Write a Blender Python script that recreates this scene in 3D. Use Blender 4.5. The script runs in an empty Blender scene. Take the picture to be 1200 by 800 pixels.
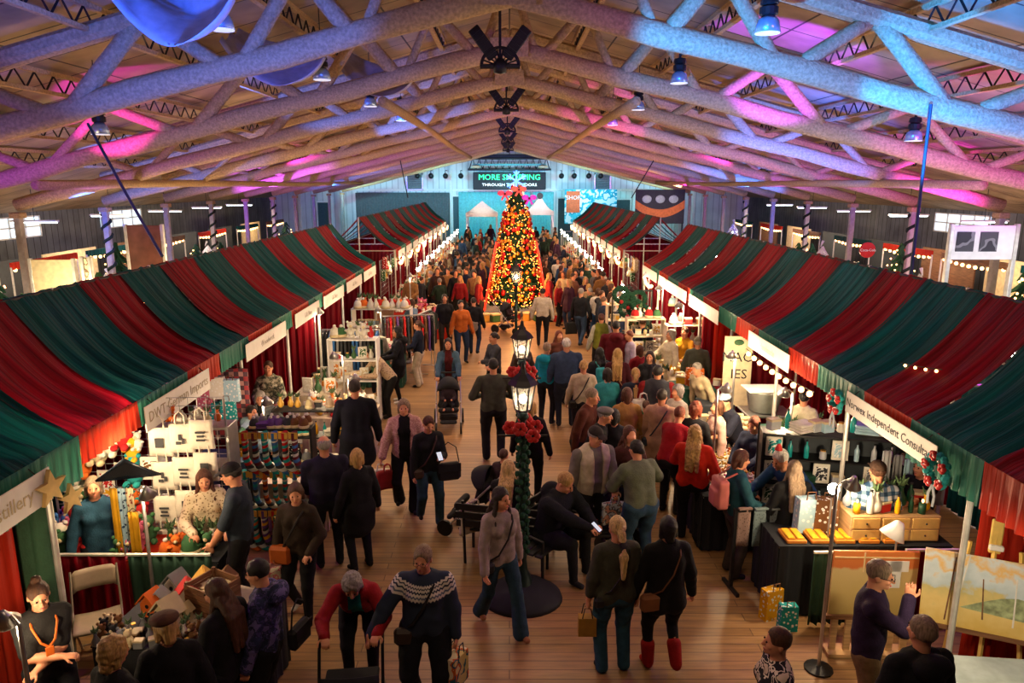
import bpy, math, random
import numpy as np
from mathutils import Vector, Matrix

# ------------------------------------------------------------------ camera
PI = math.pi
R = math.radians
SC = bpy.context.scene
COL = SC.collection
CAM_H, PITCH, FPX = 4.8, R(12.35), 850.0
cam_d = bpy.data.cameras.new('camera')
cam_d.sensor_width = 36.0
cam_d.lens = FPX / 1200 * 36.0
cam_d.shift_x = 3 / 1200
cam = bpy.data.objects.new('camera', cam_d)
COL.objects.link(cam)
cam.location = (0, 0, CAM_H)
cam.rotation_euler = (PI / 2 - PITCH, 0, 0)
SC.camera = cam
# ------------------------------------------------------------------ view, world
SC.view_settings.view_transform = 'Standard'
SC.view_settings.look = 'None'
SC.view_settings.gamma = 1
SC.view_settings.use_curve_mapping = False
SC.view_settings.exposure = 0.0
w = bpy.data.worlds.new('hall_air')
SC.world = w
w.use_nodes = True
w.node_tree.nodes['Background'].inputs[0].default_value = (0.30, 0.34, 0.50, 1)
w.node_tree.nodes['Background'].inputs[1].default_value = 0.04
SC.cycles.max_bounces = 5
SC.cycles.diffuse_bounces = 3
SC.cycles.glossy_bounces = 2
SC.cycles.transmission_bounces = 3
SC.cycles.caustics_reflective = False
SC.cycles.caustics_refractive = False
SC.cycles.sample_clamp_indirect = 4

def light(kind, loc, energy, color, size=0.1, target=None, spot=60, blend=0.6):
    d = bpy.data.lights.new(kind.lower() + '_light', kind)
    d.energy = energy
    d.color = color
    if kind == 'AREA':
        d.size = size
    elif kind in ('POINT', 'SPOT'):
        d.shadow_soft_size = size
    if kind == 'SPOT':
        d.spot_size = R(spot)
        d.spot_blend = blend
    o = bpy.data.objects.new(kind.lower() + '_light', d)
    COL.objects.link(o)
    o.location = loc
    if target is not None:
        o.rotation_euler = (Vector(target) - Vector(loc)).to_track_quat('-Z', 'Y').to_euler()
    return o

WARM = (1.0, 0.62, 0.30)
WARM2 = (1.0, 0.72, 0.42)
# added warm uplights without fixtures that wash the timber roof
for y in (3, 11, 19, 28, 38, 48):
    for s in (-1, 1):
        light('SPOT', (s * 7.4, y, 3.9), 135, (1.0, 0.60, 0.30), 0.5, (s * 4.0, y + 4, 9.5), 150, 0.9)
# stage spots tinting the roof blue, violet and magenta
BLUE, MAG, VIO, CYA = (0.02, 0.12, 1.0), (0.9, 0.03, 0.9), (0.30, 0.05, 1.0), (0.01, 0.24, 1.0)
for x, y, z, tx, ty, tz, c, e, a in (
        (-3.0, 6.5, 5.2, -4.2, 10.5, 7.8, BLUE, 420, 70), (1.5, 7.2, 5.0, 3.6, 10.4, 6.4, CYA, 950, 62),
        (4.6, 8.0, 4.6, 6.3, 10.6, 6.4, CYA, 700, 55), (8.5, 10.5, 4.4, 9.5, 15, 7.0, MAG, 620, 80),
        (-9.5, 9.0, 4.4, -10.5, 13.0, 7.2, VIO, 420, 80), (-7.5, 12.6, 5.2, -7.5, 16.5, 7.5, MAG, 420, 60),
        (-5.8, 15.0, 5.4, -4.0, 18.5, 8.5, BLUE, 420, 62), (6.5, 16.0, 4.4, 7.5, 21, 7.0, BLUE, 650, 80),
        (10.5, 17.0, 4.0, 11, 24, 6.0, MAG, 620, 90), (-10.5, 18.0, 4.0, -11, 25, 6.0, BLUE, 500, 90),
        (4.5, 12.5, 5.4, 5.5, 15.0, 8.2, VIO, 420, 70), (-3.2, 20.0, 5.4, -2.4, 24.0, 7.6, BLUE, 350, 60),
        (3.0, 20.0, 5.4, 2.4, 26.0, 7.6, MAG, 350, 60), (9.5, 28.0, 4.2, 9, 35, 6.0, BLUE, 650, 90),
        (-9.5, 28.0, 4.2, -9, 35, 6.0, VIO, 650, 90), (9.0, 38.0, 4.2, 8, 45, 6.0, MAG, 500, 90),
        (-9.0, 38.0, 4.2, -8, 45, 6.0, BLUE, 500, 90), (6.0, 3.0, 4.8, 6.0, 6.4, 6.6, VIO, 330, 80),
        (-6.0, 2.6, 4.8, -5.0, 6.6, 7.2, BLUE, 260, 80), (-11.5, 5.5, 4.6, -10.0, 9.0, 7.4, MAG, 300, 60)):
    light('SPOT', (x, y, z), e * (3.2 if c[0] < .5 else 1.0), c, 0.06, (tx, ty, tz), a, 0.35)
# broad violet wash over the roof and the tops of the canopies
for s in (-1, 1):
    for y in (8, 16, 25, 36):
        light('SPOT', (s * 9.5, y, 3.6), 300 if s > 0 else 150, (0.30, 0.08, 1.0), 0.2, (s * 8.5, y + 3, 8), 140, 0.8)
        light('SPOT', (s * 8.0, y + 1, 6.2), 420, ((0.03, 0.12, 1.0), (0.7, 0.04, 0.8))[int(y / 8) % 2], 0.15, (s * 5.3, y + 1, 3.4), 80, 0.9)
light('AREA', (0, 2.5, 6.4), 75, (1.0, 0.66, 0.42), 1.2, (0, 7.5, 1.0))  # added warm overhead fill for the near faces, no fixture
# added tent and panel fill, then end-wall stage wash: teal below, white above
for x in (-1.9, 2.1):
    light('SPOT', (x, 49, 4.6), 260, (1, 1, .95), 0.2, (x, 52, 3.0), 50, 0.8)  # added fill that whitens the two tents
light('SPOT', (10.5, 46, 4.6), 500, (1, .8, .6), 0.2, (10.3, 50, 3.4), 60, 0.8)  # added spot that brightens the orange panel
for x in (-11, -5, 0, 5, 11):
    light('SPOT', (x, 51, 5.6), 900, (0.12, 0.85, 1.0), 0.3, (x, 57, 1.8), 110, 0.8)
    light('SPOT', (x, 51.5, 3.4), 420, (0.75, 0.92, 1.0), 0.3, (x, 57, 6.0), 100, 0.8)
# market floor wash between the rows
for y, e in ((9.0, 60), (15, 250), (21, 330), (28, 260), (36, 300), (45, 320)):
    light('AREA', (0, y, 6.3), e, (1.0, 0.66, 0.40), 3.0, (0, y, 0))
for y in (6, 13, 20, 28, 38):
    for s in (-1, 1):
        light('AREA', (s * 13.5, y, 3.9), 170, (1.0, 0.78, 0.62), 2.0, (s * 14.5, y, 0))

# ------------------------------------------------------------------ pixel helpers (1200x800 frame)
def ray(px, py):
    x, y = (px - 597) / FPX, (400 - py) / FPX
    return Vector((x, math.cos(PITCH) + y * math.sin(PITCH), -math.sin(PITCH) + y * math.cos(PITCH)))
def atz(px, py, z=0.0):
    d = ray(px, py)
    t = (z - CAM_H) / d.z
    return Vector((d.x * t, d.y * t, z))
def aty(px, py, Y):
    d = ray(px, py)
    t = Y / d.y
    return Vector((d.x * t, Y, CAM_H + d.z * t))

# ------------------------------------------------------------------ materials
MC = {}
def lin(c):
    return tuple((v / 12.92 if v <= 0.04045 else ((v + 0.055) / 1.055) ** 2.4) for v in c)
def hexc(h):
    return lin(tuple(int(h[i:i + 2], 16) / 255 for i in (0, 2, 4)))
def col(c):
    return hexc(c) if isinstance(c, str) else c
def new_mat(key):
    m = bpy.data.materials.new(key)
    m.use_nodes = True
    nt = m.node_tree
    b = nt.nodes['Principled BSDF']
    return m, nt, nt.nodes, nt.links, b
def mat(key, c=None, rough=0.6, metal=0.0, var=0.12, scale=8.0, bump=0.0, bscale=40.0, spec=0.4, stretch=(1, 1, 1), alpha=None, trans=0.0):
    if key in MC:
        return MC[key]
    m, nt, N, L, b = new_mat(key)
    c = col(c)
    tc = N.new('ShaderNodeTexCoord')
    mp = N.new('ShaderNodeMapping'); mp.inputs['Scale'].default_value = stretch
    L.new(tc.outputs['Object'], mp.inputs[0])
    nz = N.new('ShaderNodeTexNoise'); nz.inputs['Scale'].default_value = scale; nz.inputs['Detail'].default_value = 3
    L.new(mp.outputs[0], nz.inputs['Vector'])
    rp = N.new('ShaderNodeMapRange')
    rp.inputs['From Min'].default_value = 0.3; rp.inputs['From Max'].default_value = 0.7
    rp.inputs['To Min'].default_value = 1 - var * 1.5; rp.inputs['To Max'].default_value = 1 + var
    L.new(nz.outputs['Fac'], rp.inputs['Value'])
    mx = N.new('ShaderNodeVectorMath'); mx.operation = 'SCALE'
    mx.inputs[0].default_value = c[:3]
    L.new(rp.outputs[0], mx.inputs['Scale'])
    L.new(mx.outputs[0], b.inputs['Base Color'])
    b.inputs['Roughness'].default_value = rough
    b.inputs['Metallic'].default_value = metal
    b.inputs['Specular IOR Level'].default_value = spec
    if trans: b.inputs['Transmission Weight'].default_value = trans
    if alpha is not None: b.inputs['Alpha'].default_value = alpha
    if bump:
        n2 = N.new('ShaderNodeTexNoise'); n2.inputs['Scale'].default_value = bscale; n2.inputs['Detail'].default_value = 2
        L.new(mp.outputs[0], n2.inputs['Vector'])
        bp = N.new('ShaderNodeBump'); bp.inputs['Strength'].default_value = bump; bp.inputs['Distance'].default_value = 0.02
        L.new(n2.outputs['Fac'], bp.inputs['Height']); L.new(bp.outputs[0], b.inputs['Normal'])
    MC[key] = m
    return m
def glow(key, c, strength):
    if key in MC: return MC[key]
    m, nt, N, L, b = new_mat(key)
    c = col(c)
    b.inputs['Base Color'].default_value = (*c, 1)
    b.inputs['Emission Color'].default_value = (*c, 1)
    b.inputs['Emission Strength'].default_value = strength
    MC[key] = m
    return m
def ramp(N, stops, interp='LINEAR'):
    r = N.new('ShaderNodeValToRGB'); r.color_ramp.interpolation = interp
    while len(r.color_ramp.elements) < len(stops): r.color_ramp.elements.new(0.5)
    for e, (p, c) in zip(r.color_ramp.elements, stops):
        e.position = p; e.color = (*col(c), 1)
    return r
def math_node(N, L, op, a, b=None):
    n = N.new('ShaderNodeMath'); n.operation = op
    for i, v in enumerate((a, b)):
        if v is None: continue
        if isinstance(v, (int, float)): n.inputs[i].default_value = v
        else: L.new(v, n.inputs[i])
    return n.outputs[0]
def pattern(key, kind, cols, scale=10.0, rough=0.85):
    """cloth patterns made of nodes in the object's own space"""
    if key in MC: return MC[key]
    m, nt, N, L, b = new_mat(key)
    tc = N.new('ShaderNodeTexCoord'); sp = N.new('ShaderNodeSeparateXYZ'); L.new(tc.outputs['Object'], sp.inputs[0])
    b.inputs['Roughness'].default_value = rough
    b.inputs['Specular IOR Level'].default_value = 0.25
    if kind == 'plaid':
        fx = math_node(N, L, 'GREATER_THAN', math_node(N, L, 'FRACT', math_node(N, L, 'MULTIPLY', sp.outputs[0], scale)), 0.5)
        fz = math_node(N, L, 'GREATER_THAN', math_node(N, L, 'FRACT', math_node(N, L, 'MULTIPLY', sp.outputs[2], scale)), 0.5)
        s = math_node(N, L, 'MULTIPLY', math_node(N, L, 'ADD', fx, fz), 0.5)
        r = ramp(N, [(0.0, cols[0]), (0.4, cols[1]), (0.8, cols[2])], 'CONSTANT'); L.new(s, r.inputs[0])
        L.new(r.outputs[0], b.inputs['Base Color'])
    elif kind == 'stripe':
        s = math_node(N, L, 'FRACT', math_node(N, L, 'MULTIPLY', sp.outputs[2], scale))
        n = len(cols)
        r = ramp(N, [(i / n, c) for i, c in enumerate(cols)], 'CONSTANT'); L.new(s, r.inputs[0])
        L.new(r.outputs[0], b.inputs['Base Color'])
    elif kind == 'blotch':
        nz = N.new('ShaderNodeTexNoise'); nz.inputs['Scale'].default_value = scale; nz.inputs['Detail'].default_value = 2
        L.new(tc.outputs['Object'], nz.inputs['Vector'])
        n = len(cols)
        r = ramp(N, [(0.0 if i == 0 else 0.40 + 0.22 * i / n, c) for i, c in enumerate(cols)], 'CONSTANT'); L.new(nz.outputs['Fac'], r.inputs[0])
        L.new(r.outputs[0], b.inputs['Base Color'])
    elif kind == 'dots':
        v = N.new('ShaderNodeTexVoronoi'); v.inputs['Scale'].default_value = scale
        L.new(tc.outputs['Object'], v.inputs['Vector'])
        r = ramp(N, [(0.0, cols[1]), (0.33, cols[0])], 'CONSTANT'); L.new(v.outputs['Distance'], r.inputs[0])
        L.new(r.outputs[0], b.inputs['Base Color'])
    elif kind == 'bits':      # many small coloured cells
        v = N.new('ShaderNodeTexVoronoi'); v.inputs['Scale'].default_value = scale
        L.new(tc.outputs['Object'], v.inputs['Vector'])
        wn = N.new('ShaderNodeTexWhiteNoise'); L.new(v.outputs['Color'], wn.inputs['Vector'])
        n = len(cols)
        r = ramp(N, [(i / n, c) for i, c in enumerate(cols)], 'CONSTANT'); L.new(wn.outputs['Value'], r.inputs[0])
        L.new(r.outputs[0], b.inputs['Base Color'])
    elif kind == 'yoke':      # patterned knit yoke above a plain body
        x2 = math_node(N, L, 'MULTIPLY', sp.outputs[0], sp.outputs[0]); y2 = math_node(N, L, 'MULTIPLY', sp.outputs[1], sp.outputs[1])
        rr = math_node(N, L, 'SQRT', math_node(N, L, 'ADD', x2, y2))
        ang = math_node(N, L, 'ARCTAN2', sp.outputs[0], sp.outputs[1])
        zz = math_node(N, L, 'SUBTRACT', sp.outputs[2], math_node(N, L, 'MULTIPLY', rr, 0.55))
        zig = math_node(N, L, 'MULTIPLY', math_node(N, L, 'PINGPONG', math_node(N, L, 'MULTIPLY', ang, 6.0), 0.5), 0.035)
        v = math_node(N, L, 'ADD', zz, zig)
        r = ramp(N, [(0.0, cols[0]), (0.18, cols[1]), (0.30, cols[2]), (0.38, cols[1]), (0.50, cols[0]), (0.58, cols[1]), (0.68, cols[0]), (0.74, cols[1]), (0.84, cols[0])], 'CONSTANT')
        mr = N.new('ShaderNodeMapRange'); mr.inputs['From Min'].default_value = scale - 0.02; mr.inputs['From Max'].default_value = scale + 0.22
        L.new(v, mr.inputs['Value']); L.new(mr.outputs[0], r.inputs[0]); L.new(r.outputs[0], b.inputs['Base Color'])
    MC[key] = m
    return m
def cloth(c):
    key = 'cloth_' + str(c)
    return mat(key, c, rough=0.88, var=0.14, scale=14, bump=0.25, bscale=60, spec=0.25)

# ------------------------------------------------------------------ mesh gathering
class G:
    def __init__(s):
        s.v, s.f, s.m = [], [], []
    def add(s, vs, fs, mi=0):
        o = len(s.v)
        s.v.extend([tuple(p) for p in vs])
        s.f.extend([tuple(i + o for i in f) for f in fs])
        s.m.extend([mi] * len(fs))
        return s
    def box(s, c, d, M=None, ch=0.0, mi=0):
        hx, hy, hz = d[0] / 2, d[1] / 2, d[2] / 2
        ch = min(ch, hx * .9, hy * .9, hz * .9)
        if ch <= 0:
            vs = [(x * hx, y * hy, z * hz) for x in (-1, 1) for y in (-1, 1) for z in (-1, 1)]
            fs = [(0, 1, 3, 2), (4, 6, 7, 5), (0, 4, 5, 1), (2, 3, 7, 6), (0, 2, 6, 4), (1, 5, 7, 3)]
        else:
            vs, idx = [], {}
            for x in (-1, 1):
                for y in (-1, 1):
                    for z in (-1, 1):
                        for a in range(3):
                            p = [x * (hx - ch), y * (hy - ch), z * (hz - ch)]
                            p[a] = (x, y, z)[a] * (hx, hy, hz)[a]
                            idx[(x, y, z, a)] = len(vs); vs.append(tuple(p))
            fs = []
            I = idx
            def q(k): return [I[t] for t in k]
            for a in range(3):
                b, c2 = (a + 1) % 3, (a + 2) % 3
                for sg in (-1, 1):
                    def key(u, v, a=a, b=b, c2=c2, sg=sg):
                        t = [0, 0, 0]; t[a] = sg; t[b] = u; t[c2] = v
                        return (*t, a)
                    f = q([key(-1, -1), key(1, -1), key(1, 1), key(-1, 1)])
                    fs.append(f if sg > 0 else f[::-1])
                for u in (-1, 1):
                    for v in (-1, 1):
                        def k2(w_, ax):
                            t = [0, 0, 0]; t[a] = w_; t[b] = u; t[c2] = v
                            return (*t, ax)
                        f = q([k2(-1, b), k2(1, b), k2(1, c2), k2(-1, c2)])
                        fs.append(f if u * v < 0 else f[::-1])
            for x in (-1, 1):
                for y in (-1, 1):
                    for z in (-1, 1):
                        f = [I[(x, y, z, 0)], I[(x, y, z, 1)], I[(x, y, z, 2)]]
                        fs.append(f if x * y * z > 0 else f[::-1])
        if M is not None: vs = [M @ Vector(p) for p in vs]
        return s.add([(p[0] + c[0], p[1] + c[1], p[2] + c[2]) for p in vs], fs, mi)
    def tube(s, pts, r, n=8, cap=True, mi=0, up=None, sx=1.0, sy=1.0):
        pts = [Vector(p) for p in pts]
        rs = r if isinstance(r, (list, tuple)) else [r] * len(pts)
        rings = []
        prev = None
        for i, p in enumerate(pts):
            t = (pts[min(i + 1, len(pts) - 1)] - pts[max(i - 1, 0)])
            if t.length < 1e-9: t = Vector((0, 0, 1))
            t.normalize()
            if prev is None:
                a = Vector(up) if up else (Vector((0, 0, 1)) if abs(t.z) < 0.9 else Vector((0, 1, 0)))
            else: a = prev
            u = a - t * a.dot(t)
            if u.length < 1e-6: u = Vector((1, 0, 0)) - t * t.x
            u.normalize(); prev = u
            b = t.cross(u)
            rings.append([p + (u * math.cos(2 * PI * k / n) * sx + b * math.sin(2 * PI * k / n) * sy) * rs[i] for k in range(n)])
        vs = [q for ring in rings for q in ring]
        fs = []
        for i in range(len(pts) - 1):
            for k in range(n):
                k2 = (k + 1) % n
                fs.append((i * n + k, i * n + k2, (i + 1) * n + k2, (i + 1) * n + k))
        if cap:
            fs.append(tuple(range(n - 1, -1, -1)))
            fs.append(tuple((len(pts) - 1) * n + k for k in range(n)))
        return s.add(vs, fs, mi)
    def lathe(s, prof, n=16, c=(0, 0, 0), mi=0, M=None, sq=1.0):
        vs, fs = [], []
        for r, z in prof:
            for k in range(n):
                a = 2 * PI * k / n
                vs.append(Vector((r * math.cos(a), r * math.sin(a) * sq, z)))
        for i in range(len(prof) - 1):
            for k in range(n):
                k2 = (k + 1) % n
                fs.append((i * n + k, i * n + k2, (i + 1) * n + k2, (i + 1) * n + k))
        if prof[0][0] > 1e-6: fs.append(tuple(range(n - 1, -1, -1)))
        if prof[-1][0] > 1e-6: fs.append(tuple((len(prof) - 1) * n + k for k in range(n)))
        if M is not None: vs = [M @ p for p in vs]
        return s.add([p + Vector(c) for p in vs], fs, mi)
    def ball(s, c, r, n=10, mi=0, sc=(1, 1, 1)):
        m = max(4, n // 2 + 1)
        vs = [(c[0] + r * sc[0] * math.sin(PI * i / m) * math.cos(2 * PI * k / n), c[1] + r * sc[1] * math.sin(PI * i / m) * math.sin(2 * PI * k / n), c[2] - r * sc[2] * math.cos(PI * i / m)) for i in range(1, m) for k in range(n)]
        fs = [((i) * n + k, i * n + (k + 1) % n, (i + 1) * n + (k + 1) % n, (i + 1) * n + k) for i in range(m - 2) for k in range(n)]
        b = len(vs); vs += [(c[0], c[1], c[2] - r * sc[2]), (c[0], c[1], c[2] + r * sc[2])]
        fs += [(b, (k + 1) % n, k) for k in range(n)] + [(b + 1, (m - 2) * n + k, (m - 2) * n + (k + 1) % n) for k in range(n)]
        return s.add(vs, fs, mi)
    def prism(s, poly, y0, y1, M=None, mi=0):
        """poly in XZ, extruded along Y"""
        n = len(poly)
        vs = [Vector((x, y0, z)) for x, z in poly] + [Vector((x, y1, z)) for x, z in poly]
        fs = [tuple(range(n)), tuple(range(2 * n - 1, n - 1, -1))]
        fs += [(i + n, (i + 1) % n + n, (i + 1) % n, i) for i in range(n)]
        if M is not None: vs = [M @ p for p in vs]
        return s.add(vs, fs, mi)
    def grid(s, P, nu, nv, mi=0, thick=0.0):
        """P(i,j) for i in 0..nu, j in 0..nv; thick > 0 gives a second skin along the normal"""
        pts = [[Vector(P(i, j)) for j in range(nv + 1)] for i in range(nu + 1)]
        def quads(A, flip):
            vs = [p for row in A for p in row]
            fs = [(i * (nv + 1) + j, (i + 1) * (nv + 1) + j, (i + 1) * (nv + 1) + j + 1, i * (nv + 1) + j + 1) for i in range(nu) for j in range(nv)]
            return vs, [f[::-1] for f in fs] if flip else fs
        v1, f1 = quads(pts, False)
        s.add(v1, f1, mi)
        if thick:
            Q = []
            for i in range(nu + 1):
                row = []
                for j in range(nv + 1):
                    a = pts[min(i + 1, nu)][j] - pts[max(i - 1, 0)][j]
                    b = pts[i][min(j + 1, nv)] - pts[i][max(j - 1, 0)]
                    n = a.cross(b)
                    if n.length > 1e-12: n.normalize()
                    row.append(pts[i][j] - n * thick)
                Q.append(row)
            v2, f2 = quads(Q, True)
            o = len(s.v); s.add(v2, f2, mi)
            o1 = o - len(v1); W = nv + 1
            rim = [(i * W, (i + 1) * W) for i in range(nu)] + [((i + 1) * W + nv, i * W + nv) for i in range(nu)] + [(j + 1, j) for j in range(nv)] + [(nu * W + j, nu * W + j + 1) for j in range(nv)]
            for a, b in rim:
                s.f.append((o1 + b, o1 + a, o + a, o + b)); s.m.append(mi)
        return s
    def build(s, name, mats, parent=None, loc=None, rz=0.0, smooth=False):
        me = bpy.data.meshes.new(name)
        me.from_pydata(s.v, [], s.f)
        for mm in (mats if isinstance(mats, (list, tuple)) else [mats]): me.materials.append(mm)
        if any(s.m): me.polygons.foreach_set('material_index', s.m)
        if smooth: me.polygons.foreach_set('use_smooth', [True] * len(s.f))
        me.update()
        o = bpy.data.objects.new(name, me)
        COL.objects.link(o)
        if parent is not None: o.parent = parent
        if loc is not None: o.location = loc
        if rz: o.rotation_euler = (0, 0, rz)
        return o
def tag(o, label, cat, group=None, kind=None):
    if label: o['label'] = label
    if cat: o['category'] = cat
    if group: o['group'] = group
    if kind: o['kind'] = kind
    return o
def thing(name, label, cat, loc=(0, 0, 0), rz=0.0, group=None):
    o = bpy.data.objects.new(name, None)
    COL.objects.link(o)
    o.location = loc; o.rotation_euler = (0, 0, rz); o.empty_display_size = 0.1
    return tag(o, label, cat, group)
def struct(o):
    o['kind'] = 'structure'
    return o
KIDS = {}
def kids_of(o):
    return [c for c in bpy.data.objects if c.parent == o]
def dup(root, loc, rz=0.0, label=None, group=None, scale=None, kids=None):
    r = root.copy(); COL.objects.link(r)
    r.location = loc; r.rotation_euler = (0, 0, rz)
    if scale: r.scale = (scale,) * 3
    if label: r['label'] = label
    if group: r['group'] = group
    if root.name not in KIDS:
        KIDS[root.name] = [(c, kids_of(c)) for c in kids_of(root)]
    for c, gs in KIDS[root.name]:
        d = c.copy(); COL.objects.link(d); d.parent = r
        for g in gs:
            e = g.copy(); COL.objects.link(e); e.parent = d
    return r
# ================================================================== the hall
def floor_mat():
    m, nt, N, L, b = new_mat('floor_boards')
    tc = N.new('ShaderNodeTexCoord')
    mp = N.new('ShaderNodeMapping'); L.new(tc.outputs['Object'], mp.inputs[0])
    bt = N.new('ShaderNodeTexBrick'); L.new(mp.outputs[0], bt.inputs['Vector'])
    bt.inputs['Scale'].default_value = 1.0
    bt.inputs['Brick Width'].default_value = 4.2; bt.inputs['Row Height'].default_value = 0.14
    bt.inputs['Mortar Size'].default_value = 0.006; bt.offset = 0.37
    bt.inputs['Color1'].default_value = (0.26, 0.14, 0.052, 1); bt.inputs['Color2'].default_value = (0.36, 0.205, 0.085, 1)
    bt.inputs['Mortar'].default_value = (0.13, 0.065, 0.03, 1)
    mp2 = N.new('ShaderNodeMapping'); mp2.inputs['Scale'].default_value = (0.9, 9, 1); L.new(tc.outputs['Object'], mp2.inputs[0])
    nz = N.new('ShaderNodeTexNoise'); nz.inputs['Scale'].default_value = 3; nz.inputs['Detail'].default_value = 6; L.new(mp2.outputs[0], nz.inputs['Vector'])
    n3 = N.new('ShaderNodeTexNoise'); n3.inputs['Scale'].default_value = 0.5; n3.inputs['Detail'].default_value = 4; L.new(tc.outputs['Object'], n3.inputs['Vector'])
    f = math_node(N, L, 'MULTIPLY', math_node(N, L, 'ADD', nz.outputs['Fac'], 0.42), math_node(N, L, 'ADD', math_node(N, L, 'MULTIPLY', n3.outputs['Fac'], 1.7), 0.12))
    mx = N.new('ShaderNodeVectorMath'); mx.operation = 'SCALE'; L.new(bt.outputs['Color'], mx.inputs[0]); L.new(f, mx.inputs['Scale'])
    L.new(mx.outputs[0], b.inputs['Base Color'])
    rr = N.new('ShaderNodeMapRange'); rr.inputs['To Min'].default_value = 0.28; rr.inputs['To Max'].default_value = 0.6
    L.new(nz.outputs['Fac'], rr.inputs['Value']); L.new(rr.outputs[0], b.inputs['Roughness'])
    bp = N.new('ShaderNodeBump'); bp.inputs['Strength'].default_value = 0.3; bp.inputs['Distance'].default_value = 0.01
    L.new(bt.outputs['Fac'], bp.inputs['Height']); bp.invert = True
    L.new(bp.outputs[0], b.inputs['Normal'])
    return m
def seam_mat(key, c1, c2, mortar, bw, rh, ms, rough=0.7, axes=(0, 1), var=0.3):
    m, nt, N, L, b = new_mat(key)
    tc = N.new('ShaderNodeTexCoord'); sp = N.new('ShaderNodeSeparateXYZ'); L.new(tc.outputs['Object'], sp.inputs[0])
    cb = N.new('ShaderNodeCombineXYZ'); L.new(sp.outputs[axes[0]], cb.inputs[0]); L.new(sp.outputs[axes[1]], cb.inputs[1])
    bt = N.new('ShaderNodeTexBrick'); L.new(cb.outputs[0], bt.inputs['Vector']); bt.inputs['Scale'].default_value = 1.0
    bt.inputs['Brick Width'].default_value = bw; bt.inputs['Row Height'].default_value = rh; bt.inputs['Mortar Size'].default_value = ms; bt.offset = 0
    bt.inputs['Color1'].default_value = (*col(c1), 1); bt.inputs['Color2'].default_value = (*col(c2), 1); bt.inputs['Mortar'].default_value = (*col(mortar), 1)
    nz = N.new('ShaderNodeTexNoise'); nz.inputs['Scale'].default_value = 1.3; nz.inputs['Detail'].default_value = 6; L.new(tc.outputs['Object'], nz.inputs['Vector'])
    mr = N.new('ShaderNodeMapRange'); mr.inputs['From Min'].default_value = 0.3; mr.inputs['From Max'].default_value = 0.7
    mr.inputs['To Min'].default_value = 1 - var; mr.inputs['To Max'].default_value = 1 + var; L.new(nz.outputs['Fac'], mr.inputs['Value'])
    mx = N.new('ShaderNodeVectorMath'); mx.operation = 'SCALE'; L.new(bt.outputs['Color'], mx.inputs[0]); L.new(mr.outputs[0], mx.inputs['Scale'])
    L.new(mx.outputs[0], b.inputs['Base Color']); b.inputs['Roughness'].default_value = rough
    return m
YE, XW = 57.0, 18.5
def roof_z(x): return 8.7 - 0.27 * abs(x)
def chord_z(x): return 7.25 - 0.244 * abs(x)
struct(G().box((0, 29, -0.1), (2 * XW + .4, 62, 0.2)).build('floor', floor_mat()))
g = G()
for s in (-1, 1):
    a, b = (0, roof_z(0)), (s * (XW + .3), roof_z(XW + .3))
    poly = [a, b, (b[0], b[1] + 0.12), (0, a[1] + 0.12)]
    g.prism(poly if s < 0 else poly[::-1], -2, YE + .2)
struct(g.build('ceiling', seam_mat('roof_boards', (0.27, 0.19, 0.12), (0.33, 0.24, 0.16), (0.03, 0.02, 0.015), 2.44, 1.22, 0.02, 0.8)))
side_m = seam_mat('side_wall_boards', (0.10, 0.11, 0.12), (0.14, 0.15, 0.16), (0.02, 0.02, 0.02), 0.4, 9, 0.02, 0.8, (1, 2))
for s, nm in ((-1, 'wall_left'), (1, 'wall_right')):
    struct(G().box((s * (XW + .15), 28.5, 2.0), (0.3, 61, 4.0)).build(nm, side_m))
corr = seam_mat('end_wall_siding', (0.62, 0.66, 0.66), (0.70, 0.73, 0.72), (0.34, 0.37, 0.38), 0.45, 12, 0.025, 0.6, (0, 2), 0.1)
g = G().prism([(-XW, 0), (XW, 0), (XW, roof_z(XW)), (0, roof_z(0)), (-XW, roof_z(XW))], YE, YE + .2)
struct(g.build('wall_back', corr))
# end-wall fittings
m_teal = mat('teal_curtain', (0.16, 0.50, 0.52), 0.85)
m_dk = mat('dark_panel', (0.035, 0.045, 0.055), 0.7)
m_blk = mat('black_steel', (0.012, 0.012, 0.014), 0.45, 0.3)
m_white = mat('white_paint', (0.78, 0.77, 0.74), 0.6, var=.05)
m_alu = mat('brushed_aluminium', (0.55, 0.55, 0.56), 0.35, 0.9, var=.1)
def folds(x0, x1, z0, z1, y, n, amp, ph=0.0, axis='x', nz=6, seg=4, taper=0.0):
    """pleated hanging cloth sheet between x0..x1"""
    nu = max(6, n * seg)
    def P(i, j):
        u = i / nu; v = j / nz
        x = x0 + (x1 - x0) * u
        a = amp * (0.55 + 0.45 * (1 - v)) * (math.sin(u * n * 2 * PI + ph) + 0.35 * math.sin(u * n * 4.6 * PI + ph * 2 + v * 1.5))
        z = z0 + (z1 - z0) * v
        return (x, y + a, z) if axis == 'x' else (y + a, x, z)
    return G().grid(P, nu, nz, thick=0.008)
tag(folds(-11.8, -4.6, 0.02, 4.05, YE - .35, 34, 0.05).build('stage_curtain', mat('grey_stage_cloth', (0.10, 0.115, 0.12), 0.9), smooth=True), 'wide dark grey curtain hung flat along the end wall', 'curtain')
tag(folds(-3.9, 1.6, 0.02, 4.1, YE - .3, 26, 0.06).build('stage_curtain', m_teal, smooth=True), 'teal lit curtain hanging on the end wall below the scoreboard', 'curtain')
tag(folds(1.8, 3.4, 0.02, 4.1, YE - .3, 8, 0.06).build('stage_curtain', m_teal, smooth=True), 'narrow teal curtain behind the white gabled kiosk', 'curtain')
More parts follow.
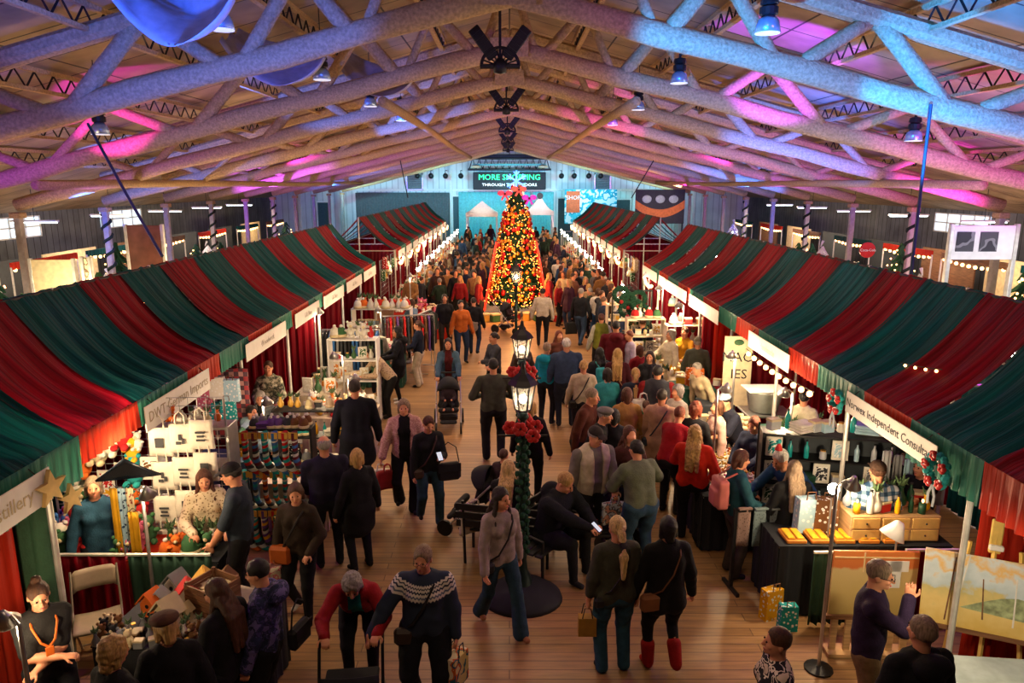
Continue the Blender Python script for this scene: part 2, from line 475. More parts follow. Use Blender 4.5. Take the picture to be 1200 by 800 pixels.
for i, (x0, x1, z1) in enumerate(((-4.35, -3.2, 3.75), (3.75, 5.0, 3.6), (7.9, 9.3, 3.5), (-14.8, -13.9, 3.3))):
    d = struct(G().box(((x0 + x1) / 2, YE - .06, z1 / 2), (x1 - x0, .1, z1), ch=.02).build('door_%d' % (i + 1), mat('dark_teal_door', (0.03, 0.075, 0.09), 0.6)))
    G().box(((x0 + x1) / 2, YE - .14, 1.1), ((x1 - x0) * .7, .04, .05)).build('door_handle', m_alu, d)
    g = G()
    for x in (x0 - .05, x1 + .05): g.box((x, YE - .09, z1 / 2), (.1, .18, z1))
    g.box(((x0 + x1) / 2, YE - .09, z1 + .05), (x1 - x0 + .2, .18, .1))
    g.build('door_frame', m_white, d)
for i, x in enumerate((-16.2, -11.9, -4.5, 5.2, 9.6, 14.2)):
    struct(G().box((x, YE - .06, (roof_z(x)) / 2), (0.22, .12, roof_z(x)), ch=.01).build('trim_%d' % (i + 1), m_white))
struct(G().box((0, YE - .05, 4.25), (2 * XW, .1, .16), ch=.01).build('trim_7', m_white))

def text_mesh(txt, size, mname, m, parent, loc, rot=(PI / 2, 0, 0), extrude=0.004, align='CENTER', sx=1.0):
    cu = bpy.data.curves.new('tmp_text', 'FONT'); cu.body = txt; cu.size = size; cu.extrude = extrude
    cu.align_x = align; cu.align_y = 'CENTER'; cu.resolution_u = 2
    t = bpy.data.objects.new('tmp_text', cu); COL.objects.link(t)
    dg = bpy.context.evaluated_depsgraph_get(); me = bpy.data.meshes.new_from_object(t.evaluated_get(dg))
    bpy.data.objects.remove(t); bpy.data.curves.remove(cu)
    me.materials.clear(); me.materials.append(m)
    o = bpy.data.objects.new(mname, me); COL.objects.link(o); o.parent = parent; o.location = loc; o.rotation_euler = rot; o.scale = (sx, 1, 1)
    return o
# LED scoreboard
sb = thing('scoreboard', 'black electronic sign with green glowing words high on the end wall', 'sign', (0, 56.2, 4.3))
G().box((0, 0, .62), (5.5, .3, 1.3), ch=.04).build('housing', m_blk, sb)
text_mesh('MORE SHOPPING', 0.58, 'lettering', glow('led_green', (0.02, 0.9, 0.25), 3.0), sb, (0, -.17, .88), sx=1.04)
text_mesh('THROUGH THESE DOORS', 0.29, 'lettering', glow('led_white', (0.85, 0.9, 0.9), 1.6), sb, (0, -.17, .33), sx=1.22)['label'] = 'small white lettering'
# lighting truss above it
tr = thing('lighting_truss', 'dark box truss with stage lamps above the green sign', 'lighting truss', (0, 55.6, 5.75))
g = G()
for y in (-.25, .25):
    for z in (0, .8): g.tube([(-3.1, y, z), (3.1, y, z)], .07, 6)
    for k in range(12):
        x = -3.0 + k * .5
        g.tube([(x, y, 0), (x + .25, y, .8), (x + .5, y, 0)], .03, 4)
for x in (-3.1, 0, 3.1): g.tube([(x, 0, .8), (x, 0, 2.2)], .03, 5)
g.build('frame', m_blk, tr)
G().tube([(-3.1, 0, .95), (3.1, 0, .95)], .16, 8).build('fabric_roll', mat('dark_roll', (0.03, 0.035, 0.06), .6), tr)
G().box((0, -.3, .35), (5.4, .12, .14), ch=.02).build('light_bar', mat('teal_bar', (0.10, 0.42, 0.45), .5), tr)
for x in (-2.5, 2.5):
    G().lathe([(.12, 0), (.34, -.1), (.36, -.22), (.0, -.26)], 14).build('flood_lamp', mat('warm_lens', (0.75, 0.68, 0.45), .3), tr, (x, -.4, .35))
proto = None
for i, px in enumerate((489, 505, 522, 540, 658, 673, 690, 704)):
    p = aty(px, 206, 55.5)
    if proto is None:
        proto = thing('stage_light', None, 'stage light', p, 0, 'stage lamps in a row on the end wall')
        G().lathe([(.05, -.32), (.17, -.28), (.2, -.1), (.19, .1), (.12, .2), (.05, .22)], 12, M=Matrix.Rotation(R(80), 4, 'X')).build('can', m_blk, proto, smooth=True)
        G().tube([(0, 0, 0), (0, 0, .4), (0, 1.3, .4)], .03, 5).build('bracket', m_blk, proto)
        o = proto
    else: o = dup(proto, p)
    o['label'] = 'round black stage lamp in the row beside the green sign'
for px, lb in ((486, 'square louvred vent above the dark grey curtain'), (706, 'square louvred vent above the patterned banner')):
    p = aty(px, 213, YE - .1)
    v = thing('wall_vent', lb, 'vent', p)
    g = G()
    for a in (-1, 1): g.box((a * .6, 0, 0), (.1, .2, 1.3)).box((0, 0, a * .6), (1.3, .2, .1))
    g.build('frame', m_alu, v)
    g = G()
    for k in range(9): g.box((0, 0, -.5 + k * .125), (1.1, .14, .03), Matrix.Rotation(R(35), 3, 'X'))
    g.build('louvre', mat('vent_grey', (0.30, 0.36, 0.38), .5), v)
    G().box((0, .06, 0), (1.1, .04, 1.1)).build('backing', m_blk, v)
# banners by the end wall
pa = aty(662, 222, 55); pb = aty(722, 262, 55)
bn = thing('wall_banner', 'tall white and turquoise patterned banner with an orange block', 'banner', ((pa.x + pb.x) / 2, 55, pb.z))
W_, H_ = pb.x - pa.x, pa.z - pb.z
G().box((0, 0, H_ / 2), (W_, .06, H_)).build('panel', pattern('aqua_print', 'blotch', [(0.8, .85, .85), (0.02, .32, .45), (.05, .5, .62), (.75, .8, .8)], 1.6), bn)
G().box((-W_ / 2 + .62, -.06, H_ * .64), (1.0, .06, H_ * .62), ch=.01).build('orange_block', mat('orange_print', (0.75, .13, .04), .7), bn)
text_mesh('SHOP', .42, 'lettering', m_white, bn, (-W_ / 2 + .62, -.1, H_ * .76))
pa = aty(745, 222, 50); pb = aty(801, 262, 50)
W_, H_ = pb.x - pa.x, pa.z - pb.z
bn = thing('painted_backdrop', 'orange and black painted wall panel with three pale portholes', 'panel', ((pa.x + pb.x) / 2, 50, pb.z))
G().box((0, 0, H_ / 2), (W_, .08, H_), ch=.01).build('board', m_dk, bn)
g = G(); n = 14
up = [(-W_ / 2 + W_ * i / n, H_ * (.42 + .28 * (2 * i / n - 1) ** 2)) for i in range(n + 1)]
lo = [(x, z - H_ * .24) for x, z in up][::-1]
g.prism(up[::-1] + lo[::-1], -.08, -.045).build('orange_band', mat('orange_band', (0.72, .22, .05), .6), bn)
for k in range(3):
    G().ball((-W_ * .27 + k * W_ * .27, -.07, H_ * .72), .27, 12, sc=(1.2, .2, 1)).build('porthole', mat('pale_port', (.45, .62, .6), .4), bn)
for x in (-W_ / 2 + .1, W_ / 2 - .1):
    G().box((x, 0, -(pb.z) / 2 + .05), (.08, .08, pb.z)).build('leg', m_blk, bn)
# white tents near the end wall
def tent(loc, w, h0, h1, label, kind):
    t = thing('market_tent', label, 'tent', loc)
    g = G()
    if kind == 'pyramid':
        hw = w / 2
        def P(i, j):
            a = 2 * PI * i / 16; s_ = j / 6
            q = max(abs(math.cos(a)), abs(math.sin(a)))
            r = hw * (1 - s_) / q
            return (r * math.cos(a), r * math.sin(a), h0 + (h1 - h0) * s_ ** 1.15)
        g.grid(P, 16, 6)
    else:
        n = 12; poly = []
        for i in range(n + 1):
            u = -1 + 2 * i / n
            poly.append((u * w / 2, h0 + (h1 - h0) * (1 - abs(u)) ** 1.6 * 1.0))
        g.prism(poly[::-1], -w * .4, w * .4)
    g.build('roof', m_white, t)
    g = G()
    for a in (-1, 1):
        g.box((0, a * w / 2 * .98, h0 - .12), (w, .03, .26)).box((a * w / 2 * .98, 0, h0 - .12), (.03, w, .26))
    g.build('valance', m_white, t)
    for a in (-1, 1):
        for b in (-1, 1):
            G().box((a * w * .47, b * w * .47, h0 / 2), (.08, .08, h0), ch=.01).build('leg', m_alu, t)
    return t
p = aty(565, 250, 52); tent((p.x, 52, 0), 2.2, aty(565, 249, 52).z, aty(565, 235, 52).z, 'small white pyramid tent in front of the teal curtain', 'pyramid')
p = aty(632, 248, 52)
t = tent((p.x, 52, 0), 1.95, aty(632, 247, 52).z, aty(632, 228, 52).z, 'white gabled kiosk with bell shaped front near the end wall', 'gable')
G().tube([(0, -.82, 3.9), (0, -.86, 3.9)], .22, 14).build('round_window', m_dk, t)

# ------------------------------------------------------------------ trusses
def timber(key, c):
    return mat(key, c, 0.9, var=.2, scale=24, bump=0.9, bscale=30, spec=.15)
m_log = timber('rough_timber', (0.52, 0.36, 0.19))
m_log2 = timber('rough_timber_web', (0.48, 0.32, 0.165))
def beam(g, a, b, w_, h_, ch=.06):
    a, b = Vector(a), Vector(b); d = b - a; L_ = d.length
    M = d.to_track_quat('Z', 'Y').to_matrix()
    return g.box((a + b) / 2, (h_, w_, L_), M, ch)
XP = 12.3
def make_truss(loc, label):
    t = thing('roof_truss', label, 'roof truss', loc, 0, None)
    g = G()
    for s in (-1, 1):
        n = 12
        pts = [(s * XP * k / n, .012 * math.sin(k * 2.3), chord_z(XP * k / n) + .02 * math.sin(k * 1.9 + s)) for k in range(n + 1)]
        g.tube(pts, [.168 + .010 * math.sin(k * 3.1 + s) for k in range(n + 1)], 10, up=(0, 1, 0), sx=.85, sy=1.0)
    g.build('bottom_chord', m_log, t, smooth=True)
    g = G()
    for s in (-1, 1):
        beam(g, (0, 0, roof_z(0) - .42), (s * XP, 0, roof_z(XP) - .42), .24, .3)
    g.build('top_chord', m_log2, t)
    rz_ = lambda x: roof_z(x) - .45
    for s in (-1, 1):
        for a, b, sz in (((2.1, chord_z(2.1)), (2.75, rz_(2.75)), .24), ((3.62, chord_z(3.62)), (2.85, rz_(2.85)), .2), ((3.85, chord_z(3.85)), (4.85, rz_(4.85)), .2),
                     ((6.0, chord_z(6)), (4.95, rz_(4.95)), .24), ((6.3, chord_z(6.3)), (7.6, rz_(7.6)), .2), ((8.9, chord_z(8.9)), (7.75, rz_(7.75)), .18),
                     ((9.1, chord_z(9.1)), (10.3, rz_(10.3)), .18), ((0.62, chord_z(.62)), (1.35, rz_(1.35)), .17), ((1.95, chord_z(1.95)), (1.45, rz_(1.45)), .15),
                     ((.5, chord_z(.5)), (.12, rz_(.12)), .15)):
            g = G(); sz_ = sz
            p, q = Vector((s * a[0], 0, a[1])), Vector((s * b[0], 0, b[1]))
            g.tube([p, p.lerp(q, .3), p.lerp(q, .7), q], [sz_ * .5, sz_ * .53, sz_ * .5, sz_ * .52], 8, up=(0, 1, 0))
            g.build('web', m_log2, t, smooth=True)
    g = G().box((0, -.22, chord_z(0) - .02), (.7, .03, .34), ch=.005)
    for bx in (-.22, 0, .22):
        for bz in (-.08, .08): g.ball((bx, -.25, chord_z(0) - .02 + bz), .025, 6)
    g.build('gusset_plate', m_log, t)
    return t
TY = [5.65] + [10.4 + 4 * k for k in range(12)]
t0 = None
names = ['nearest', 'second', 'third', 'fourth', 'fifth', 'sixth', 'seventh', 'eighth', 'ninth', 'tenth', 'eleventh', 'twelfth', 'farthest']
for y, nm in zip(TY, names):
    lb = 'rough tan timber roof truss, %s in the row down the hall' % nm
    if t0 is None: t0 = make_truss((0, y, 0), lb)
    else: dup(t0, (0, y, 0), 0, lb)
# horizontal braces between trusses (coloured by the stage light)
for xx, y0, z_, lb in ((-2.4, 14.4, 6.3, 'long round timber brace running back left of the ceiling fans'), (2.4, 14.4, 6.3, 'long round timber brace running back right of the ceiling fans'),
                   (-9.2, 14.4, 4.75, 'low round timber brace beside the left posts'), (9.2, 14.4, 4.75, 'low round timber brace beside the right posts')):
    g = G(); g.tube([(xx, y0 + k * 4, z_ + .03 * math.sin(k)) for k in range(9)], .1, 8)
    tag(g.build('timber_brace', m_log2, smooth=True), lb, 'brace')
# open web joists under the roof
j0 = None
for k, x in enumerate((1.6, 3.6, 5.6, 7.6, 9.6, 11.4)):
    for s in (-1, 1):
        lb = 'thin open web joist under the roof boards, %s from the ridge on the %s' % (names[k].replace('nearest', 'first'), 'left' if s < 0 else 'right')
        if j0 is None:
            j0 = thing('roof_joist', lb, 'joist', (s * x, 0, roof_z(x) - .04))
            for z, hh in ((-.05, .07), (-.36, .06)): G().box((0, 30, z), (.09, 54, hh)).build('chord', m_log2, j0)
            g = G()
            n = 108
            for q in range(n):
                y = 3 + q * .5
                g.tube([(0, y, -.34), (0, y + .25, -.07)], .018, 3, cap=False).tube([(0, y + .25, -.07), (0, y + .5, -.34)], .018, 3, cap=False)
            tag(g.build('lacing', m_blk, j0), None, None)
            # wider gaps: keep only some lacing dark
        else: dup(j0, (s * x, 0, roof_z(x) - .04), 0, lb)
# posts
def make_post(loc, label, wrapped):
    t = thing('support_post', label, 'post', loc)
    G().box((0, 0, 2.03), (.17, .17, 4.06), ch=.02).build('shaft', mat('painted_post', (0.42, 0.37, 0.33), .7), t)
    g = G()
    g.box((0, 0, 4.0), (.28, .3, .14), ch=.02)
    g.build('cap_block', m_log2, t)
    if wrapped:
        g = G(); n = 60
        g.tube([(.12 * math.cos(k * .8), .12 * math.sin(k * .8), .6 + k * .055) for k in range(n)], .05, 5)
        g.build('garland_wrap', mat('dark_garland', (0.01, .02, .012), .9), t)
    return t
pp = {}
for k, y in enumerate(TY):
    for s in (-1, 1):
        wr = k in (4, 6, 8)
        side = 'left' if s < 0 else 'right'
        lb = ('post spirally wrapped in dark garland under the %s truss, %s aisle' if wr else 'plain square post holding the %s end of the %s truss') % ((names[k], side) if wr else (side, names[k]))
        if wr not in pp: pp[wr] = make_post((s * XP, y, 0), lb, wr)
        else: dup(pp[wr], (s * XP, y, 0), 0, lb)
# high-bay lamps hanging in the trusses
def make_lamp(loc, label):
    t = thing('high_bay_lamp', label, 'pendant lamp', loc)
    t.scale = (.74, .74, .74)
    G().lathe([(.03, .75), (.03, .42), (.13, .4), (.15, .3), (.1, .27), (.15, .25), (.15, .14), (.11, .12)], 14).build('ballast', m_blk, t, smooth=False)
    G().lathe([(.1, .12), (.17, .05), (.21, -.14), (.20, -.14), (.16, .04), (.09, .1)], 18).build('reflector', mat('lamp_reflector', (.32, .45, .6), .25, .6), t, smooth=True)
    G().lathe([(.2, -.12), (.2, -.15), (0, -.16)], 18).build('lens', glow('lamp_lens', (.8, .85, 1.0), .6), t)
    G().tube([(0, 0, .75), (0, 0, 2.2)], .012, 5).build('cord', m_blk, t)
    return t
l0 = None
for px, py, Y, lb in ((259, 24, 9.4, 'left of the blue cloth swag'), (377, 86, 13.2, 'behind the pink cloth swag'), (434, 119, 17.2, 'third along on the left'), (900, 28, 9.4, 'near the right end of the first truss'),
                  (796, 90, 13.2, 'above the second truss on the right'), (748, 123, 17.2, 'third along on the right'), (1071, 158, 13.6, 'over the right stalls'), (470, 137, 21.2, 'small in the distance on the left'),
                  (117, 150, 12.9, 'beside the slanting cable on the left'), (718, 142, 21.2, 'small in the distance on the right')):
    p = aty(px, py, Y); lb = 'black high bay lamp with pale reflector, ' + lb
    if l0 is None: l0 = make_lamp(p, lb)
    else: dup(l0, p, 0, lb)
# ceiling fans on the ridge
def make_fan(loc, label):
    t = thing('ceiling_fan', label, 'ceiling fan', loc)
    G().tube([(0, 0, .1), (0, 0, 1.6)], .025, 6).build('rod', m_blk, t)
    g = G()
    for k in range(10):
        a = PI * k / 9
        g.tube([(0, 0, 0), (.3 * math.cos(a), -.02, .28 * math.sin(a))], .012, 4)
    g.tube([(.3 * math.cos(PI * k / 14), 0, .28 * math.sin(PI * k / 14)) for k in range(15)], .03, 6)
    g.tube([(-.32, 0, 0), (.32, 0, 0)], .04, 6)
    g.build('guard', m_blk, t)
    G().lathe([(.0, -.12), (.1, -.1), (.12, .04), (.05, .12), (0, .13)], 12).build('motor', m_blk, t, smooth=True)
    for s in (-1, 1):
        M = Matrix.Rotation(s * R(37), 3, 'Y')
        g = G().box(M @ Vector((0, 0, .44)), (.19, .05, .56), M, .015)
        for k in range(5): g.box(M @ Vector((0, -.03, .24 + k * .1)), (.17, .02, .03), M)
        g.build('blade', m_blk, t)
    return t
f0 = None
for Y, nm in zip((12.3, 19.5, 27.5, 35.5, 43.5), ('nearest', 'second', 'third', 'fourth', 'farthest')):
    lb = 'black ceiling fan with two raised blades, %s along the ridge' % nm
    z = 6.62
    if f0 is None: f0 = make_fan((-.15, Y, z), lb)
    else: dup(f0, (-.08, Y, z), 0, lb)
# cloth swags slung between trusses
def swag(p0, p1, drop, depth, label, c, up_=1.2, n=18):
    p0, p1 = Vector(p0), Vector(p1)
    def P(i, j):
        u, v = i / n, j / 8
        q = p0.lerp(p1, u)
        s_ = math.sin(PI * u) ** .8
        z = q.z - drop * s_ * (1 - v * .85) + v * up_ * .3
        return (q.x, q.y + depth * v + .12 * math.sin(v * 9 + u * 7) * s_, z + .05 * math.sin(v * 16 + u * 3))
    return tag(G().grid(P, n, 8, thick=.01).build('cloth_swag', c, smooth=True), label, 'cloth swag')
m_sw = mat('swag_cloth', (0.45, .43, .50), .8)
swag((-4.5, 8.6, 7.0), (-3.0, 8.6, 6.95), .75, 1.0, 'pale cloth swag lit blue, largest, at the top left corner', m_sw)
swag((-4.5, 12.0, 6.95), (-2.95, 12.2, 6.75), .6, 1.0, 'pale cloth swag lit pink behind the first truss', m_sw)
swag((-3.6, 15.6, 7.3), (-2.0, 15.8, 6.9), .6, 1.3, 'pale cloth swag lit blue behind the second truss', m_sw)
for (a, b, lb) in (((103, 145, 10.2), (190, 300, 9.0), 'dark slanting cable dropping from the truss to the left canopy'),):
    p = aty(a[0], a[1], a[2]); q = aty(b[0], b[1], b[2])
    tag(G().tube([p, p.lerp(q, .5) + Vector((0, 0, -.03)), q], .02, 5).build('hanging_cable', mat('blue_cable', (.02, .05, .09), .5)), lb, 'cable')
p = aty(1091, 122, 10.2)
tag(G().tube([p, (p.x, p.y, 2.9)], .022, 6).build('hanging_cable', mat('blue_cable', None)), 'dark vertical cable hanging from the truss to the right canopy', 'cable')
for px, yy in ((472, 26.5), (762, 26.5)):
    a = aty(px + (-3 if px < 600 else 4), 188, yy); b = aty(px + (6 if px < 600 else -22), 232, yy)
    tag(G().tube([a, b], .02, 5).build('hanging_cable', m_blk), 'thin dark cable dropping to the far %s canopy' % ('left' if px < 600 else 'right'), 'cable')
# ================================================================== the striped canopies
def satin(key, c, c2):
    m, nt, N, L, b = new_mat(key)
    tc = N.new('ShaderNodeTexCoord'); mp = N.new('ShaderNodeMapping'); mp.inputs['Scale'].default_value = (.4, 22, .4); L.new(tc.outputs['Object'], mp.inputs[0])
    nz = N.new('ShaderNodeTexNoise'); nz.inputs['Scale'].default_value = 1.0; nz.inputs['Detail'].default_value = 4; L.new(mp.outputs[0], nz.inputs['Vector'])
    r = ramp(N, [(0.3, c2), (0.65, c)]); L.new(nz.outputs['Fac'], r.inputs[0]); L.new(r.outputs[0], b.inputs['Base Color'])  # fold shade painted in: hollows take the darker colour
    b.inputs['Roughness'].default_value = 0.5; b.inputs['Specular IOR Level'].default_value = .22
    bp = N.new('ShaderNodeBump'); bp.inputs['Strength'].default_value = .8; bp.inputs['Distance'].default_value = .05
    L.new(nz.outputs['Fac'], bp.inputs['Height']); L.new(bp.outputs[0], b.inputs['Normal'])
    tr = N.new('ShaderNodeBsdfTranslucent'); L.new(r.outputs[0], tr.inputs[0])
    mx = N.new('ShaderNodeMixShader'); mx.inputs[0].default_value = .45
    L.new(b.outputs[0], mx.inputs[1]); L.new(tr.outputs[0], mx.inputs[2]); L.new(mx.outputs[0], N['Material Output'].inputs[0])
    MC[key] = m
    return m
m_red = satin('red_drape', (0.36, 0.005, 0.018), (0.10, 0.002, 0.008))
m_grn = satin('green_drape', (0.005, 0.115, 0.12), (0.002, 0.03, 0.038))
m_val_r = satin('red_valance_lit', (0.62, 0.045, 0.018), (0.42, 0.02, 0.01))  # light from inside the stalls put into this brighter orange red
m_val_g = satin('green_valance', (0.06, 0.27, 0.19), (0.03, 0.17, 0.12))
m_pipe = mat('pipe_white', (0.62, .60, .54), .4, .3)
XF, XR, ZF, ZR = 4.1, 5.35, 2.45, 3.6
def sheet_pt(s, u, y, ph, sag=.17):
    """u 0 at the ridge .. 1 at the aisle edge"""
    x = XR + (XF - XR) * u
    z = ZR + (ZF - ZR) * u - sag * math.sin(PI * min(1, u * 1.05)) * (1 + .25 * math.sin(y * 1.7 + ph))
    f = .034 * (1 - 2 * abs(math.sin(y * 9.5 + ph * .5 + .6 * math.sin(u * 3)))) + .018 * math.sin(y * 37 + 2 * ph + u * 2)
    return (s * x, y, z + f * (0.3 + math.sin(PI * u)))
def canopy(s, y0, y1, bounds, first, label, signs, vstart):
    """bounds: stripe edges along y"""
    t = thing('booth_canopy', label, 'canopy', (0, 0, 0))
    c = first
    for a, b in zip(bounds[:-1], bounds[1:]):
        n = max(6, int((b - a) * (26 if y0 < 10 else 12)))
        ph = a * 3.3
        g = G().grid(lambda i, j: sheet_pt(s, j / 12, a - .03 + (b - a + .06) * i / n, ph), n, 12)
        g.build('roof_stripe', (m_red, m_grn)[c], t, smooth=True)
        g = G().grid(lambda i, j: (s * (XR + 1.3 * j / 4), a + (b - a) * i / n, ZR - 1.1 * j / 4 - .1 * math.sin(PI * j / 4)), max(3, n // 3), 4)
        g.build('back_slope', (m_red, m_grn)[c], t, smooth=True)
        # valance piece under the aisle edge
        nn = n * 2
        hh = .42 if b <= 7.1 else .30
        g = G().grid(lambda i, j: (s * (XF - .03 - .02 * math.sin(i * 1.1 + ph) * j / 3), a + (b - a) * i / nn, ZF + .02 - hh * j / 3), nn, 3)
        g.build('valance', (m_val_r, m_val_g)[c], t, smooth=True)
        c = 1 - c
    g = G()
    g.tube([(s * XF, y0, ZF - .02), (s * XF, y1, ZF - .02)], .022, 6)
    g.tube([(s * XR, y0, ZR - .03), (s * XR, y1, ZR - .03)], .022, 6)
    g.tube([(s * 6.65, y0, ZF), (s * 6.65, y1, ZF)], .022, 6)
    g.build('rail', m_pipe if False else mat('dark_rail', (.02, .02, .025), .6), t)
    ys = [y for y in vstart]
    for y in ys:
        g = G().tube([(s * XF, y, 0), (s * XF, y, ZF)], .028, 8)
        g.box((s * XF, y, .01), (.4, .4, .02))
        g.build('upright', m_pipe, t)
        g = G().tube([(s * XR, y, 0), (s * XR, y, ZR)], .022, 6).tube([(s * 6.65, y, 0), (s * 6.65, y, ZF)], .022, 6)
        g.tube([(s * XF, y, ZF - .03), (s * 6.65, y, ZF - .03)], .018, 6)
        g.build('gable_frame', m_pipe, t)
    return t
def bnd(y0, y1, anchor, w=1.15):
    b = list(anchor)
    while b[0] - w > y0: b.insert(0, b[0] - w)
    b.insert(0, y0)
    while b[-1] + w < y1: b.append(b[-1] + w)
    b.append(y1)
    return b
UY = [6.0, 8.4, 10.75, 13.1, 15.35, 17.6, 19.8, 21.9]
bl = bnd(3.0, 22.0, [6.5, 7.6, 8.87, 9.9]); kl = bl.index(6.5)
canopy(-1, 3.0, 22.0, bl, 0 if kl % 2 == 0 else 1, 'long red and green striped cloth canopy over the near left stalls', None, UY)
br = bnd(3.0, 22.0, [7.0, 8.0, 9.27, 10.3, 11.6]); kr = br.index(7.0)
canopy(1, 3.0, 22.0, br, 0 if kr % 2 == 0 else 1, 'long red and green striped cloth canopy over the near right stalls', None, UY)
UF = [26.0 + 3 * k for k in range(8)]
canopy(-1, 26.0, 47.0, bnd(26.0, 47.0, [30.0], 1.3), 1, 'smaller striped canopy over the far left stalls beside the grey curtain', None, UF)
canopy(1, 26.0, 47.0, bnd(26.0, 47.0, [30.0], 1.3), 1, 'smaller striped canopy over the far right stalls beside the turquoise banner', None, UF)
# fluffy string lights showing through the canopy cloth are built with the stalls
# ------------------------------------------------------------------ hanging name signs
m_sign = mat('sign_card', (0.66, .63, .58), .7, var=.04)
def name_sign(s, y0, y1, label, txt=None, tsize=.17, tc=(0.2, .17, .12), h=.27, z=ZF - .06, off=0):
    t = thing('booth_sign', label, 'sign', (s * (XF - .09), (y0 + y1) / 2, z - h))
    w_ = y1 - y0
    G().box((0, 0, h / 2), (.012, w_, h), ch=.003).build('board', m_sign, t)
    for k in (-1, 1): G().tube([(0, k * w_ * .4, h), (s * .05, k * w_ * .4, h + .05)], .006, 4).build('hook', m_blk, t)
    if txt:
        rz = PI / 2 if s < 0 else -PI / 2
        text_mesh(txt, tsize, 'lettering', mat('ink_%.2f%.2f' % (tc[0], tc[1]), tc, .7), t, (-s * .009, off, h / 2), (PI / 2, 0, rz), .001)
    return t
name_sign(-1, 4.1, 5.93, 'white hanging sign ending in tillery above the gold star', 'Distillery', .17, (.45, .36, .2), .30, off=.36)
name_sign(-1, 7.62, 9.36, 'white hanging sign with tan lettering over the tote bags', 'DWT German Imports', .17, (.36, .3, .2), .29)
name_sign(1, 6.42, 8.28, 'white hanging sign lettered Independent Consultant between two wreaths', 'Norwex Independent Consultant', .135, (.03, .03, .04), .25)
name_sign(1, 10.1, 11.9, 'white hanging sign with faint gold script over the bulb string', 'Handmade', .15, (.62, .5, .4), .27)
ln = ['third', 'fourth', 'fifth', 'sixth', 'seventh']
for (a, b), n_ in zip(((10.75, 12.75), (13.35, 15.1), (15.5, 17.4), (17.75, 19.6), (19.9, 21.7)), ln):
    name_sign(-1, a, b, 'white name sign with grey script, %s along the near left canopy' % n_, 'Woodwork' if n_ == 'third' else 'Gift Shop', .14, (.45, .4, .36))
for (a, b), n_ in zip(((13.7, 16.0), (16.3, 19.4), (19.7, 21.8)), ln):
    name_sign(1, a, b, 'blank white name sign, %s along the near right canopy' % n_)
for s in (-1, 1):
    for k in range(10):
        y = 26.3 + k * 2.05
        name_sign(s, y, y + 1.6, 'small white name sign on the far %s canopy, %s from its near end' % ('left' if s < 0 else 'right', names[k].replace('nearest', 'first')))
# ------------------------------------------------------------------ hanging drapes
def drape(name, label, p0, p1, z0, z1, m, n=None, amp=.035, rail=True, group=None):
    p0, p1 = Vector((*p0, 0)), Vector((*p1, 0)); L_ = (p1 - p0).length
    t = thing(name, label, 'drape', ((p0.x + p1.x) / 2, (p0.y + p1.y) / 2, 0), math.atan2(p1.y - p0.y, p1.x - p0.x), group)
    n = n or max(3, int(L_ * 7))
    folds(-L_ / 2, L_ / 2, z0, z1, 0, n, amp, p0.x * 3 + p0.y).build('cloth', m, t, smooth=True)
    if rail: G().tube([(-L_ / 2, 0, z1 + .01), (L_ / 2, 0, z1 + .01)], .02, 6).build('rail', m_pipe, t)
    return t
sd = {-1: 'left', 1: 'right'}
drape('divider_drape', 'green full height drape beside the gold star', (-5.4, 6.0), (-4.15, 6.0), .02, 2.42, mat('sage_drape', (.035, .10, .05), .8, bump=.2), amp=.06)
drape('divider_drape', 'bright red drape at the left edge behind the vendor with orange lanyard', (-5.9, 5.55), (-4.28, 5.75), .02, 2.42, m_val_r)
drape('divider_drape', 'red low drape behind the beige folding chair', (-5.35, 7.1), (-4.12, 7.1), .05, .9, m_red, n=9)
drape('divider_drape', 'dark green low drape below the tote bags', (-4.1, 7.1), (-3.2, 7.1), .05, .9, mat('dark_green_drape', (.012, .045, .026), .8), n=8)
drape('divider_drape', 'dark green narrow drape under the small clamp lamp at the right corner stall', (3.28, 7.15), (3.72, 7.15), .05, .9, mat('dark_green_drape', None), n=5)
drape('divider_drape', 'red low drape between the two paintings', (4.3, 7.2), (4.9, 7.2), .05, .9, m_red, n=6)
drape('divider_drape', 'red full height drape behind the gold trophy at the right edge', (4.55, 6.45), (6.4, 6.45), .02, 2.42, m_val_r, n=12, amp=.05)
for k, y in enumerate(UY[1:]):
    for s in (-1, 1):
        if k == 0 or (s > 0 and k in (0, 1)): continue
        drape('divider_drape', 'red full height divider drape, %s stall back under the near %s canopy' % (names[k], sd[s]), (s * 4.16, y), (s * 6.6, y), .02, 2.4, m_red)
for s in (-1, 1):
    for k in range(8):
        y = 3 + k * 2.4
        drape('back_drape', '%s drape behind the near %s stalls, %s from the front' % (('green', 'red')[k % 2], sd[s], names[k]), (s * 6.62, y + .02), (s * 6.62, y + 2.38), .02, 2.42, (m_grn, m_red)[k % 2], amp=.03)
    for k in range(7):
        y = 26 + k * 3
        drape('back_drape', 'red drape behind the far %s stalls, %s from the near end' % (sd[s], names[k]), (s * 6.62, y + .02), (s * 6.62, y + 2.98), .02, 2.42, m_red, amp=.03)
    for k in range(1, 7):
        drape('divider_drape', 'red divider drape under the far %s canopy, %s back' % (sd[s], names[k]), (s * 4.2, 26 + 3 * k), (s * 6.6, 26 + 3 * k), .02, 2.4, m_red)
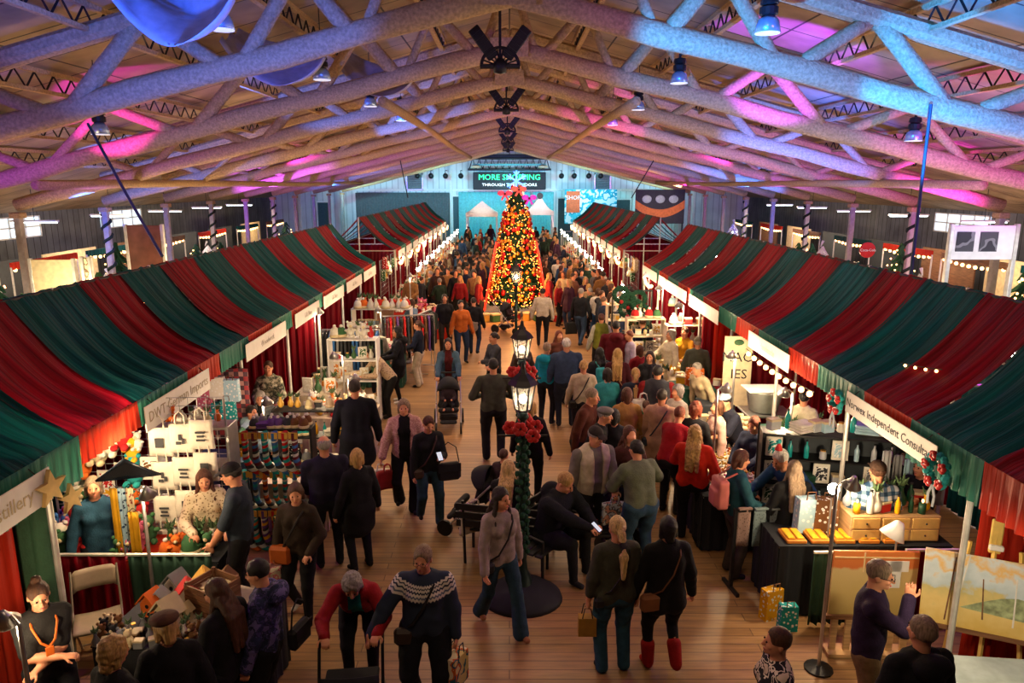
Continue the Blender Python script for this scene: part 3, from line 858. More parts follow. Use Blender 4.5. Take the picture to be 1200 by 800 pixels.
# ================================================================== figures: smooth-blended bodies turned into one surface
class Blob:
    def __init__(s): s.ops = []
    def cap(s, a, b, ra, rb=None, k=.02, sub=False, fl=None):
        rb = ra if rb is None else rb
        a, b = np.array(a, float), np.array(b, float)
        lo = np.minimum(a - ra, b - rb); hi = np.maximum(a + ra, b + rb)
        s.ops.append(('c', a, b, ra, rb, k, sub, lo, hi)); return s
    def chain(s, pts, rs, k=.02):
        for i in range(len(pts) - 1): s.cap(pts[i], pts[i + 1], rs[i], rs[i + 1], k)
        return s
    def ell(s, c, r, M=None, k=.02, sub=False):
        c = np.array(c, float); r = np.array(r, float); m = float(r.max())
        M = np.eye(3) if M is None else np.array(M, float)
        ext = np.sqrt(((M * r) ** 2).sum(1))
        s.ops.append(('e', c, r, M, 0, k, sub, c - ext, c + ext)); return s
    def box(s, c, r, M=None, k=.01, sub=False, rnd=.0):
        c = np.array(c, float); r = np.array(r, float)
        M = np.eye(3) if M is None else np.array(M, float)
        ext = np.abs(M) @ r + rnd
        s.ops.append(('b', c, r, M, rnd, k, sub, c - ext, c + ext)); return s
    def floor(s, z=0.0):
        s.ops.append(('f', z)); return s
    def noise(s, amp, f=22.0):
        s.ops.append(('n', amp, f)); return s
    def mesh(s, cell):
        geo = [o for o in s.ops if o[0] in 'ceb' and not o[6]]
        lo = np.min([o[7] for o in geo], 0) - 2.5 * cell - .03; hi = np.max([o[8] for o in geo], 0) + 2.5 * cell + .03
        n = np.maximum(4, np.ceil((hi - lo) / cell).astype(int) + 1)
        ax = [lo[i] + cell * np.arange(n[i]) for i in range(3)]
        F = np.full(tuple(n), .12, np.float32)
        for o in s.ops:
            if o[0] == 'f':
                F = np.maximum(F, (o[1] - ax[2])[None, None, :].astype(np.float32)); continue
            if o[0] == 'n':
                X, Y, Z = ax[0][:, None, None], ax[1][None, :, None], ax[2][None, None, :]
                f = o[2]
                F = F + (o[1] * np.sin(X * f + 2.2 * np.sin(Z * f * .6 + Y * 9)) * np.sin(Z * f * 1.25 + 1.7 * np.sin(Y * f * .7 + X * 5)) * np.cos(Y * f * .8 + Z * 6)).astype(np.float32); continue
            k, sub = o[5], o[6]
            pad = k + .06
            i0 = [max(0, int((o[7][i] - pad - lo[i]) / cell)) for i in range(3)]
            i1 = [min(n[i], int((o[8][i] + pad - lo[i]) / cell) + 2) for i in range(3)]
            if any(i1[i] <= i0[i] for i in range(3)): continue
            sl = tuple(slice(i0[i], i1[i]) for i in range(3))
            X, Y, Z = ax[0][sl[0]][:, None, None], ax[1][sl[1]][None, :, None], ax[2][sl[2]][None, None, :]
            if o[0] == 'c':
                a, b, ra, rb = o[1:5]; d = b - a; L2 = max(1e-9, float(d @ d))
                t = np.clip(((X - a[0]) * d[0] + (Y - a[1]) * d[1] + (Z - a[2]) * d[2]) / L2, 0, 1)
                D = np.sqrt((X - a[0] - t * d[0]) ** 2 + (Y - a[1] - t * d[1]) ** 2 + (Z - a[2] - t * d[2]) ** 2) - (ra + (rb - ra) * t)
            else:
                c, r, M = o[1:4]
                U = [(X - c[0]) * M[0, i] + (Y - c[1]) * M[1, i] + (Z - c[2]) * M[2, i] for i in range(3)]
                if o[0] == 'e':
                    k0 = np.sqrt((U[0] / r[0]) ** 2 + (U[1] / r[1]) ** 2 + (U[2] / r[2]) ** 2)
                    k1 = np.sqrt((U[0] / r[0] ** 2) ** 2 + (U[1] / r[1] ** 2) ** 2 + (U[2] / r[2] ** 2) ** 2) + 1e-6
                    D = k0 * (k0 - 1) / k1
                else:
                    q = [np.abs(U[i]) - r[i] for i in range(3)]
                    D = np.sqrt(np.maximum(q[0], 0) ** 2 + np.maximum(q[1], 0) ** 2 + np.maximum(q[2], 0) ** 2) + np.minimum(np.maximum(q[0], np.maximum(q[1], q[2])), 0) - o[4]
            A = F[sl]; D = D.astype(np.float32)
            if sub:
                D = -D; h = np.maximum(k - np.abs(A - D), 0) / max(k, 1e-6)
                F[sl] = np.maximum(A, D) + h * h * k * .25
            else:
                h = np.maximum(k - np.abs(A - D), 0) / max(k, 1e-6)
                F[sl] = np.minimum(A, D) - h * h * k * .25
        F[0], F[-1], F[:, 0], F[:, -1], F[:, :, 0], F[:, :, -1] = .1, .1, .1, .1, .1, .1
        return surface(F, lo, cell)
def surface(F, lo, cell):
    nx, ny, nz = F.shape
    ins = F < 0
    cnt = np.zeros((nx - 1, ny - 1, nz - 1), np.int8)
    for a in (0, 1):
        for b in (0, 1):
            for c in (0, 1): cnt += ins[a:nx - 1 + a, b:ny - 1 + b, c:nz - 1 + c]
    act = np.argwhere((cnt > 0) & (cnt < 8))
    if len(act) == 0: return np.zeros((0, 3)), np.zeros((0, 4), int)
    idx = np.full(cnt.shape, -1, np.int32); idx[tuple(act.T)] = np.arange(len(act))
    cs = [(a, b, c) for a in (0, 1) for b in (0, 1) for c in (0, 1)]
    V = np.stack([F[act[:, 0] + a, act[:, 1] + b, act[:, 2] + c] for a, b, c in cs], 1)
    P = np.zeros((len(act), 3)); W = np.zeros(len(act))
    for i in range(8):
        for j in range(i + 1, 8):
            if sum(abs(cs[i][q] - cs[j][q]) for q in range(3)) != 1: continue
            m = (V[:, i] < 0) != (V[:, j] < 0)
            t = np.where(m, V[:, i] / np.where(m, V[:, i] - V[:, j], 1), 0)
            ci, cj = np.array(cs[i], float), np.array(cs[j], float)
            P += (ci[None] + t[:, None] * (cj - ci)[None]) * m[:, None]; W += m
    verts = (act + P / W[:, None]) * cell + lo
    quads = []
    for ax in range(3):
        sa = [slice(1, -1)] * 3; sb = [slice(1, -1)] * 3
        sa[ax] = slice(0, -1); sb[ax] = slice(1, None)
        A, B = ins[tuple(sa)], ins[tuple(sb)]
        for m, flip in ((A & ~B, False), (~A & B, True)):
            e = np.argwhere(m)
            if len(e) == 0: continue
            off = np.array([1, 1, 1]); off[ax] = 0
            e = e + off
            u, v = (ax + 1) % 3, (ax + 2) % 3
            U = np.zeros(3, int); U[u] = 1
            Vv = np.zeros(3, int); Vv[v] = 1
            c0, c1, c2, c3 = e, e - U, e - U - Vv, e - Vv
            q = np.stack([idx[tuple(c.T)] for c in (c0, c1, c2, c3)], 1)
            quads.append(q[:, ::-1] if flip else q)
    return verts, np.concatenate(quads)
def np_mesh(name, V, Q, mats, mi=None):
    me = bpy.data.meshes.new(name)
    n, q = len(V), len(Q)
    me.vertices.add(n); me.vertices.foreach_set('co', V.astype(np.float32).ravel())
    me.loops.add(q * 4); me.loops.foreach_set('vertex_index', Q.astype(np.int32).ravel())
    me.polygons.add(q); me.polygons.foreach_set('loop_start', np.arange(0, q * 4, 4, dtype=np.int32))
    me.polygons.foreach_set('loop_total', np.full(q, 4, np.int32)) if False else None
    me.polygons.foreach_set('use_smooth', np.ones(q, bool))
    for m in mats: me.materials.append(m)
    if mi is not None: me.polygons.foreach_set('material_index', mi.astype(np.int32))
    me.update(calc_edges=True)
    me.validate()
    return me
def blob_obj(b, cell, name, m, parent=None, loc=None, rz=None):
    V, Q = b.mesh(cell)
    o = bpy.data.objects.new(name, np_mesh(name, V, Q, [m])); COL.objects.link(o)
    if parent is not None: o.parent = parent
    if loc is not None: o.location = loc
    if rz is not None: o.rotation_euler = (0, 0, rz)
    return o
def skin(c='c98a68'):
    return mat('skin_' + c, c, .5, var=.06, scale=10, spec=.35)
def hairm(c):
    return mat('hair_' + c, c, .55, var=.35, scale=6, stretch=(14, 14, 1.2), bump=.5, bscale=30, spec=.4)
HAIR = dict(black='14100e', dark='23170f', brown='4a2c18', auburn='4c2312', red='6c2d14', blonde='b08a50', light='c9a86c', grey='8d8780', white='cfcac2', ash='86705a')
HEAD_MAT = skin()
def rot(yaw=0, pitch=0, roll=0):
    return np.array(Matrix.Rotation(R(yaw), 3, 'Z') @ Matrix.Rotation(R(pitch), 3, 'X') @ Matrix.Rotation(R(roll), 3, 'Y'))
def ik(S, T, l1, l2, pole):
    S, T, pole = np.array(S, float), np.array(T, float), np.array(pole, float)
    d = T - S; L_ = np.linalg.norm(d); Lm = (l1 + l2) * .995
    if L_ > Lm: T = S + d / L_ * Lm; d = T - S; L_ = Lm
    u = d / max(L_, 1e-6)
    a = (l1 * l1 - l2 * l2 + L_ * L_) / (2 * L_); h = math.sqrt(max(0, l1 * l1 - a * a))
    p = pole - u * (pole @ u); n = np.linalg.norm(p); p = p / n if n > 1e-6 else np.array([0, 1, 0])
    return S + u * a + p * h, T
def person(loc, face=0, H=1.68, tier=2, label=None, group=None, lean=0, head=(0, 0), L=None, Rr=None, stride=0.0, sit=None, build=1.0, skinc='c98a68',
           hair='short', hc='brown', top='sweater', tc='333840', sleeve=1.0, hem=-.035, waist=None, flare=0.0, bulk=.012, open_=0.0, inner='202226', pants='16181d', pfit='slim', shoes='1a1818', boots=None,
           hood=None, scarf=None, hat=None, hatc='1a1a1c', glasses=False, female=True, wide=1.0, vest=None, feet=True, name='person', wr=.0045, elbow=None, apron=None):
    cell = (.0095, .0135, .021, .03)[tier - 1]
    u = H
    t = {}
    # --- skeleton (facing -Y)
    Mb = rot(0, lean)                    # forward lean
    hipz = .525 * u if sit is None else sit + .06
    hip = np.array([0, 0, hipz])
    if sit is None and lean > 25: hip = hip + [0, .10, -.01]
    def up(x, y, z): return hip + Mb @ np.array([x, y, z])     # torso space: z above hip
    chest = up(0, 0, .22 * u); neck = up(0, .01, .315 * u)
    shw = (.098 if female else .115) * u * build
    hw = (.062 if female else .058) * u * build
    Mh = rot(head[0], lean * .55 + head[1])
    hc0 = neck + Mb @ np.array([0, -.012, .035 * u]) + Mh @ np.array([0, -.012, .062 * u])
    hs = u / 1.7
    def hd(x, y, z): return hc0 + Mh @ (np.array([x, y, z]) * hs)
    l1, l2 = .172 * u, .15 * u
    arms = []
    for s, T in ((1, L), (-1, Rr)):
        S = up(s * shw * .97, 0, .278 * u)
        if T is None: T = (.165 + .02 * build, .03 + .02 * (s > 0), .47)
        if len(T) == 3: W = np.array([s * T[0] * u, -T[1] * u, T[2] * u])
        pole = (s * .7, .8, -.45) if elbow is None else (s * elbow[0], elbow[1], elbow[2])
        E, W = ik(S, W, l1, l2, pole)
        arms.append((s, S, E, W))
    legs = []
    for s in (1, -1):
        Hj = hip + np.array([s * hw, 0, -.01])
        if sit is None:
            A = np.array([s * (hw * .95 + .012), -s * stride * .5 * u, .045 * u + (.035 * u if (stride and s * stride < 0) else 0)])
            K, A = ik(Hj, A, .245 * u, .24 * u, (s * .15, -1, 0))
        else:
            K = Hj + np.array([s * .03, -.235 * u, .02]); A = np.array([s * (hw + .02), K[1] - .03, .045 * u])
        legs.append((s, Hj, K, A))
    root = None
    fine = tier <= 2
    # --- the body: one continuous surface
    b = Blob()
    bw = build
    b.ell(up(0, 0, .235 * u), (shw * .92, .062 * u * bw, .10 * u), Mb, .03)
    b.ell(up(0, 0, .03 * u), (.075 * u * bw, .046 * u * bw, .07 * u), Mb, .02)
    b.cap(up(0, 0, .05 * u), up(0, 0, .2 * u), .048 * u * bw, .052 * u * bw, .03)
    b.cap(up(-shw * .72, 0, .285 * u), up(shw * .72, 0, .285 * u), .028 * u, .028 * u, .03)
    b.cap(up(0, .005, .30 * u), hd(0, .02, -.05), .034 * u, .031 * u, .02)
    for s, S, E, W in arms:
        b.chain([S, S * .5 + E * .5, E], [.033 * u * bw, .029 * u * bw, .025 * u], .02)
        b.chain([E, E * .6 + W * .4, W], [.025 * u, .025 * u, .0165 * u], .015)
        d = W - E; d = d / np.linalg.norm(d)
        side = np.cross(d, [0, 0, 1.0]); ns = np.linalg.norm(side)
        side = np.array([1.0, 0, 0]) if ns < .3 else side / ns
        nrm = np.cross(side, d)
        if abs(d[2]) > .75: side, nrm = np.array([0, 1.0, 0]), np.array([-s * 1.0, 0, 0])
        pc = W + d * .045 * hs
        Mp = np.stack([side, d, nrm], 1)
        b.ell(pc, np.array([.041, .05, .019]) * hs, Mp, .01)
        curl = -nrm if nrm[2] > 0 else nrm
        if abs(d[2]) > .75: curl = np.array([-s * 1.0, 0, 0])
        if fine:
            for q, ln in zip((-1.5, -.5, .5, 1.5), (.062, .072, .068, .052)):
                f0_ = W + (d * .078 + side * q * .0205) * hs
                f1 = f0_ + (d * .6 + curl * .32) * ln * .62 * hs; f2 = f1 + (d * .2 + curl * .9) * ln * .55 * hs
                b.chain([f0_ - d * .02, f0_, f1, f2], [.0098 * hs, .0098 * hs, .009 * hs, .0078 * hs], .004)
            sg = -1 if (side @ np.array([s * 1.0, -1, .3])) < 0 else 1
            th = W + (d * .022 + side * sg * .032) * hs
            th1 = th + (side * sg * .034 + d * .03 + curl * .01) * hs
            b.chain([W + d * .015, th, th1, th1 + (d * .028 + curl * .018) * hs], [.012 * hs, .0118 * hs, .0105 * hs, .009 * hs], .006)
        else:
            b.cap(pc, pc + (d * .045 + curl * .02) * hs, .024, .016, .01)
            b.cap(pc, pc + (side * .03 - d * .0 + curl * .03), .011, .010, .01)
        t['hand' + ('L' if s > 0 else 'R')] = W + d * .07 * hs
    for s, Hj, K, A in legs:
        b.chain([Hj, K, A], [.05 * u * bw, .034 * u, .021 * u], .02)
        b.cap(A + [0, .02, -.03 * hs], A + [s * .02, -.11 * hs, -.045 * hs], .026, .022, .02)
    # head
    b.ell(hd(0, .012, .02), np.array([.074, .092, .098]) * hs, Mh, .02)
    b.ell(hd(0, -.03, -.048), np.array([.056, .060, .066]) * hs, Mh, .03)
    if tier < 4:
        b.cap(hd(0, -.088, .022), hd(0, -.108, -.022), .0085 * hs, .0155 * hs, .012)
        for s in (-1, 1):
            b.ell(hd(s * .076, .012, -.012), np.array([.010, .020, .030]) * hs, Mh, .006)
            b.ell(hd(s * .030, -.094, .014), np.array([.017, .012, .011]) * hs, Mh, .012, sub=True)
            b.ell(hd(s * .036, -.070, -.022), np.array([.024, .02, .02]) * hs, Mh, .014)
        b.ell(hd(0, -.082, -.062), np.array([.024, .016, .010]) * hs, Mh, .008)
        b.ell(hd(0, -.078, -.088), np.array([.02, .018, .016]) * hs, Mh, .01)
    b.floor(0)
    root = blob_obj(b, cell, name, skin(skinc), None, loc, R(face))
    if label: tag(root, label, 'person', group)
    def child(bl, nm, m, c=None): return blob_obj(bl, c or cell, nm, m if not isinstance(m, str) else cloth(m), root)
    # --- eyes, lips, glasses
    if tier <= 2:
        for s in (-1, 1):
            G().ball(tuple(hd(s * .030, -.0885, .014)), .0088 * hs, 8).build('eye', mat('eye_dark', (.03, .02, .015), .2), root, smooth=True)
        g = G(); g.ball((0, 0, 0), .02 * hs, 8, sc=(1, .5, .36)); lo_ = g.build('lips', mat('lips', (.42, .11, .09), .5), root, smooth=True)
        lo_.location = tuple(hd(0, -.094, -.060))
    if glasses:
        g = G()
        for s in (-1, 1):
            g.tube([hd(s * .032 + .024 * math.cos(a * PI / 6), -.108, .012 + .019 * math.sin(a * PI / 6)) for a in range(13)], .002, 4)
            g.tube([hd(s * .056, -.106, .016), hd(s * .08, 0, .01)], .003, 4)
        g.tube([hd(-.01, -.11, .014), hd(.01, -.11, .014)], .003, 4)
        g.build('glasses', m_blk, root)
    # --- top garment
    def torso(bl, inf, hemz, flr, slv, k=.03, armr=0):
        bl.ell(up(0, 0, .235 * u), (shw * .93 + inf, .066 * u * bw + inf, .105 * u + inf), Mb, k)
        bl.cap(up(-shw * .72, 0, .283 * u), up(shw * .72, 0, .283 * u), .030 * u + inf, None, k + .01)
        wr_ = (.064 if female else .070) * u * bw * wide + inf
        for s in (-1, 1): bl.cap(up(s * .028 * u * bw, 0, .10 * u), up(s * .038 * u * bw, 0, .22 * u), wr_, wr_, k)
        if female:
            for s in (-1, 1): bl.ell(up(s * .045 * u, -.052 * u * bw, .215 * u), (.042 * u, .038 * u, .045 * u), Mb, .03)
        hz = hemz * u
        if hz > -.12 * u:
            for s in (-1, 1): bl.cap(up(s * .03 * u * bw, 0, .08 * u), up(s * (.042 + flr * .3) * u * bw, 0, hz + wr_ * .6), wr_, (.062 + flr * .4) * u * bw * wide + inf, k)
        else:
            for s, Hj, K, A in legs:
                p1 = Hj + (K - Hj) * min(1, (-hemz) / .26)
                c_ = p1 * np.array([.75, 1, 1])
                bl.cap(up(s * .03 * u, 0, .08 * u), Hj * np.array([.7, 1, 1]), wr_, .074 * u * bw + inf, k)
                bl.cap(Hj * np.array([.7, 1, 1]), c_, .074 * u * bw + inf, (.066 + flr) * u + inf, k + .02)
            if sit is None:
                bl.cap(hip, hip + np.array([0, 0, hz]), .07 * u + inf, (.06 + flr) * u + inf, k + .02)
        for s, S, E, W in arms:
            if slv <= 0: continue
            r0 = .034 * u * bw + inf + armr
            if slv <= .5:
                bl.cap(S, S + (E - S) * min(1, slv * 2), r0, r0 * .95, k)
            else:
                bl.cap(S, E, r0, .030 * u * bw + inf + armr, k)
                q = E + (W - E) * min(1, (slv - .5) * 2)
                bl.cap(E, q, .031 * u * bw + inf + armr, .024 * u + inf * .8 + armr * .5, .02)
    if open_ > 0 or apron:
        bl = Blob(); torso(bl, max(.004, bulk - .008), max(hem, -.03), 0, .5 if sleeve > .5 else sleeve)
        bl.cap(up(0, 0, .30 * u), up(0, 0, .325 * u), .042 * u, .038 * u, .02)
        child(bl, 'shirt', inner)
    bl = Blob(); torso(bl, bulk, hem, flare, sleeve)
    if hood is not None:
        bl.ell(up(0, .075 * u, .30 * u), (.085 * u, .052 * u, .055 * u), Mb, .03)
        bl.cap(up(-.05 * u, .02 * u, .32 * u), up(-.03 * u, -.045 * u, .29 * u), .026 * u, .02 * u, .02)
        bl.cap(up(.05 * u, .02 * u, .32 * u), up(.03 * u, -.045 * u, .29 * u), .026 * u, .02 * u, .02)
    elif top in ('jacket', 'coat', 'puffer_jacket', 'fleece_jacket', 'shirt_top'):
        bl.cap(up(-.03 * u, .01, .315 * u), up(.03 * u, .01, .315 * u), .036 * u, None, .02)
    else:
        bl.cap(up(0, 0, .30 * u), up(0, .003, .322 * u), .046 * u, .037 * u, .02)
    if open_ > 0:
        bl.box(up(0, -.13 * u, .12 * u), (open_ * u, .10 * u, .25 * u), Mb, .01, sub=True)
    bl.noise(wr * (1 if tier < 3 else 1.4))
    bl.cap(up(0, 0, .33 * u), hd(0, 0, -.02), .036 * u, .05 * u, .006, sub=True) if not hood else None
    if top == 'puffer_jacket': bl.noise(.004, 60)
    top_m = tc if not isinstance(tc, str) else cloth(tc)
    child(bl, top, top_m)
    if vest:
        bl = Blob(); torso(bl, bulk + .014, hem, flare, 0)
        bl.cap(up(-.04 * u, .015, .315 * u), up(.04 * u, .015, .315 * u), .042 * u, None, .02)
        bl.box(up(0, -.13 * u, .12 * u), (.034 * u, .10 * u, .28 * u), Mb, .01, sub=True).noise(.004)
        bl.cap(up(0, -.03 * u, .33 * u), hd(0, -.02, -.04), .045 * u, .05 * u, .006, sub=True)
        child(bl, 'vest', vest)
    if scarf:
        bl = Blob()
        for a in range(10):
            a0, a1 = a * PI / 5, (a + 1) * PI / 5
            bl.cap(up(.055 * u * math.cos(a0), .048 * u * math.sin(a0), (.318 - .012 * math.sin(a0 + PI)) * u), up(.055 * u * math.cos(a1), .048 * u * math.sin(a1), .318 * u), .022 * u, None, .01)
        bl.cap(up(.02 * u, -.06 * u, .31 * u), up(.03 * u, -.085 * u, .16 * u), .022 * u, .018 * u, .01).noise(.003, 50)
        child(bl, 'scarf', scarf)
    if waist:
        bl = Blob()
        for a in range(8):
            a0, a1 = a * PI / 4, (a + 1) * PI / 4
            bl.cap(hip + np.array([.075 * u * math.cos(a0), .06 * u * math.sin(a0), .05 * u]), hip + np.array([.075 * u * math.cos(a1), .06 * u * math.sin(a1), .05 * u]), .03 * u, None, .02)
        bl.ell(hip + np.array([0, .055 * u, -.02 * u]), (.085 * u, .03 * u, .09 * u), None, .03).noise(.005)
        child(bl, 'tied_sweater', waist)
    # --- trousers
    bl = Blob()
    kr, ar = {'slim': (.040, .029), 'legging': (.036, .024), 'straight': (.044, .038), 'flare': (.041, .052), 'wide': (.05, .055)}[pfit]
    for s in (-1, 1): bl.cap(up(s * .03 * u * bw, 0, .085 * u), hip + np.array([s * .036 * u * bw, .008, -.015 * u]), .056 * u * bw, .066 * u * bw, .03)
    for s, Hj, K, A in legs:
        bl.chain([Hj, Hj * .45 + K * .55, K], [.06 * u * bw, .052 * u * bw, kr * u], .02)
        bl.chain([K, A + [0, 0, -.01]], [kr * u, ar * u], .02)
    bl.noise(.004, 26).floor(.012)
    child(bl, 'trousers', cloth(pants) if isinstance(pants, str) else pants)
    if feet:
        for s, Hj, K, A in legs:
            bl = Blob()
            bl.cap(A + [0, .025, -.028 * hs], A + [s * .018, -.115 * hs, -.042 * hs], .036 * hs, .032 * hs, .02)
            bl.cap(A + [0, .01, .01], A + [0, .015, -.02], .034 * hs, .036 * hs, .02)
            if boots: bl.chain([A, A * .55 + K * .45], [.036 * u, .043 * u], .02)
            zb = max(0.0, A[2] - .045 * u); bl.floor(zb + .001)
            child(bl, 'boot' if boots else 'shoe', boots or shoes, max(.012, cell))
    # --- hair
    if hair != 'none':
        bl = Blob(); hk = .012; hcell = cell
        big = 1.0
        if hair == 'curly': big = 1.16
        if hair == 'short_grey': big = .985
        bl.ell(hd(0, .018, .034), np.array([.083, .100, .098]) * hs * big, Mh, hk)
        if hair in ('long', 'bob', 'curly', 'long_curly', 'half'):
            for s in (-1, 1): bl.cap(hd(s * .066, .012, .03), hd(s * .072, .02, -.075), .026 * hs * big, .026 * hs * big, .02)
            bl.cap(hd(0, .06, .0), hd(0, .06, -.09), .06 * hs, .05 * hs, .02)
        if hair in ('long', 'long_curly', 'half'):
            ln = .30 if hair != 'half' else .2
            for x in (-.055, 0, .055):
                bl.chain([hd(x, .055, -.05), up(x * 1.1, .07 * u, .30 * u), up(x * 1.2, .09 * u * bw, (.30 - ln * .55) * u)], [.042 * hs, .038 * hs, .026 * hs], .02)
            if hair != 'half':
                for s in (-1, 1): bl.chain([hd(s * .07, -.0, -.03), up(s * .052 * u, -.02 * u, .315 * u), up(s * .058 * u, -.068 * u * bw, .235 * u)], [.024 * hs, .026 * hs, .016 * hs], .015)
        if hair == 'bun': bl.ell(hd(0, .06, .125), (.042 * hs,) * 3, None, .01)
        if hair == 'lowbun': bl.ell(hd(0, .12, .0), (.04 * hs,) * 3, None, .01)
        if hair == 'pony':
            bl.chain([hd(0, .09, .03), hd(0, .13, -.01), up(0, .118 * u, .29 * u), up(.01, .135 * u, .17 * u)], [.034 * hs, .042 * hs, .044 * hs, .022 * hs], .015)
        # open the face
        bl.ell(hd(0, -.112, -.02), np.array([.071, .080, .106]) * hs, Mh, .010, sub=True)
        if hair in ('short', 'bun', 'pony', 'lowbun', 'short_grey'):
            bl.box(hd(0, -.09, -.06), np.array([.12, .085, .065]) * hs, Mh, .01, sub=True)
            bl.box(hd(0, .02, -.125), np.array([.12, .2, .06]) * hs, Mh, .012, sub=True)
            for s in (-1, 1): bl.ell(hd(s * .085, .01, -.025), np.array([.018, .026, .034]) * hs, Mh, .008, sub=True)
        if hair == 'bald':
            bl.ell(hd(0, -.02, .09), np.array([.09, .11, .07]) * hs, Mh, .01, sub=True)
            bl.box(hd(0, -.09, -.06), np.array([.12, .09, .2]) * hs, Mh, .01, sub=True)
        if hat: bl.box(hd(0, 0, .14), np.array([.2, .2, .09]) * hs, Mh, .01, sub=True)
        if tier < 4: bl.noise(.010 if hair in ('curly', 'long_curly') else .004, 60 if 'curly' in hair else 48)
        if tier <= 2:
            for s in (-1, 1): bl.cap(hd(s * .018, -.100, .036), hd(s * .045, -.090, .038), .0048 * hs, .004 * hs, .003)
        child(bl, 'hair', hairm(HAIR[hc]), max(.0085, cell))
    if hat == 'cap':
        bl = Blob(); bl.ell(hd(0, .01, .052), np.array([.086, .102, .082]) * hs, Mh, .01)
        bl.box(hd(0, 0, -.02), np.array([.2, .2, .06]) * hs, Mh, .008, sub=True)
        bl.ell(hd(0, -.115, .045), np.array([.066, .062, .010]) * hs, Mh @ rot(0, 10), .012)
        child(bl, 'cap', hatc)
    if hat == 'beanie':
        bl = Blob(); bl.ell(hd(0, .012, .055), np.array([.088, .104, .09]) * hs, Mh, .01)
        bl.box(hd(0, 0, -.03), np.array([.2, .2, .07]) * hs, Mh, .008, sub=True).noise(.003, 70)
        child(bl, 'beanie', hatc)
    if hat == 'beret':
        bl = Blob(); bl.ell(hd(0, .015, .075), np.array([.115, .125, .05]) * hs, Mh @ rot(0, -8), .01).ell(hd(0, .01, .05), np.array([.085, .10, .05]) * hs, Mh, .01)
        child(bl, 'beret', hatc)
    if apron:
        bl = Blob(); bl.box(up(0, -.075 * u - .02, .12 * u), (.075 * u, .012, .17 * u), Mb, .01, rnd=.012).noise(.004)
        child(bl, 'apron', apron)
    # world joints for things held or worn
    MW = Matrix.Translation(Vector(loc)) @ Matrix.Rotation(R(face), 4, 'Z')
    t.update(chest=up(0, -.09 * u, .2 * u), back=up(0, .09 * u, .2 * u), head=hc0, hip=hip, shL=up(shw, 0, .33 * u), shR=up(-shw, 0, .33 * u), neck=neck)
    J = {k: MW @ Vector(v) for k, v in t.items()}
    J['root'] = root; J['M'] = MW; J['u'] = u; J['face'] = R(face)
    return J
# ================================================================== the people one can tell apart
JJ = {}
jeans, blackp = '2b4559', '15161a'
m_fair = pattern('fairisle_knit', 'yoke', [(.02, .03, .055), (.62, .57, .50), (.10, .13, .19)], 1.10)
m_plaid = pattern('blue_plaid', 'plaid', [(.015, .05, .11), (.12, .20, .30), (.62, .66, .68)], 11)
m_puff = pattern('night_blotch', 'blotch', [(.012, .018, .05), (.04, .035, .12), (.015, .02, .05), (.10, .08, .22)], 14)
m_flor = pattern('bold_blossom', 'blotch', [(.015, .015, .02), (.70, .62, .52), (.02, .02, .02), (.60, .5, .38)], 11)
m_camo = pattern('leafy_shirt', 'blotch', [(.05, .055, .04), (.32, .30, .2), (.08, .09, .06), (.5, .46, .34)], 16)
m_leop = pattern('cream_print', 'dots', [(.62, .5, .34), (.25, .17, .10)], 34)
m_beigep = pattern('beige_knit', 'dots', [(.45, .33, .22), (.22, .14, .09)], 26)
m_fur = pattern('dusty_pink_fleece', 'blotch', [(.42, .22, .21), (.55, .33, .31), (.36, .18, .18)], 22)
def pp(key, px, py, H, face, label, tier=2, dz=0.0, dx=0.0, dy=0.0, hh=None, **k):
    p = atz(px, py, hh if hh else H)
    JJ[key] = person((p.x + dx, p.y + dy, dz), face, H, tier, label, **k)
    return JJ[key]
pp('nordic', 496, 640, 1.66, 2, 'person in navy jumper with white patterned yoke, holding a walker handle and a picture bag', 1, female=True, build=1.2, hair='short', hc='ash', glasses=True, tc=m_fair, pants='14161d', pfit='wide', L=(.17, .03, .47), Rr=(.30, .12, .52), head=(-12, 8), stride=.1)
pp('elder', 410, 662, 1.60, 6, 'white-haired person in red jacket bent over a walking frame', 1, hh=1.42, dy=.26, female=True, build=1.05, lean=46, hair='curly', hc='grey', top='jacket', tc='86121a', open_=.035, inner='17818a', pants=blackp, L=(.14, .40, .60), Rr=(.14, .40, .60), head=(0, 16))
pp('center', 586, 572, 1.67, 28, 'long-haired person in pale grey jumper and flared jeans walking past the lamp post', 1, hair='long', hc='dark', tc='8f807c', pants='20384a', pfit='flare', stride=.34, L=(.15, -.02, .47), Rr=(.16, .1, .49), head=(18, 4), shoes='8a5a3c', build=.95)
pp('blonde', 724, 607, 1.66, 192, 'blond pony-tailed person in olive jumper and jeans seen from behind', 1, hair='pony', hc='light', tc='3b3c30', pants='234659', pfit='straight', Rr=(.14, 0, .46), L=(.16, .02, .47), sleeve=.85, build=1.05, flare=.02)
pp('boots', 784, 607, 1.66, 190, 'person in black coat, leggings and tall red boots seen from behind', 1, hair='bob', hc='black', top='coat', hem=-.10, flare=.02, tc='121113', pants='101012', pfit='legging', boots='8c1512', build=1.05, stride=.1)
pp('purple', 1028, 658, 1.72, 62, 'grey-haired person in dark purple jacket with a hand on the chin before a painting', 1, female=False, hair='short', hc='ash', glasses=True, top='jacket', tc='2a1c36', pants='7a6142', pfit='straight', L=(-.01, .15, .68), Rr=(.02, .15, .855), elbow=(.25, -.2, -1), head=(0, 10))
pp('hoodie', 1084, 725, 1.74, 190, 'short-haired person in black hooded jacket facing the large landscape painting', 1, female=False, hair='short', hc='ash', top='hooded_jacket', hood=1, tc='141519', pants=blackp, wr=.006)
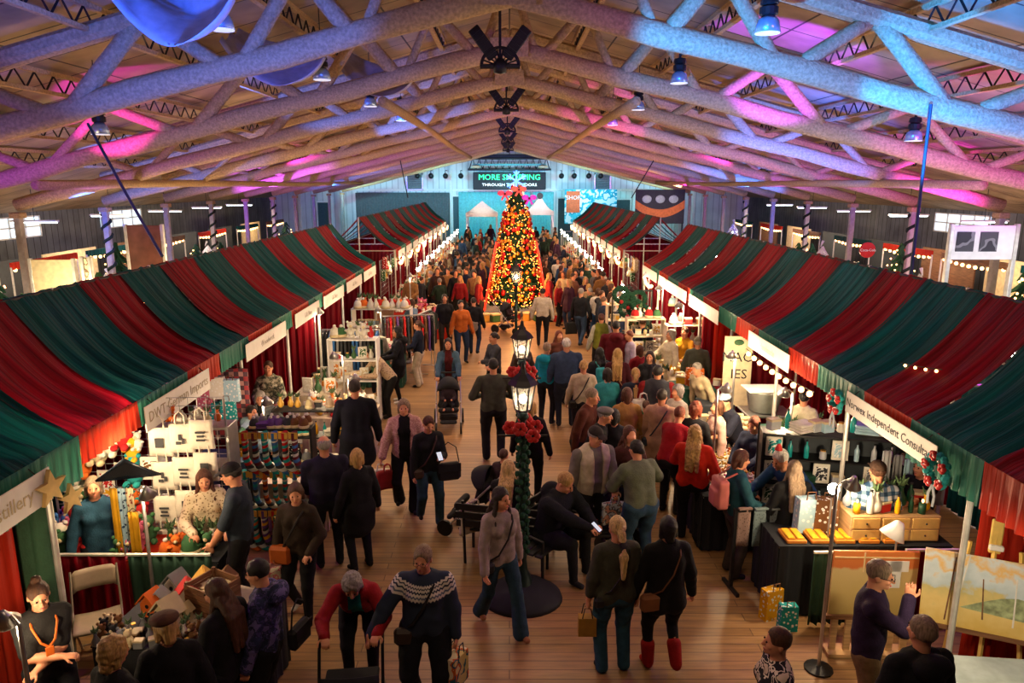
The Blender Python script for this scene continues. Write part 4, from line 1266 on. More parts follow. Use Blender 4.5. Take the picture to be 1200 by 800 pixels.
pp('blouse', 914, 738, 1.58, -95, 'short-haired person in black and cream flowered blouse at the bottom edge', 1, hair='short', hc='brown', tc=m_flor, top='blouse', sleeve=.6, pants=blackp)
pp('lanyard', 42, 681, 1.64, 42, 'dark-shirted vendor with orange lanyard and folded arms beside the beige folding chair', 1, hair='bun', hc='brown', top='tee_shirt', sleeve=.42, tc='1d1c1c', pants=blackp, L=(-.07, .13, .60), Rr=(-.05, .145, .635), elbow=(1, .1, -.6), head=(0, 16), build=.98)
pp('curly', 127, 752, 1.60, 152, 'person with curly brown hair and dark coat at the bottom edge by the birdhouses', 1, hair='curly', hc='blonde', top='coat', tc='17161a', pants=blackp, head=(0, 10))
pp('beret', 194, 722, 1.60, 205, 'blond person wearing a brown beret beside the crate of wooden blocks', 1, hair='bob', hc='blonde', hat='beret', hatc='4a2f20', top='coat', tc='101114', pants=blackp, head=(20, 16))
pp('longhair', 258, 680, 1.64, -108, 'person with long brown hair and black coat looking at the birdhouse table', 1, hair='long', hc='brown', top='coat', tc='131316', pants=blackp, head=(10, 18), build=1.1)
pp('puffer', 306, 657, 1.66, -92, 'short dark-haired person in mottled navy hooded puffer jacket with black handbag', 1, hair='short', hc='black', top='puffer_jacket', hood=1, tc=m_puff, pants='101014', head=(0, 14), Rr=(.1, .1, .5))
pp('capman', 275, 543, 1.80, -82, 'person in dark cap and slate tee shirt standing at the tote bag rack', 1, female=False, hair='short', hc='dark', hat='cap', hatc='1c1a1c', top='tee_shirt', sleeve=.48, tc='2b3440', pants='141416', L=(.09, .16, .5), Rr=(.07, .15, .5), head=(0, 16))
pp('cream', 238, 550, 1.62, 24, 'long-haired person in cream patterned top among the hanging tote bags', 2, hair='long', hc='auburn', tc=m_leop, pants='2a2622', L=(.12, .2, .6), Rr=(.1, .2, .62), head=(0, 12))
pp('orange_bag', 346, 566, 1.62, -8, 'person in brown jacket with orange print bag across the chest and black trousers', 2, hair='bob', hc='brown', top='jacket', tc='2e231a', pants='101014', shoes='c8c4bc', L=(.12, .12, .56), Rr=(.15, .05, .5), stride=.14, head=(20, 10))
pp('purplecoat', 379, 512, 1.74, 205, 'balding grey-haired person in dark purple coat reaching to the sock display', 2, female=False, hair='bald', hc='grey', top='jacket', tc='1d1a30', pants='14151a', L=(.1, .2, .5), Rr=(.12, .2, .52), build=1.12)
pp('bigcoat', 415, 446, 1.88, 192, 'tall broad person in long black coat seen from behind by the clamp lamps', 2, female=False, hair='short', hc='dark', top='coat', hem=-.18, flare=.03, tc='121420', pants='1a2230', build=1.08)
pp('bobcoat', 418, 527, 1.60, -140, 'person with light brown bob and knee length black coat in the left aisle', 2, hair='bob', hc='blonde', top='coat', hem=-.16, flare=.015, tc='111215', pants='14161c', head=(-30, 0))
pp('pinkfleece', 473, 468, 1.72, 6, 'person in open dusty pink fleece jacket and black flared trousers carrying bags', 2, hair='bob', hc='ash', top='fleece_jacket', tc=m_fur, open_=.045, inner='111113', bulk=.022, pants='121216', pfit='flare', stride=.12, L=(.16, .04, .5), Rr=(.2, .06, .5), head=(0, 6), sleeve=.95)
pp('blacktop', 501, 487, 1.62, 22, 'person in black jumper and jeans holding a phone with a tan shoulder bag', 2, hair='lowbun', hc='auburn', tc='141519', pants='26404f', pfit='straight', stride=.16, L=(.05, .2, .68), Rr=(.15, .05, .48), head=(0, 20), elbow=(.4, .3, -1))
pp('denim', 525, 397, 1.66, 4, 'long dark-haired person in denim jacket pushing a black pushchair', 2, hair='long', hc='dark', top='jacket', tc='3a5468', open_=.04, inner='4a1416', pants='161a20', L=(.13, .25, .58), Rr=(.13, .25, .58))
pp('leggings', 466, 383, 1.72, -78, 'person in black puffer coat, leggings and white trainers at the white lattice shelf', 2, hair='long', hc='black', top='puffer_jacket', hem=-.12, flare=.01, tc='14141a', pants='101013', pfit='legging', shoes='d8d2c8', L=(.1, .2, .62), Rr=(.1, .2, .6), hood=1)
pp('lightpants', 490, 376, 1.60, -98, 'person in navy jumper and cream trousers facing the clothes rail', 2, hair='pony', hc='brown', tc='121a2c', pants='b8ac98', pfit='straight', L=(.1, .18, .6), Rr=(.12, .1, .5))
pp('denimshirt', 482, 351, 1.66, -125, 'curly-haired person in pale denim shirt at the clothes rail', 3, hair='curly', hc='brown', top='shirt_top', tc='6a86a0', pants='1a1d24', L=(.1, .2, .6), Rr=(.1, .2, .62))
pp('greenapron', 441, 382, 1.60, 12, 'vendor in grey top and dark green apron behind the white lattice shelf', 3, hair='short', hc='brown', tc='7c776c', apron='173326', pants=blackp, head=(0, 14))
pp('beige', 440, 412, 1.64, -60, 'person in beige speckled jumper and black trousers bending over a stall table', 2, dx=.2, hh=1.4, lean=38, hair='bob', hc='dark', tc=m_beigep, pants='101013', L=(.1, .34, .6), Rr=(.1, .34, .6))
pp('waist', 555, 349, 1.64, 172, 'person in black top with a grey jumper tied round the waist walking away', 3, hair='short', hc='dark', tc='16161a', waist='8d8274', pants='22344a', stride=.12)
pp('olive', 578, 421, 1.84, 186, 'person in olive grey jumper and black trousers seen from behind on the open floor', 2, female=False, hair='short', hc='black', tc='3f4236', pants='121318', pfit='straight', L=(.13, .12, .62), Rr=(.13, .12, .62), stride=.06, build=1.08, flare=.01)
pp('grey', 579, 390, 1.68, -58, 'person in grey jumper with folded arms by the second lamp post', 2, hair='lowbun', hc='dark', tc='3a3c40', pants=blackp, L=(-.05, .14, .63), Rr=(-.06, .13, .6), elbow=(1, .1, -.6))
pp('teal', 641, 402, 1.68, 158, 'person in bright turquoise jacket and black trousers', 2, hair='short', hc='ash', top='jacket', tc='0f7f9c', pants='12131a', hood=1, L=(.1, .15, .55))
pp('denimback', 664, 397, 1.80, 182, 'grey-haired person in blue checked shirt seen from behind beside the turquoise jacket', 2, female=False, hair='short', hc='white', top='shirt_top', tc='2d3c58', pants='161b26', build=1.15, wide=1.1)
pp('creamtop', 684, 423, 1.62, 176, 'person in cream top with a dark cross strap and blond bun, seen from behind', 2, hair='lowbun', hc='blonde', tc='b3a58a', pants='14141a', build=1.05)
pp('darkhair', 703, 408, 1.64, 195, 'person with dark hair in charcoal coat wearing a turquoise rucksack', 2, hair='long', hc='black', top='coat', tc='22262c', pants='14151b')
pp('burgundy', 724, 409, 1.68, 172, 'person with very long blond hair and burgundy coat', 2, hair='long', hc='blonde', top='coat', hem=-.12, tc='3d1018', pants='1a2c48', pfit='wide')
pp('maroon', 722, 377, 1.80, 178, 'large person in maroon hooded top seen from behind', 2, female=False, hair='short', hc='black', top='hooded_top', hood=1, tc='5a101a', pants='16161c', build=1.22)
pp('oliveves', 705, 368, 1.70, 184, 'person in yellow green waistcoat over a white top', 3, hair='short', hc='auburn', tc='a8a898', vest='6c7024', pants='15151a')
pp('whitetop', 636, 338, 1.74, 176, 'person in white top and black trousers standing by the tree', 3, female=False, hair='short', hc='dark', tc='b0a494', pants='111116')
pp('walkblack', 681, 338, 1.74, 150, 'person in black jacket and jeans striding with a dark bag', 3, female=False, hair='short', hc='grey', top='jacket', tc='14161a', pants='2a3c54', stride=.3)
pp('walkbeige', 690, 333, 1.62, 170, 'person in beige top beside the striding black jacket', 3, hair='bob', hc='blonde', tc='a08866', pants='181820')
pp('walkwhite', 701, 338, 1.66, 185, 'person in white blouse and blue skirt near the right stalls', 3, hair='bob', hc='brown', tc='c9c2b4', pants='274a78', pfit='wide')
pp('brownjk', 680, 452, 1.78, 62, 'grey-haired person in rust brown jacket leaning forward', 2, female=False, lean=16, hair='short', hc='ash', top='jacket', tc='4c2216', pants='16161a')
pp('capblack', 692, 474, 1.70, 72, 'person in black tee shirt and grey flat cap leaning to the right', 2, female=False, lean=18, hair='short', hc='grey', hat='beret', hatc='6a6660', top='tee_shirt', sleeve=.45, tc='121317', pants='121216', L=(.1, .2, .68))
pp('capgrey', 696, 500, 1.76, 22, 'person in cap and grey shirt with a cream waistcoat holding a bag', 1, female=False, hair='short', hc='grey', hat='cap', hatc='2c2624', tc='6b6561', vest='b9ae98', pants='101116', L=(.07, .2, .58), Rr=(.18, .02, .48), head=(15, 12), build=1.12)
pp('greygreen', 754, 520, 1.68, 205, 'person in grey green jumper and jeans bending to a pushchair, seen from behind', 1, hair='lowbun', hc='black', tc='5c6350', pants='2b465c', pfit='straight', lean=12, L=(.1, .25, .62), Rr=(.22, .24, .6), build=1.22, elbow=(1, .6, -.6))
pp('redorange', 815, 499, 1.66, 158, 'person with curly blond hair in vivid orange red jumper at the bead table', 1, hair='long_curly', hc='blonde', tc='b8220f', pants='101014', pfit='straight', L=(.14, .22, .6), Rr=(.14, .1, .55), build=1.12, flare=.01, stride=.1)
pp('redsleeve', 790, 480, 1.66, 140, 'auburn-haired person with crimson sleeves leaning to the bead table', 2, lean=26, hair='short', hc='red', tc='8c101c', pants='14141a', L=(.1, .3, .62), hh=1.6)
pp('auburn', 812, 474, 1.64, 150, 'person with curly ginger hair and black top at the bead table', 2, lean=15, hair='curly', hc='red', tc='141318', pants='14141a')
pp('tealback', 866, 528, 1.64, 96, 'person with brown bob and dark teal jacket wearing a pink rucksack', 1, hair='bob', hc='auburn', top='jacket', tc='1a4450', pants='3a302c', pfit='straight', L=(.1, .18, .6), Rr=(.12, .18, .6), head=(0, 14))
pp('bluebent', 918, 530, 1.78, -66, 'grey-haired person in blue jumper and tiny red festive hat bending over a black table', 1, hh=1.52, dx=.25, female=False, lean=42, hair='short', hc='white', tc='1f4468', pants='17171c', L=(.12, .36, .58), Rr=(.12, .36, .58))
pp('ashhair', 932, 541, 1.62, 182, 'person with long ash hair and black top seen from behind at the scarf stand', 1, hair='long', hc='ash', tc='101114', pants='101014')
pp('navyvendor', 886, 488, 1.60, -50, 'ginger-haired vendor in navy top behind the bead table', 2, hair='bob', hc='red', tc='182036', pants=blackp, L=(.08, .24, .62), Rr=(.08, .22, .6), head=(0, 16))
pp('capvendor', 866, 457, 1.72, -72, 'vendor in black cap and navy tee shirt reaching over the bead table', 2, lean=20, female=False, hair='short', hc='black', hat='cap', hatc='8c94a0', top='tee_shirt', sleeve=.45, tc='171b2a', pants=blackp, L=(.1, .34, .62), Rr=(.1, .3, .64))
pp('whitevendor', 943, 459, 1.60, 150, 'vendor with black hair bun and cream shirt at the black stall', 2, hair='lowbun', hc='black', top='shirt_top', tc='b9b39a', pants=blackp)
pp('plaid', 1030, 542, 1.72, 176, 'person in brown cap and blue and white checked shirt behind the cookie counter', 1, female=False, hair='short', hc='brown', hat='cap', hatc='3c2a20', top='shirt_top', tc=m_plaid, sleeve=.9, pants='1a2026', L=(.12, .12, .55), Rr=(.12, .12, .55))
pp('armreach', 1082, 538, 1.62, -68, 'vendor in black top stretching an arm out behind the checked shirt', 2, hair='short', hc='dark', top='tee_shirt', sleeve=.45, tc='131318', pants=blackp, L=(.12, .36, .74), Rr=(.12, .36, .76))
pp('mustard', 803, 384, 1.66, -42, 'vendor in mustard yellow jacket under the white name signs', 2, hair='short', hc='brown', top='jacket', tc='b98318', pants=blackp, L=(.1, .2, .62), Rr=(.12, .2, .6))
pp('whiteshirt', 787, 387, 1.66, -70, 'grey-haired vendor in white shirt beside the mustard jacket', 2, hair='curly', hc='grey', top='shirt_top', tc='c6bda4', pants=blackp, Rr=(.1, .25, .62))
pp('darkapron', 818, 396, 1.62, 165, 'person in grey cap and dark green apron under the near right canopy', 2, hair='short', hc='grey', hat='cap', hatc='6a6450', top='shirt_top', tc='3e4238', pants=blackp, build=1.1)
pp('scarfwoman', 762, 412, 1.64, -18, 'dark-haired person in black coat and thick scarf at the right stalls', 2, hair='long', hc='dark', top='coat', tc='17171c', scarf='1c1a22', pants=blackp)
pp('vestman', 771, 429, 1.76, 168, 'dark-haired person in charcoal waistcoat with white and red sleeves', 2, female=False, hair='short', hc='black', tc='8c2020', vest='33353b', pants='15161c', build=1.15)
pp('tancoat', 735, 455, 1.68, 186, 'auburn-haired person in long tan coat', 2, hair='bob', hc='auburn', top='coat', hem=-.2, flare=.02, tc='9c7442', pants='2a2018')
pp('pinkcoat', 776, 457, 1.68, 158, 'dark-haired person in pale beige pink coat with a cross strap', 2, hair='short', hc='dark', top='coat', hem=-.14, flare=.015, tc='b08a74', pants='17171d', build=1.1)
pp('camo', 314, 424, 1.68, 8, 'vendor in leafy patterned shirt standing behind the sock display', 2, hair='short', hc='brown', top='shirt_top', tc=m_camo, pants=blackp, L=(.1, .2, .6), Rr=(.1, .2, .6))
pp('greyvendor', 306, 453, 1.62, 12, 'person in grey jacket leaning behind the bright clamp lamp and socks', 2, lean=18, hair='bob', hc='grey', top='jacket', tc='5e6266', open_=.03, inner='1d1f22', pants=blackp, L=(.22, .2, .55), Rr=(.22, .2, .55))
pp('paleblond', 294, 476, 1.50, 60, 'dark-haired youngster in pale hooded jacket beside the socks', 2, hair='short', hc='dark', top='hooded_top', hood=1, tc='8ea6b4', pants='1c2430')
pp('denimcoat', 108, 560, 1.66, 30, 'person in blue denim coat inside the plush toy stall', 2, hair='bob', hc='ash', top='coat', hem=-.1, tc='1f4156', pants='14181f')
# two seated people on the benches round the lamp post
p = atz(650, 549, 1.40)
JJ['phone'] = person((p.x - .05, p.y + .1, 0), 55, 1.80, 1, 'person in black jacket sitting on the bench looking at a phone', female=False, sit=.47, lean=14, build=1.3, hair='short', hc='blonde', top='hooded_jacket', hood=1, tc='12151c', pants='14151a', shoes='23242a', L=(.03, .34, .42), Rr=(.03, .35, .42), head=(0, 24), elbow=(1, .2, -.5))
p = atz(594, 541, 1.34)
JJ['benchblond'] = person((p.x, p.y, 0), 168, 1.68, 1, 'blond long-haired person in black coat sitting on the bench beyond the lamp post', sit=.47, lean=6, hair='long', hc='light', top='coat', tc='131316', pants=blackp, L=(.1, .3, .42), Rr=(.1, .3, .42))
pp('kid', 590, 527, 1.26, 150, 'small child with brown hair behind the blond sitter', 2, hair='short', hc='brown', tc='3a2c2c', pants='20222a')
pp('redhat', 622, 470, 1.62, 170, 'person with light brown hair in black coat hidden behind the lantern ribbon', 2, hair='bob', hc='blonde', top='coat', tc='151015', pants=blackp)
pp('second', 655, 388, 1.64, 20, 'red-haired person in rust top between the lamp posts', 3, hair='long', hc='red', tc='5a3024', pants=blackp)
for i, (px, py, H, fc, lb, kw) in enumerate((
        (751, 352, 1.62, 170, 'person in olive dress beside the dark framed board', dict(tc='5a5c3a', hc='brown', hair='bob')),
        (731, 344, 1.7, 190, 'person in white hooded top by the right stall front', dict(tc='b8b2a6', hc='dark', hair='short')),
        (716, 330, 1.7, 160, 'person in black cardigan near the wreath stand', dict(tc='17171b', hc='blonde', hair='bob')),
        (738, 388, 1.6, -70, 'person in lilac top beside the maroon hooded top', dict(tc='9a8fa8', hc='red', hair='short')),
        (750, 405, 1.6, 200, 'person with auburn hair and red coat at the right stalls', dict(tc='7c1520', hc='auburn', hair='bob', top='coat')),
        (795, 452, 1.6, -60, 'vendor in white apron behind the green draped table', dict(tc='b8b0a0', hc='grey', hair='curly')),
        (830, 420, 1.64, -60, 'vendor in cream jumper leaning at the maroon draped table', dict(tc='c2b28c', hc='grey', hair='short', lean=25)),
        (745, 432, 1.66, 175, 'person in navy jacket with blond ponytail in the right crowd', dict(tc='1b2236', hc='blonde', hair='pony')),
        (712, 432, 1.64, 190, 'person in turquoise top in the right crowd', dict(tc='2a7f84', hc='dark', hair='bob')),
        (757, 470, 1.3, 160, 'child in green coat in the right crowd', dict(tc='0f6a34', hc='brown', hair='short', top='coat')),
        (738, 500, 1.66, 20, 'person in dark rust coat beyond the grey green jumper', dict(tc='3c1c18', hc='auburn', hair='long', top='coat')),
        (720, 480, 1.6, 170, 'person with black hair in dark coat behind the cream waistcoat', dict(tc='1a1a20', hc='black', hair='bob', top='coat')),
        (842, 470, 1.6, -80, 'vendor in pale pink top at the silver hood', dict(tc='b9968c', hc='brown', hair='bob')),
        (540, 352, 1.72, 20, 'person in orange and black top near the red skirted table', dict(tc='b05a20', hc='black', hair='short')),
        (521, 345, 1.7, 10, 'person in black coat near the red skirted table', dict(tc='15151a', hc='dark', hair='long', top='coat')),
        (612, 398, 1.6, 30, 'child with brown hair beside the second lamp post', dict(tc='4a3a34', hc='brown', hair='short')))):
    pp('m%d' % i, px, py, H, fc, lb, 3, pants=('15161c', '20304a', '2a2420')[i % 3], **kw)
# --- the far crowd: a few figures copied many times
cloths = [('black coat', '121317', 'coat', 'dark', 'bob'), ('navy jacket', '172036', 'jacket', 'brown', 'short'), ('red jumper', '8c1a1c', 'sweater', 'blonde', 'long'), ('grey jumper', '54565a', 'sweater', 'black', 'short'),
          ('cream top', 'b5a98e', 'sweater', 'brown', 'long'), ('dark green jacket', '1e2f24', 'jacket', 'grey', 'short'), ('brown coat', '3c261a', 'coat', 'auburn', 'bob'), ('blue shirt', '2c4c74', 'sweater', 'dark', 'short'),
          ('charcoal hooded top', '26272c', 'hooded_top', 'brown', 'short'), ('white blouse', 'c8c2b8', 'sweater', 'black', 'lowbun'), ('plum coat', '35182c', 'coat', 'blonde', 'long'), ('tan jacket', '8a6238', 'jacket', 'dark', 'short')]
random.seed(5)
protos = {}
spots = []
def room(x, y):
    return all((x - a) ** 2 + (y - b) ** 2 > .38 for a, b in spots) and not ((x - .2) ** 2 + (y - 26.8) ** 2 < 3.2)
for J in JJ.values(): spots.append((J['root'].location.x, J['root'].location.y))
spots += [(3.6, 21.5), (-2.75, 22.3), (-3.2, 22.6), (3.05, 17.85), (2.75, 19.0), (3.0, 18.8), (3.1, 18.3)] + [(s * 3.75, 26 + .5 * q) for q in range(44) for s in (-1, 1)]
cr = []
for zone, n, xa, xb, ya, yb in (('in the crowd left of the tall lit tree', 44, -3.4, -1.0, 24.5, 34), ('in the crowd right of the tall lit tree', 34, 1.3, 3.5, 23.5, 34), ('in the distant crowd before the white tents', 62, -3.4, 3.6, 34, 53.5),
                            ('at the right stalls beyond the lamp posts', 12, 2.5, 3.6, 17, 23), ('in the left side aisle beyond the near canopy', 12, -11, -8, 13, 40), ('in the right side aisle beyond the near canopy', 16, 8, 11, 11, 40)):
    k = 0; tries = 0
    while k < n and tries < 2000:
        tries += 1
        x, y = random.uniform(xa, xb), random.uniform(ya, yb)
        if not room(x, y): continue
        spots.append((x, y)); k += 1
        cr.append((x, y, zone))
for i, (x, y, zone) in enumerate(cr):
    q = random.randrange(len(cloths)) if random.random() < .55 else random.choice((0, 1, 5, 8, 6, 10))
    nm, c, tp, hc, hr = cloths[q]
    lb = 'person in %s, small, %s' % (nm, zone)
    gr = 'people in %s %s' % (nm, zone)
    fc = R(random.choice((0, 180, 90, -90)) + random.uniform(-40, 40))
    if q not in protos:
        J = person((x, y, 0), 0, random.uniform(1.6, 1.78), 4, lb, gr, hair=hr, hc=hc, top=tp, tc=c, hem=-.12 if tp == 'coat' else -.035, pants=('14151a', '22324a', '1c1a1a')[q % 3], female=q % 2 == 0, hood=1 if 'hood' in tp else None, stride=.12 if q % 3 == 0 else 0, L=(.1, .2, .6) if q % 2 else None)
        protos[q] = J['root']; J['root'].rotation_euler = (0, 0, fc)
    else: dup(protos[q], (x, y, 0), fc, lb, gr, random.uniform(.94, 1.05))
# ================================================================== stall furniture and goods
CC = {'red': 'b01c1c', 'green': '35603a', 'blue': '2f5f9a', 'teal': '1f8f8f', 'yellow': 'd8a018', 'orange': 'd0641c', 'white': 'd8d4c8', 'cream': 'c9b892', 'black': '17171a', 'grey': '77797c',
      'pink': 'c4607c', 'brown': '6a4526', 'purple': '5a3a78', 'gold': 'c99a3c', 'silver': 'a8acb2', 'pale blue': '9ec0d0', 'dark green': '16402c', 'charcoal': '303338', 'amber': 'c87a28', 'maroon': '581622'}
def cm(n, rough=.6, metal=0): return mat('goods_%s%.1f%.1f' % (n.replace(' ', '_'), rough, metal), CC[n], rough, metal, var=.1)
m_bulb = glow('bulb_warm', (1.0, .50, .18), 7)
m_bulbw = glow('bulb_white', (1.0, .86, .66), 40)
def put(name, cat, label, parts, loc, rz=0, group=None):
    """parts: (name, G, material, smooth)"""
    if len(parts) == 1:
        n_, g, m, sm = parts[0]
        return tag(g.build(name, m, None, loc, rz, sm), label, cat, group)
    t = thing(name, label, cat, loc, rz, group)
    for n_, g, m, sm in parts: g.build(n_, m, t, smooth=sm)
    return t
SKIRT = {}
def table(cx, cy, w_, d_, h, label, m=None, rz=0, skirt=None, name='stall_table'):
    t = thing(name, label, 'table', (cx, cy, 0), rz)
    G().box((0, 0, h - .02), (w_, d_, .04), ch=.01).build('table_top', m or m_white, t)
    for a in (-1, 1):
        for b in (-1, 1): G().tube([(a * (w_ / 2 - .08), b * (d_ / 2 - .08), 0), (a * (w_ / 2 - .08), b * (d_ / 2 - .08), h - .03)], .018, 6).build('leg', m_alu, t)
    if skirt is not None:
        n = max(3, int(w_ * 8)); nd = max(3, int(d_ * 8))
        g = G()
        for y, k in ((-d_ / 2 - .01, n), (d_ / 2 + .01, n)):
            f = folds(-w_ / 2, w_ / 2, .02, h + .005, y, k, .012); g.add(f.v, f.f)
        for x, k in ((-w_ / 2 - .01, nd), (w_ / 2 + .01, nd)):
            f = folds(-d_ / 2, d_ / 2, .02, h + .005, x, k, .012, axis='y'); g.add(f.v, f.f)
        g.box((0, 0, h + .004), (w_ + .03, d_ + .03, .012))
        g.build('table_cloth', skirt, t, smooth=False)
    return t
def clamp_lamp(loc, h, label, power=60, arm=(.12, 0), col_=WARM2, pole=True, group=None):
    t = thing('clamp_lamp', label, 'lamp', loc, 0, group)
    a = Vector((arm[0], arm[1], 0))
    if pole:
        G().tube([(0, 0, 0), (0, 0, h)], .018, 6).build('pole', m_alu, t)
        G().lathe([(.14, 0), (.14, .02), (.03, .04)], 12).build('base', m_blk, t)
    G().tube([(0, 0, h), (a.x * .5, a.y * .5, h + .05), (a.x, a.y, h)], .012, 5).build('arm', m_alu, t)
    M = Matrix.Rotation(R(20), 4, 'X')
    G().lathe([(.02, .1), (.035, .06), (.09, -.02), (.085, -.02), (.03, .05)], 14, (a.x, a.y, h), M=M).build('shade', m_alu, t, smooth=True)
    G().ball((a.x, a.y, h - .03), .036, 10).build('bulb', m_bulbw, t, smooth=True)
    l = light('POINT', (loc[0] + a.x, loc[1] + a.y, loc[2] + h - .12), power, col_, .05)
    return t
def string_lights(p0, p1, n, sag, label, m=None, r=.028, poles=False):
    t = thing('string_lights', label, 'string lights', (0, 0, 0))
    p0, p1 = Vector(p0), Vector(p1)
    pt = lambda u: p0.lerp(p1, u) - Vector((0, 0, sag * 4 * u * (1 - u)))
    G().tube([pt(i / 12) for i in range(13)], .006, 4).build('cable', m_blk, t)
    for e in ((p0, p1) if poles else ()): G().tube([(e.x, e.y, 0), tuple(e)], .015, 5).build('pole', m_alu, t)
    b = None
    for i in range(n):
        q = pt((i + .5) / n) - Vector((0, 0, r * 1.2))
        if b is None: b = G().ball((0, 0, 0), r, 8).build('bulb', m or m_bulb, t, q, smooth=True)
        else:
            c = b.copy(); COL.objects.link(c); c.location = q
    return t
# goods: each maker gives (name, category, parts)
def g_jar(c, r=.045, h=.12):
    return 'jar', 'jar', [('jar_body', G().lathe([(r * .8, 0), (r, .01), (r, h * .75), (r * .7, h * .85), (r * .7, h * .9)], 12), cm(c, .25), True), ('lid', G().lathe([(r * .75, h * .88), (r * .75, h), (0, h)], 12), cm('gold', .4, .5), False)]
def g_bottle(c, h=.24):
    return 'bottle', 'bottle', [('bottle_body', G().lathe([(.028, 0), (.032, .01), (.032, h * .6), (.012, h * .78), (.012, h * .94)], 10), cm(c, .2), True), ('cap', G().lathe([(.015, h * .92), (.015, h), (0, h)], 8), cm('black'), False)]
def g_box(c, w_=.14, d_=.1, h=.12):
    return 'gift_box', 'box', [('carton', G().box((0, 0, h / 2), (w_, d_, h), ch=.006), cm(c), False), ('lid', G().box((0, 0, h), (w_ + .01, d_ + .01, .03), ch=.005), cm('cream'), False)]
def g_plush(c, s=1.0):
    g = G(); g.ball((0, 0, .09 * s), .075 * s, 10, sc=(1, .85, 1.2)).ball((0, -.01, .22 * s), .062 * s, 10)
    for a in (-1, 1):
        g.ball((a * .05 * s, 0, .28 * s), .024 * s, 8).ball((a * .075 * s, -.03 * s, .13 * s), .03 * s, 8, sc=(1.3, 1, .8)).ball((a * .045 * s, -.07 * s, .03 * s), .032 * s, 8, sc=(1, 1.5, 1))
    f = G().ball((0, -.06 * s, .21 * s), .028 * s, 8)
    return 'plush_toy', 'soft toy', [('toy_body', g, cm(c, .95), True), ('muzzle', f, cm('cream', .9), True)]
def g_hat(c):
    return 'knit_hat', 'hat', [('crown', G().lathe([(.085, .03), (.09, .06), (.08, .12), (.05, .17), (0, .19)], 12), cm(c, .95), True), ('brim', G().lathe([(.088, 0), (.098, .01), (.098, .05), (.088, .055)], 12), cm('cream', .95), True), ('pompom', G().ball((0, 0, .2), .032, 8), cm('white', .95), True)]
def g_folded(c, w_=.26, n=3):
    g = G()
    for k in range(n): g.box((0, .004 * (k % 2), .02 + k * .036), (w_ - .01 * (k % 2), .2, .034), ch=.014)
    return 'folded_cloth', 'folded cloth', [('stack', g, cm(c, .95), False)]
def g_tray(c):
    g = G().box((0, 0, .01), (.2, .15, .02), ch=.005)
    h = G()
    rr = random.Random(c)
    for k in range(14): h.ball((rr.uniform(-.08, .08), rr.uniform(-.055, .055), .03), rr.uniform(.01, .018), 6)
    return 'bead_tray', 'tray', [('tray_base', g, cm('white', .5), False), ('beads', h, cm(c, .3, .3), True)]
def g_vase(c):
    return 'vase', 'vase', [('vase_body', G().lathe([(.03, 0), (.055, .03), (.06, .09), (.03, .15), (.022, .19), (.032, .21)], 12), cm(c, .3), True), ('sprigs', sprig(), mat('sprig_leaf', (.06, .11, .045), .9), False)]
def sprig():
    g = G()
    for k in range(9):
        a = k * 2.4; g.tube([(0, 0, .2), (.03 * math.cos(a), .03 * math.sin(a), .25), (.06 * math.cos(a), .06 * math.sin(a), .27 + .05 * math.sin(k))], [.005, .016, .004], 4)
    return g
def g_print(c, w_=.2, h=.26):
    return 'framed_print', 'picture', [('frame', G().box((0, 0, h / 2), (w_, .02, h), ch=.004), cm('white', .5), False), ('picture', G().box((0, -.012, h / 2), (w_ * .7, .004, h * .7)), pattern('art_' + c, 'blotch', [col(CC[c]), (.8, .8, .76), col(CC[c])], 14), False)]
def g_candle(c):
    return 'candle', 'candle', [('wax', G().lathe([(.035, 0), (.035, .1), (0, .1)], 10), cm(c, .5), True), ('flame', G().ball((0, 0, .125), .012, 6, sc=(1, 1, 1.8)), m_bulb, True)]
def g_bag(c, w_=.2, h=.3):
    return 'gift_bag', 'bag', [('paper', G().prism([(-w_ / 2, 0), (w_ / 2, 0), (w_ * .46, h), (-w_ * .46, h)], -.05, .05), pattern('gift_' + c, 'dots', [col(CC[c]), (.75, .75, .72)], 26), False), ('handle', G().tube([(-.04, -.05, h), (-.035, -.05, h + .07), (.035, -.05, h + .07), (.04, -.05, h)], .006, 4), cm('brown'), False)]
MAKE = dict(jar=g_jar, bottle=g_bottle, box=g_box, plush=g_plush, hat=g_hat, folded=g_folded, tray=g_tray, vase=g_vase, print=g_print, candle=g_candle, bag=g_bag)
GP = {}
def good(kind, c, loc, where, rz=0, scale=None):
    key = (kind, c)
    words_ = dict(jar='jar with gold lid', bottle='slim bottle', box='gift box', plush='soft toy', hat='knitted bobble hat', folded='stack of folded cloth', tray='tray of beads', vase='vase with green sprigs', print='framed print', candle='lit candle', bag='paper gift bag')[kind]
    lb = '%s %s %s' % (c, words_, where); gr = '%s %ss %s' % (c, words_, where)
    if key not in GP:
        n, cat, parts = MAKE[kind](c)
        o = put(n, cat, lb, parts, loc, rz, gr); GP[key] = o
        if scale: o.scale = (scale,) * 3
        return o
    return dup(GP[key], loc, rz, lb, gr, scale if scale else 1.0)
def fill(cx, cy, w_, d_, z, kinds, colors, nx, ny, where, seed, scale=None, rz=0, jit=.25):
    rr = random.Random(seed)
    for i in range(nx):
        for j in range(ny):
            x = (-.5 + (i + .5 + rr.uniform(-jit, jit)) / nx) * w_; y = (-.5 + (j + .5 + rr.uniform(-jit, jit)) / ny) * d_
            good(rr.choice(kinds), rr.choice(colors), (cx + x * math.cos(rz) - y * math.sin(rz), cy + x * math.sin(rz) + y * math.cos(rz), z), where, rr.uniform(-.5, .5), scale or rr.uniform(.85, 1.25))
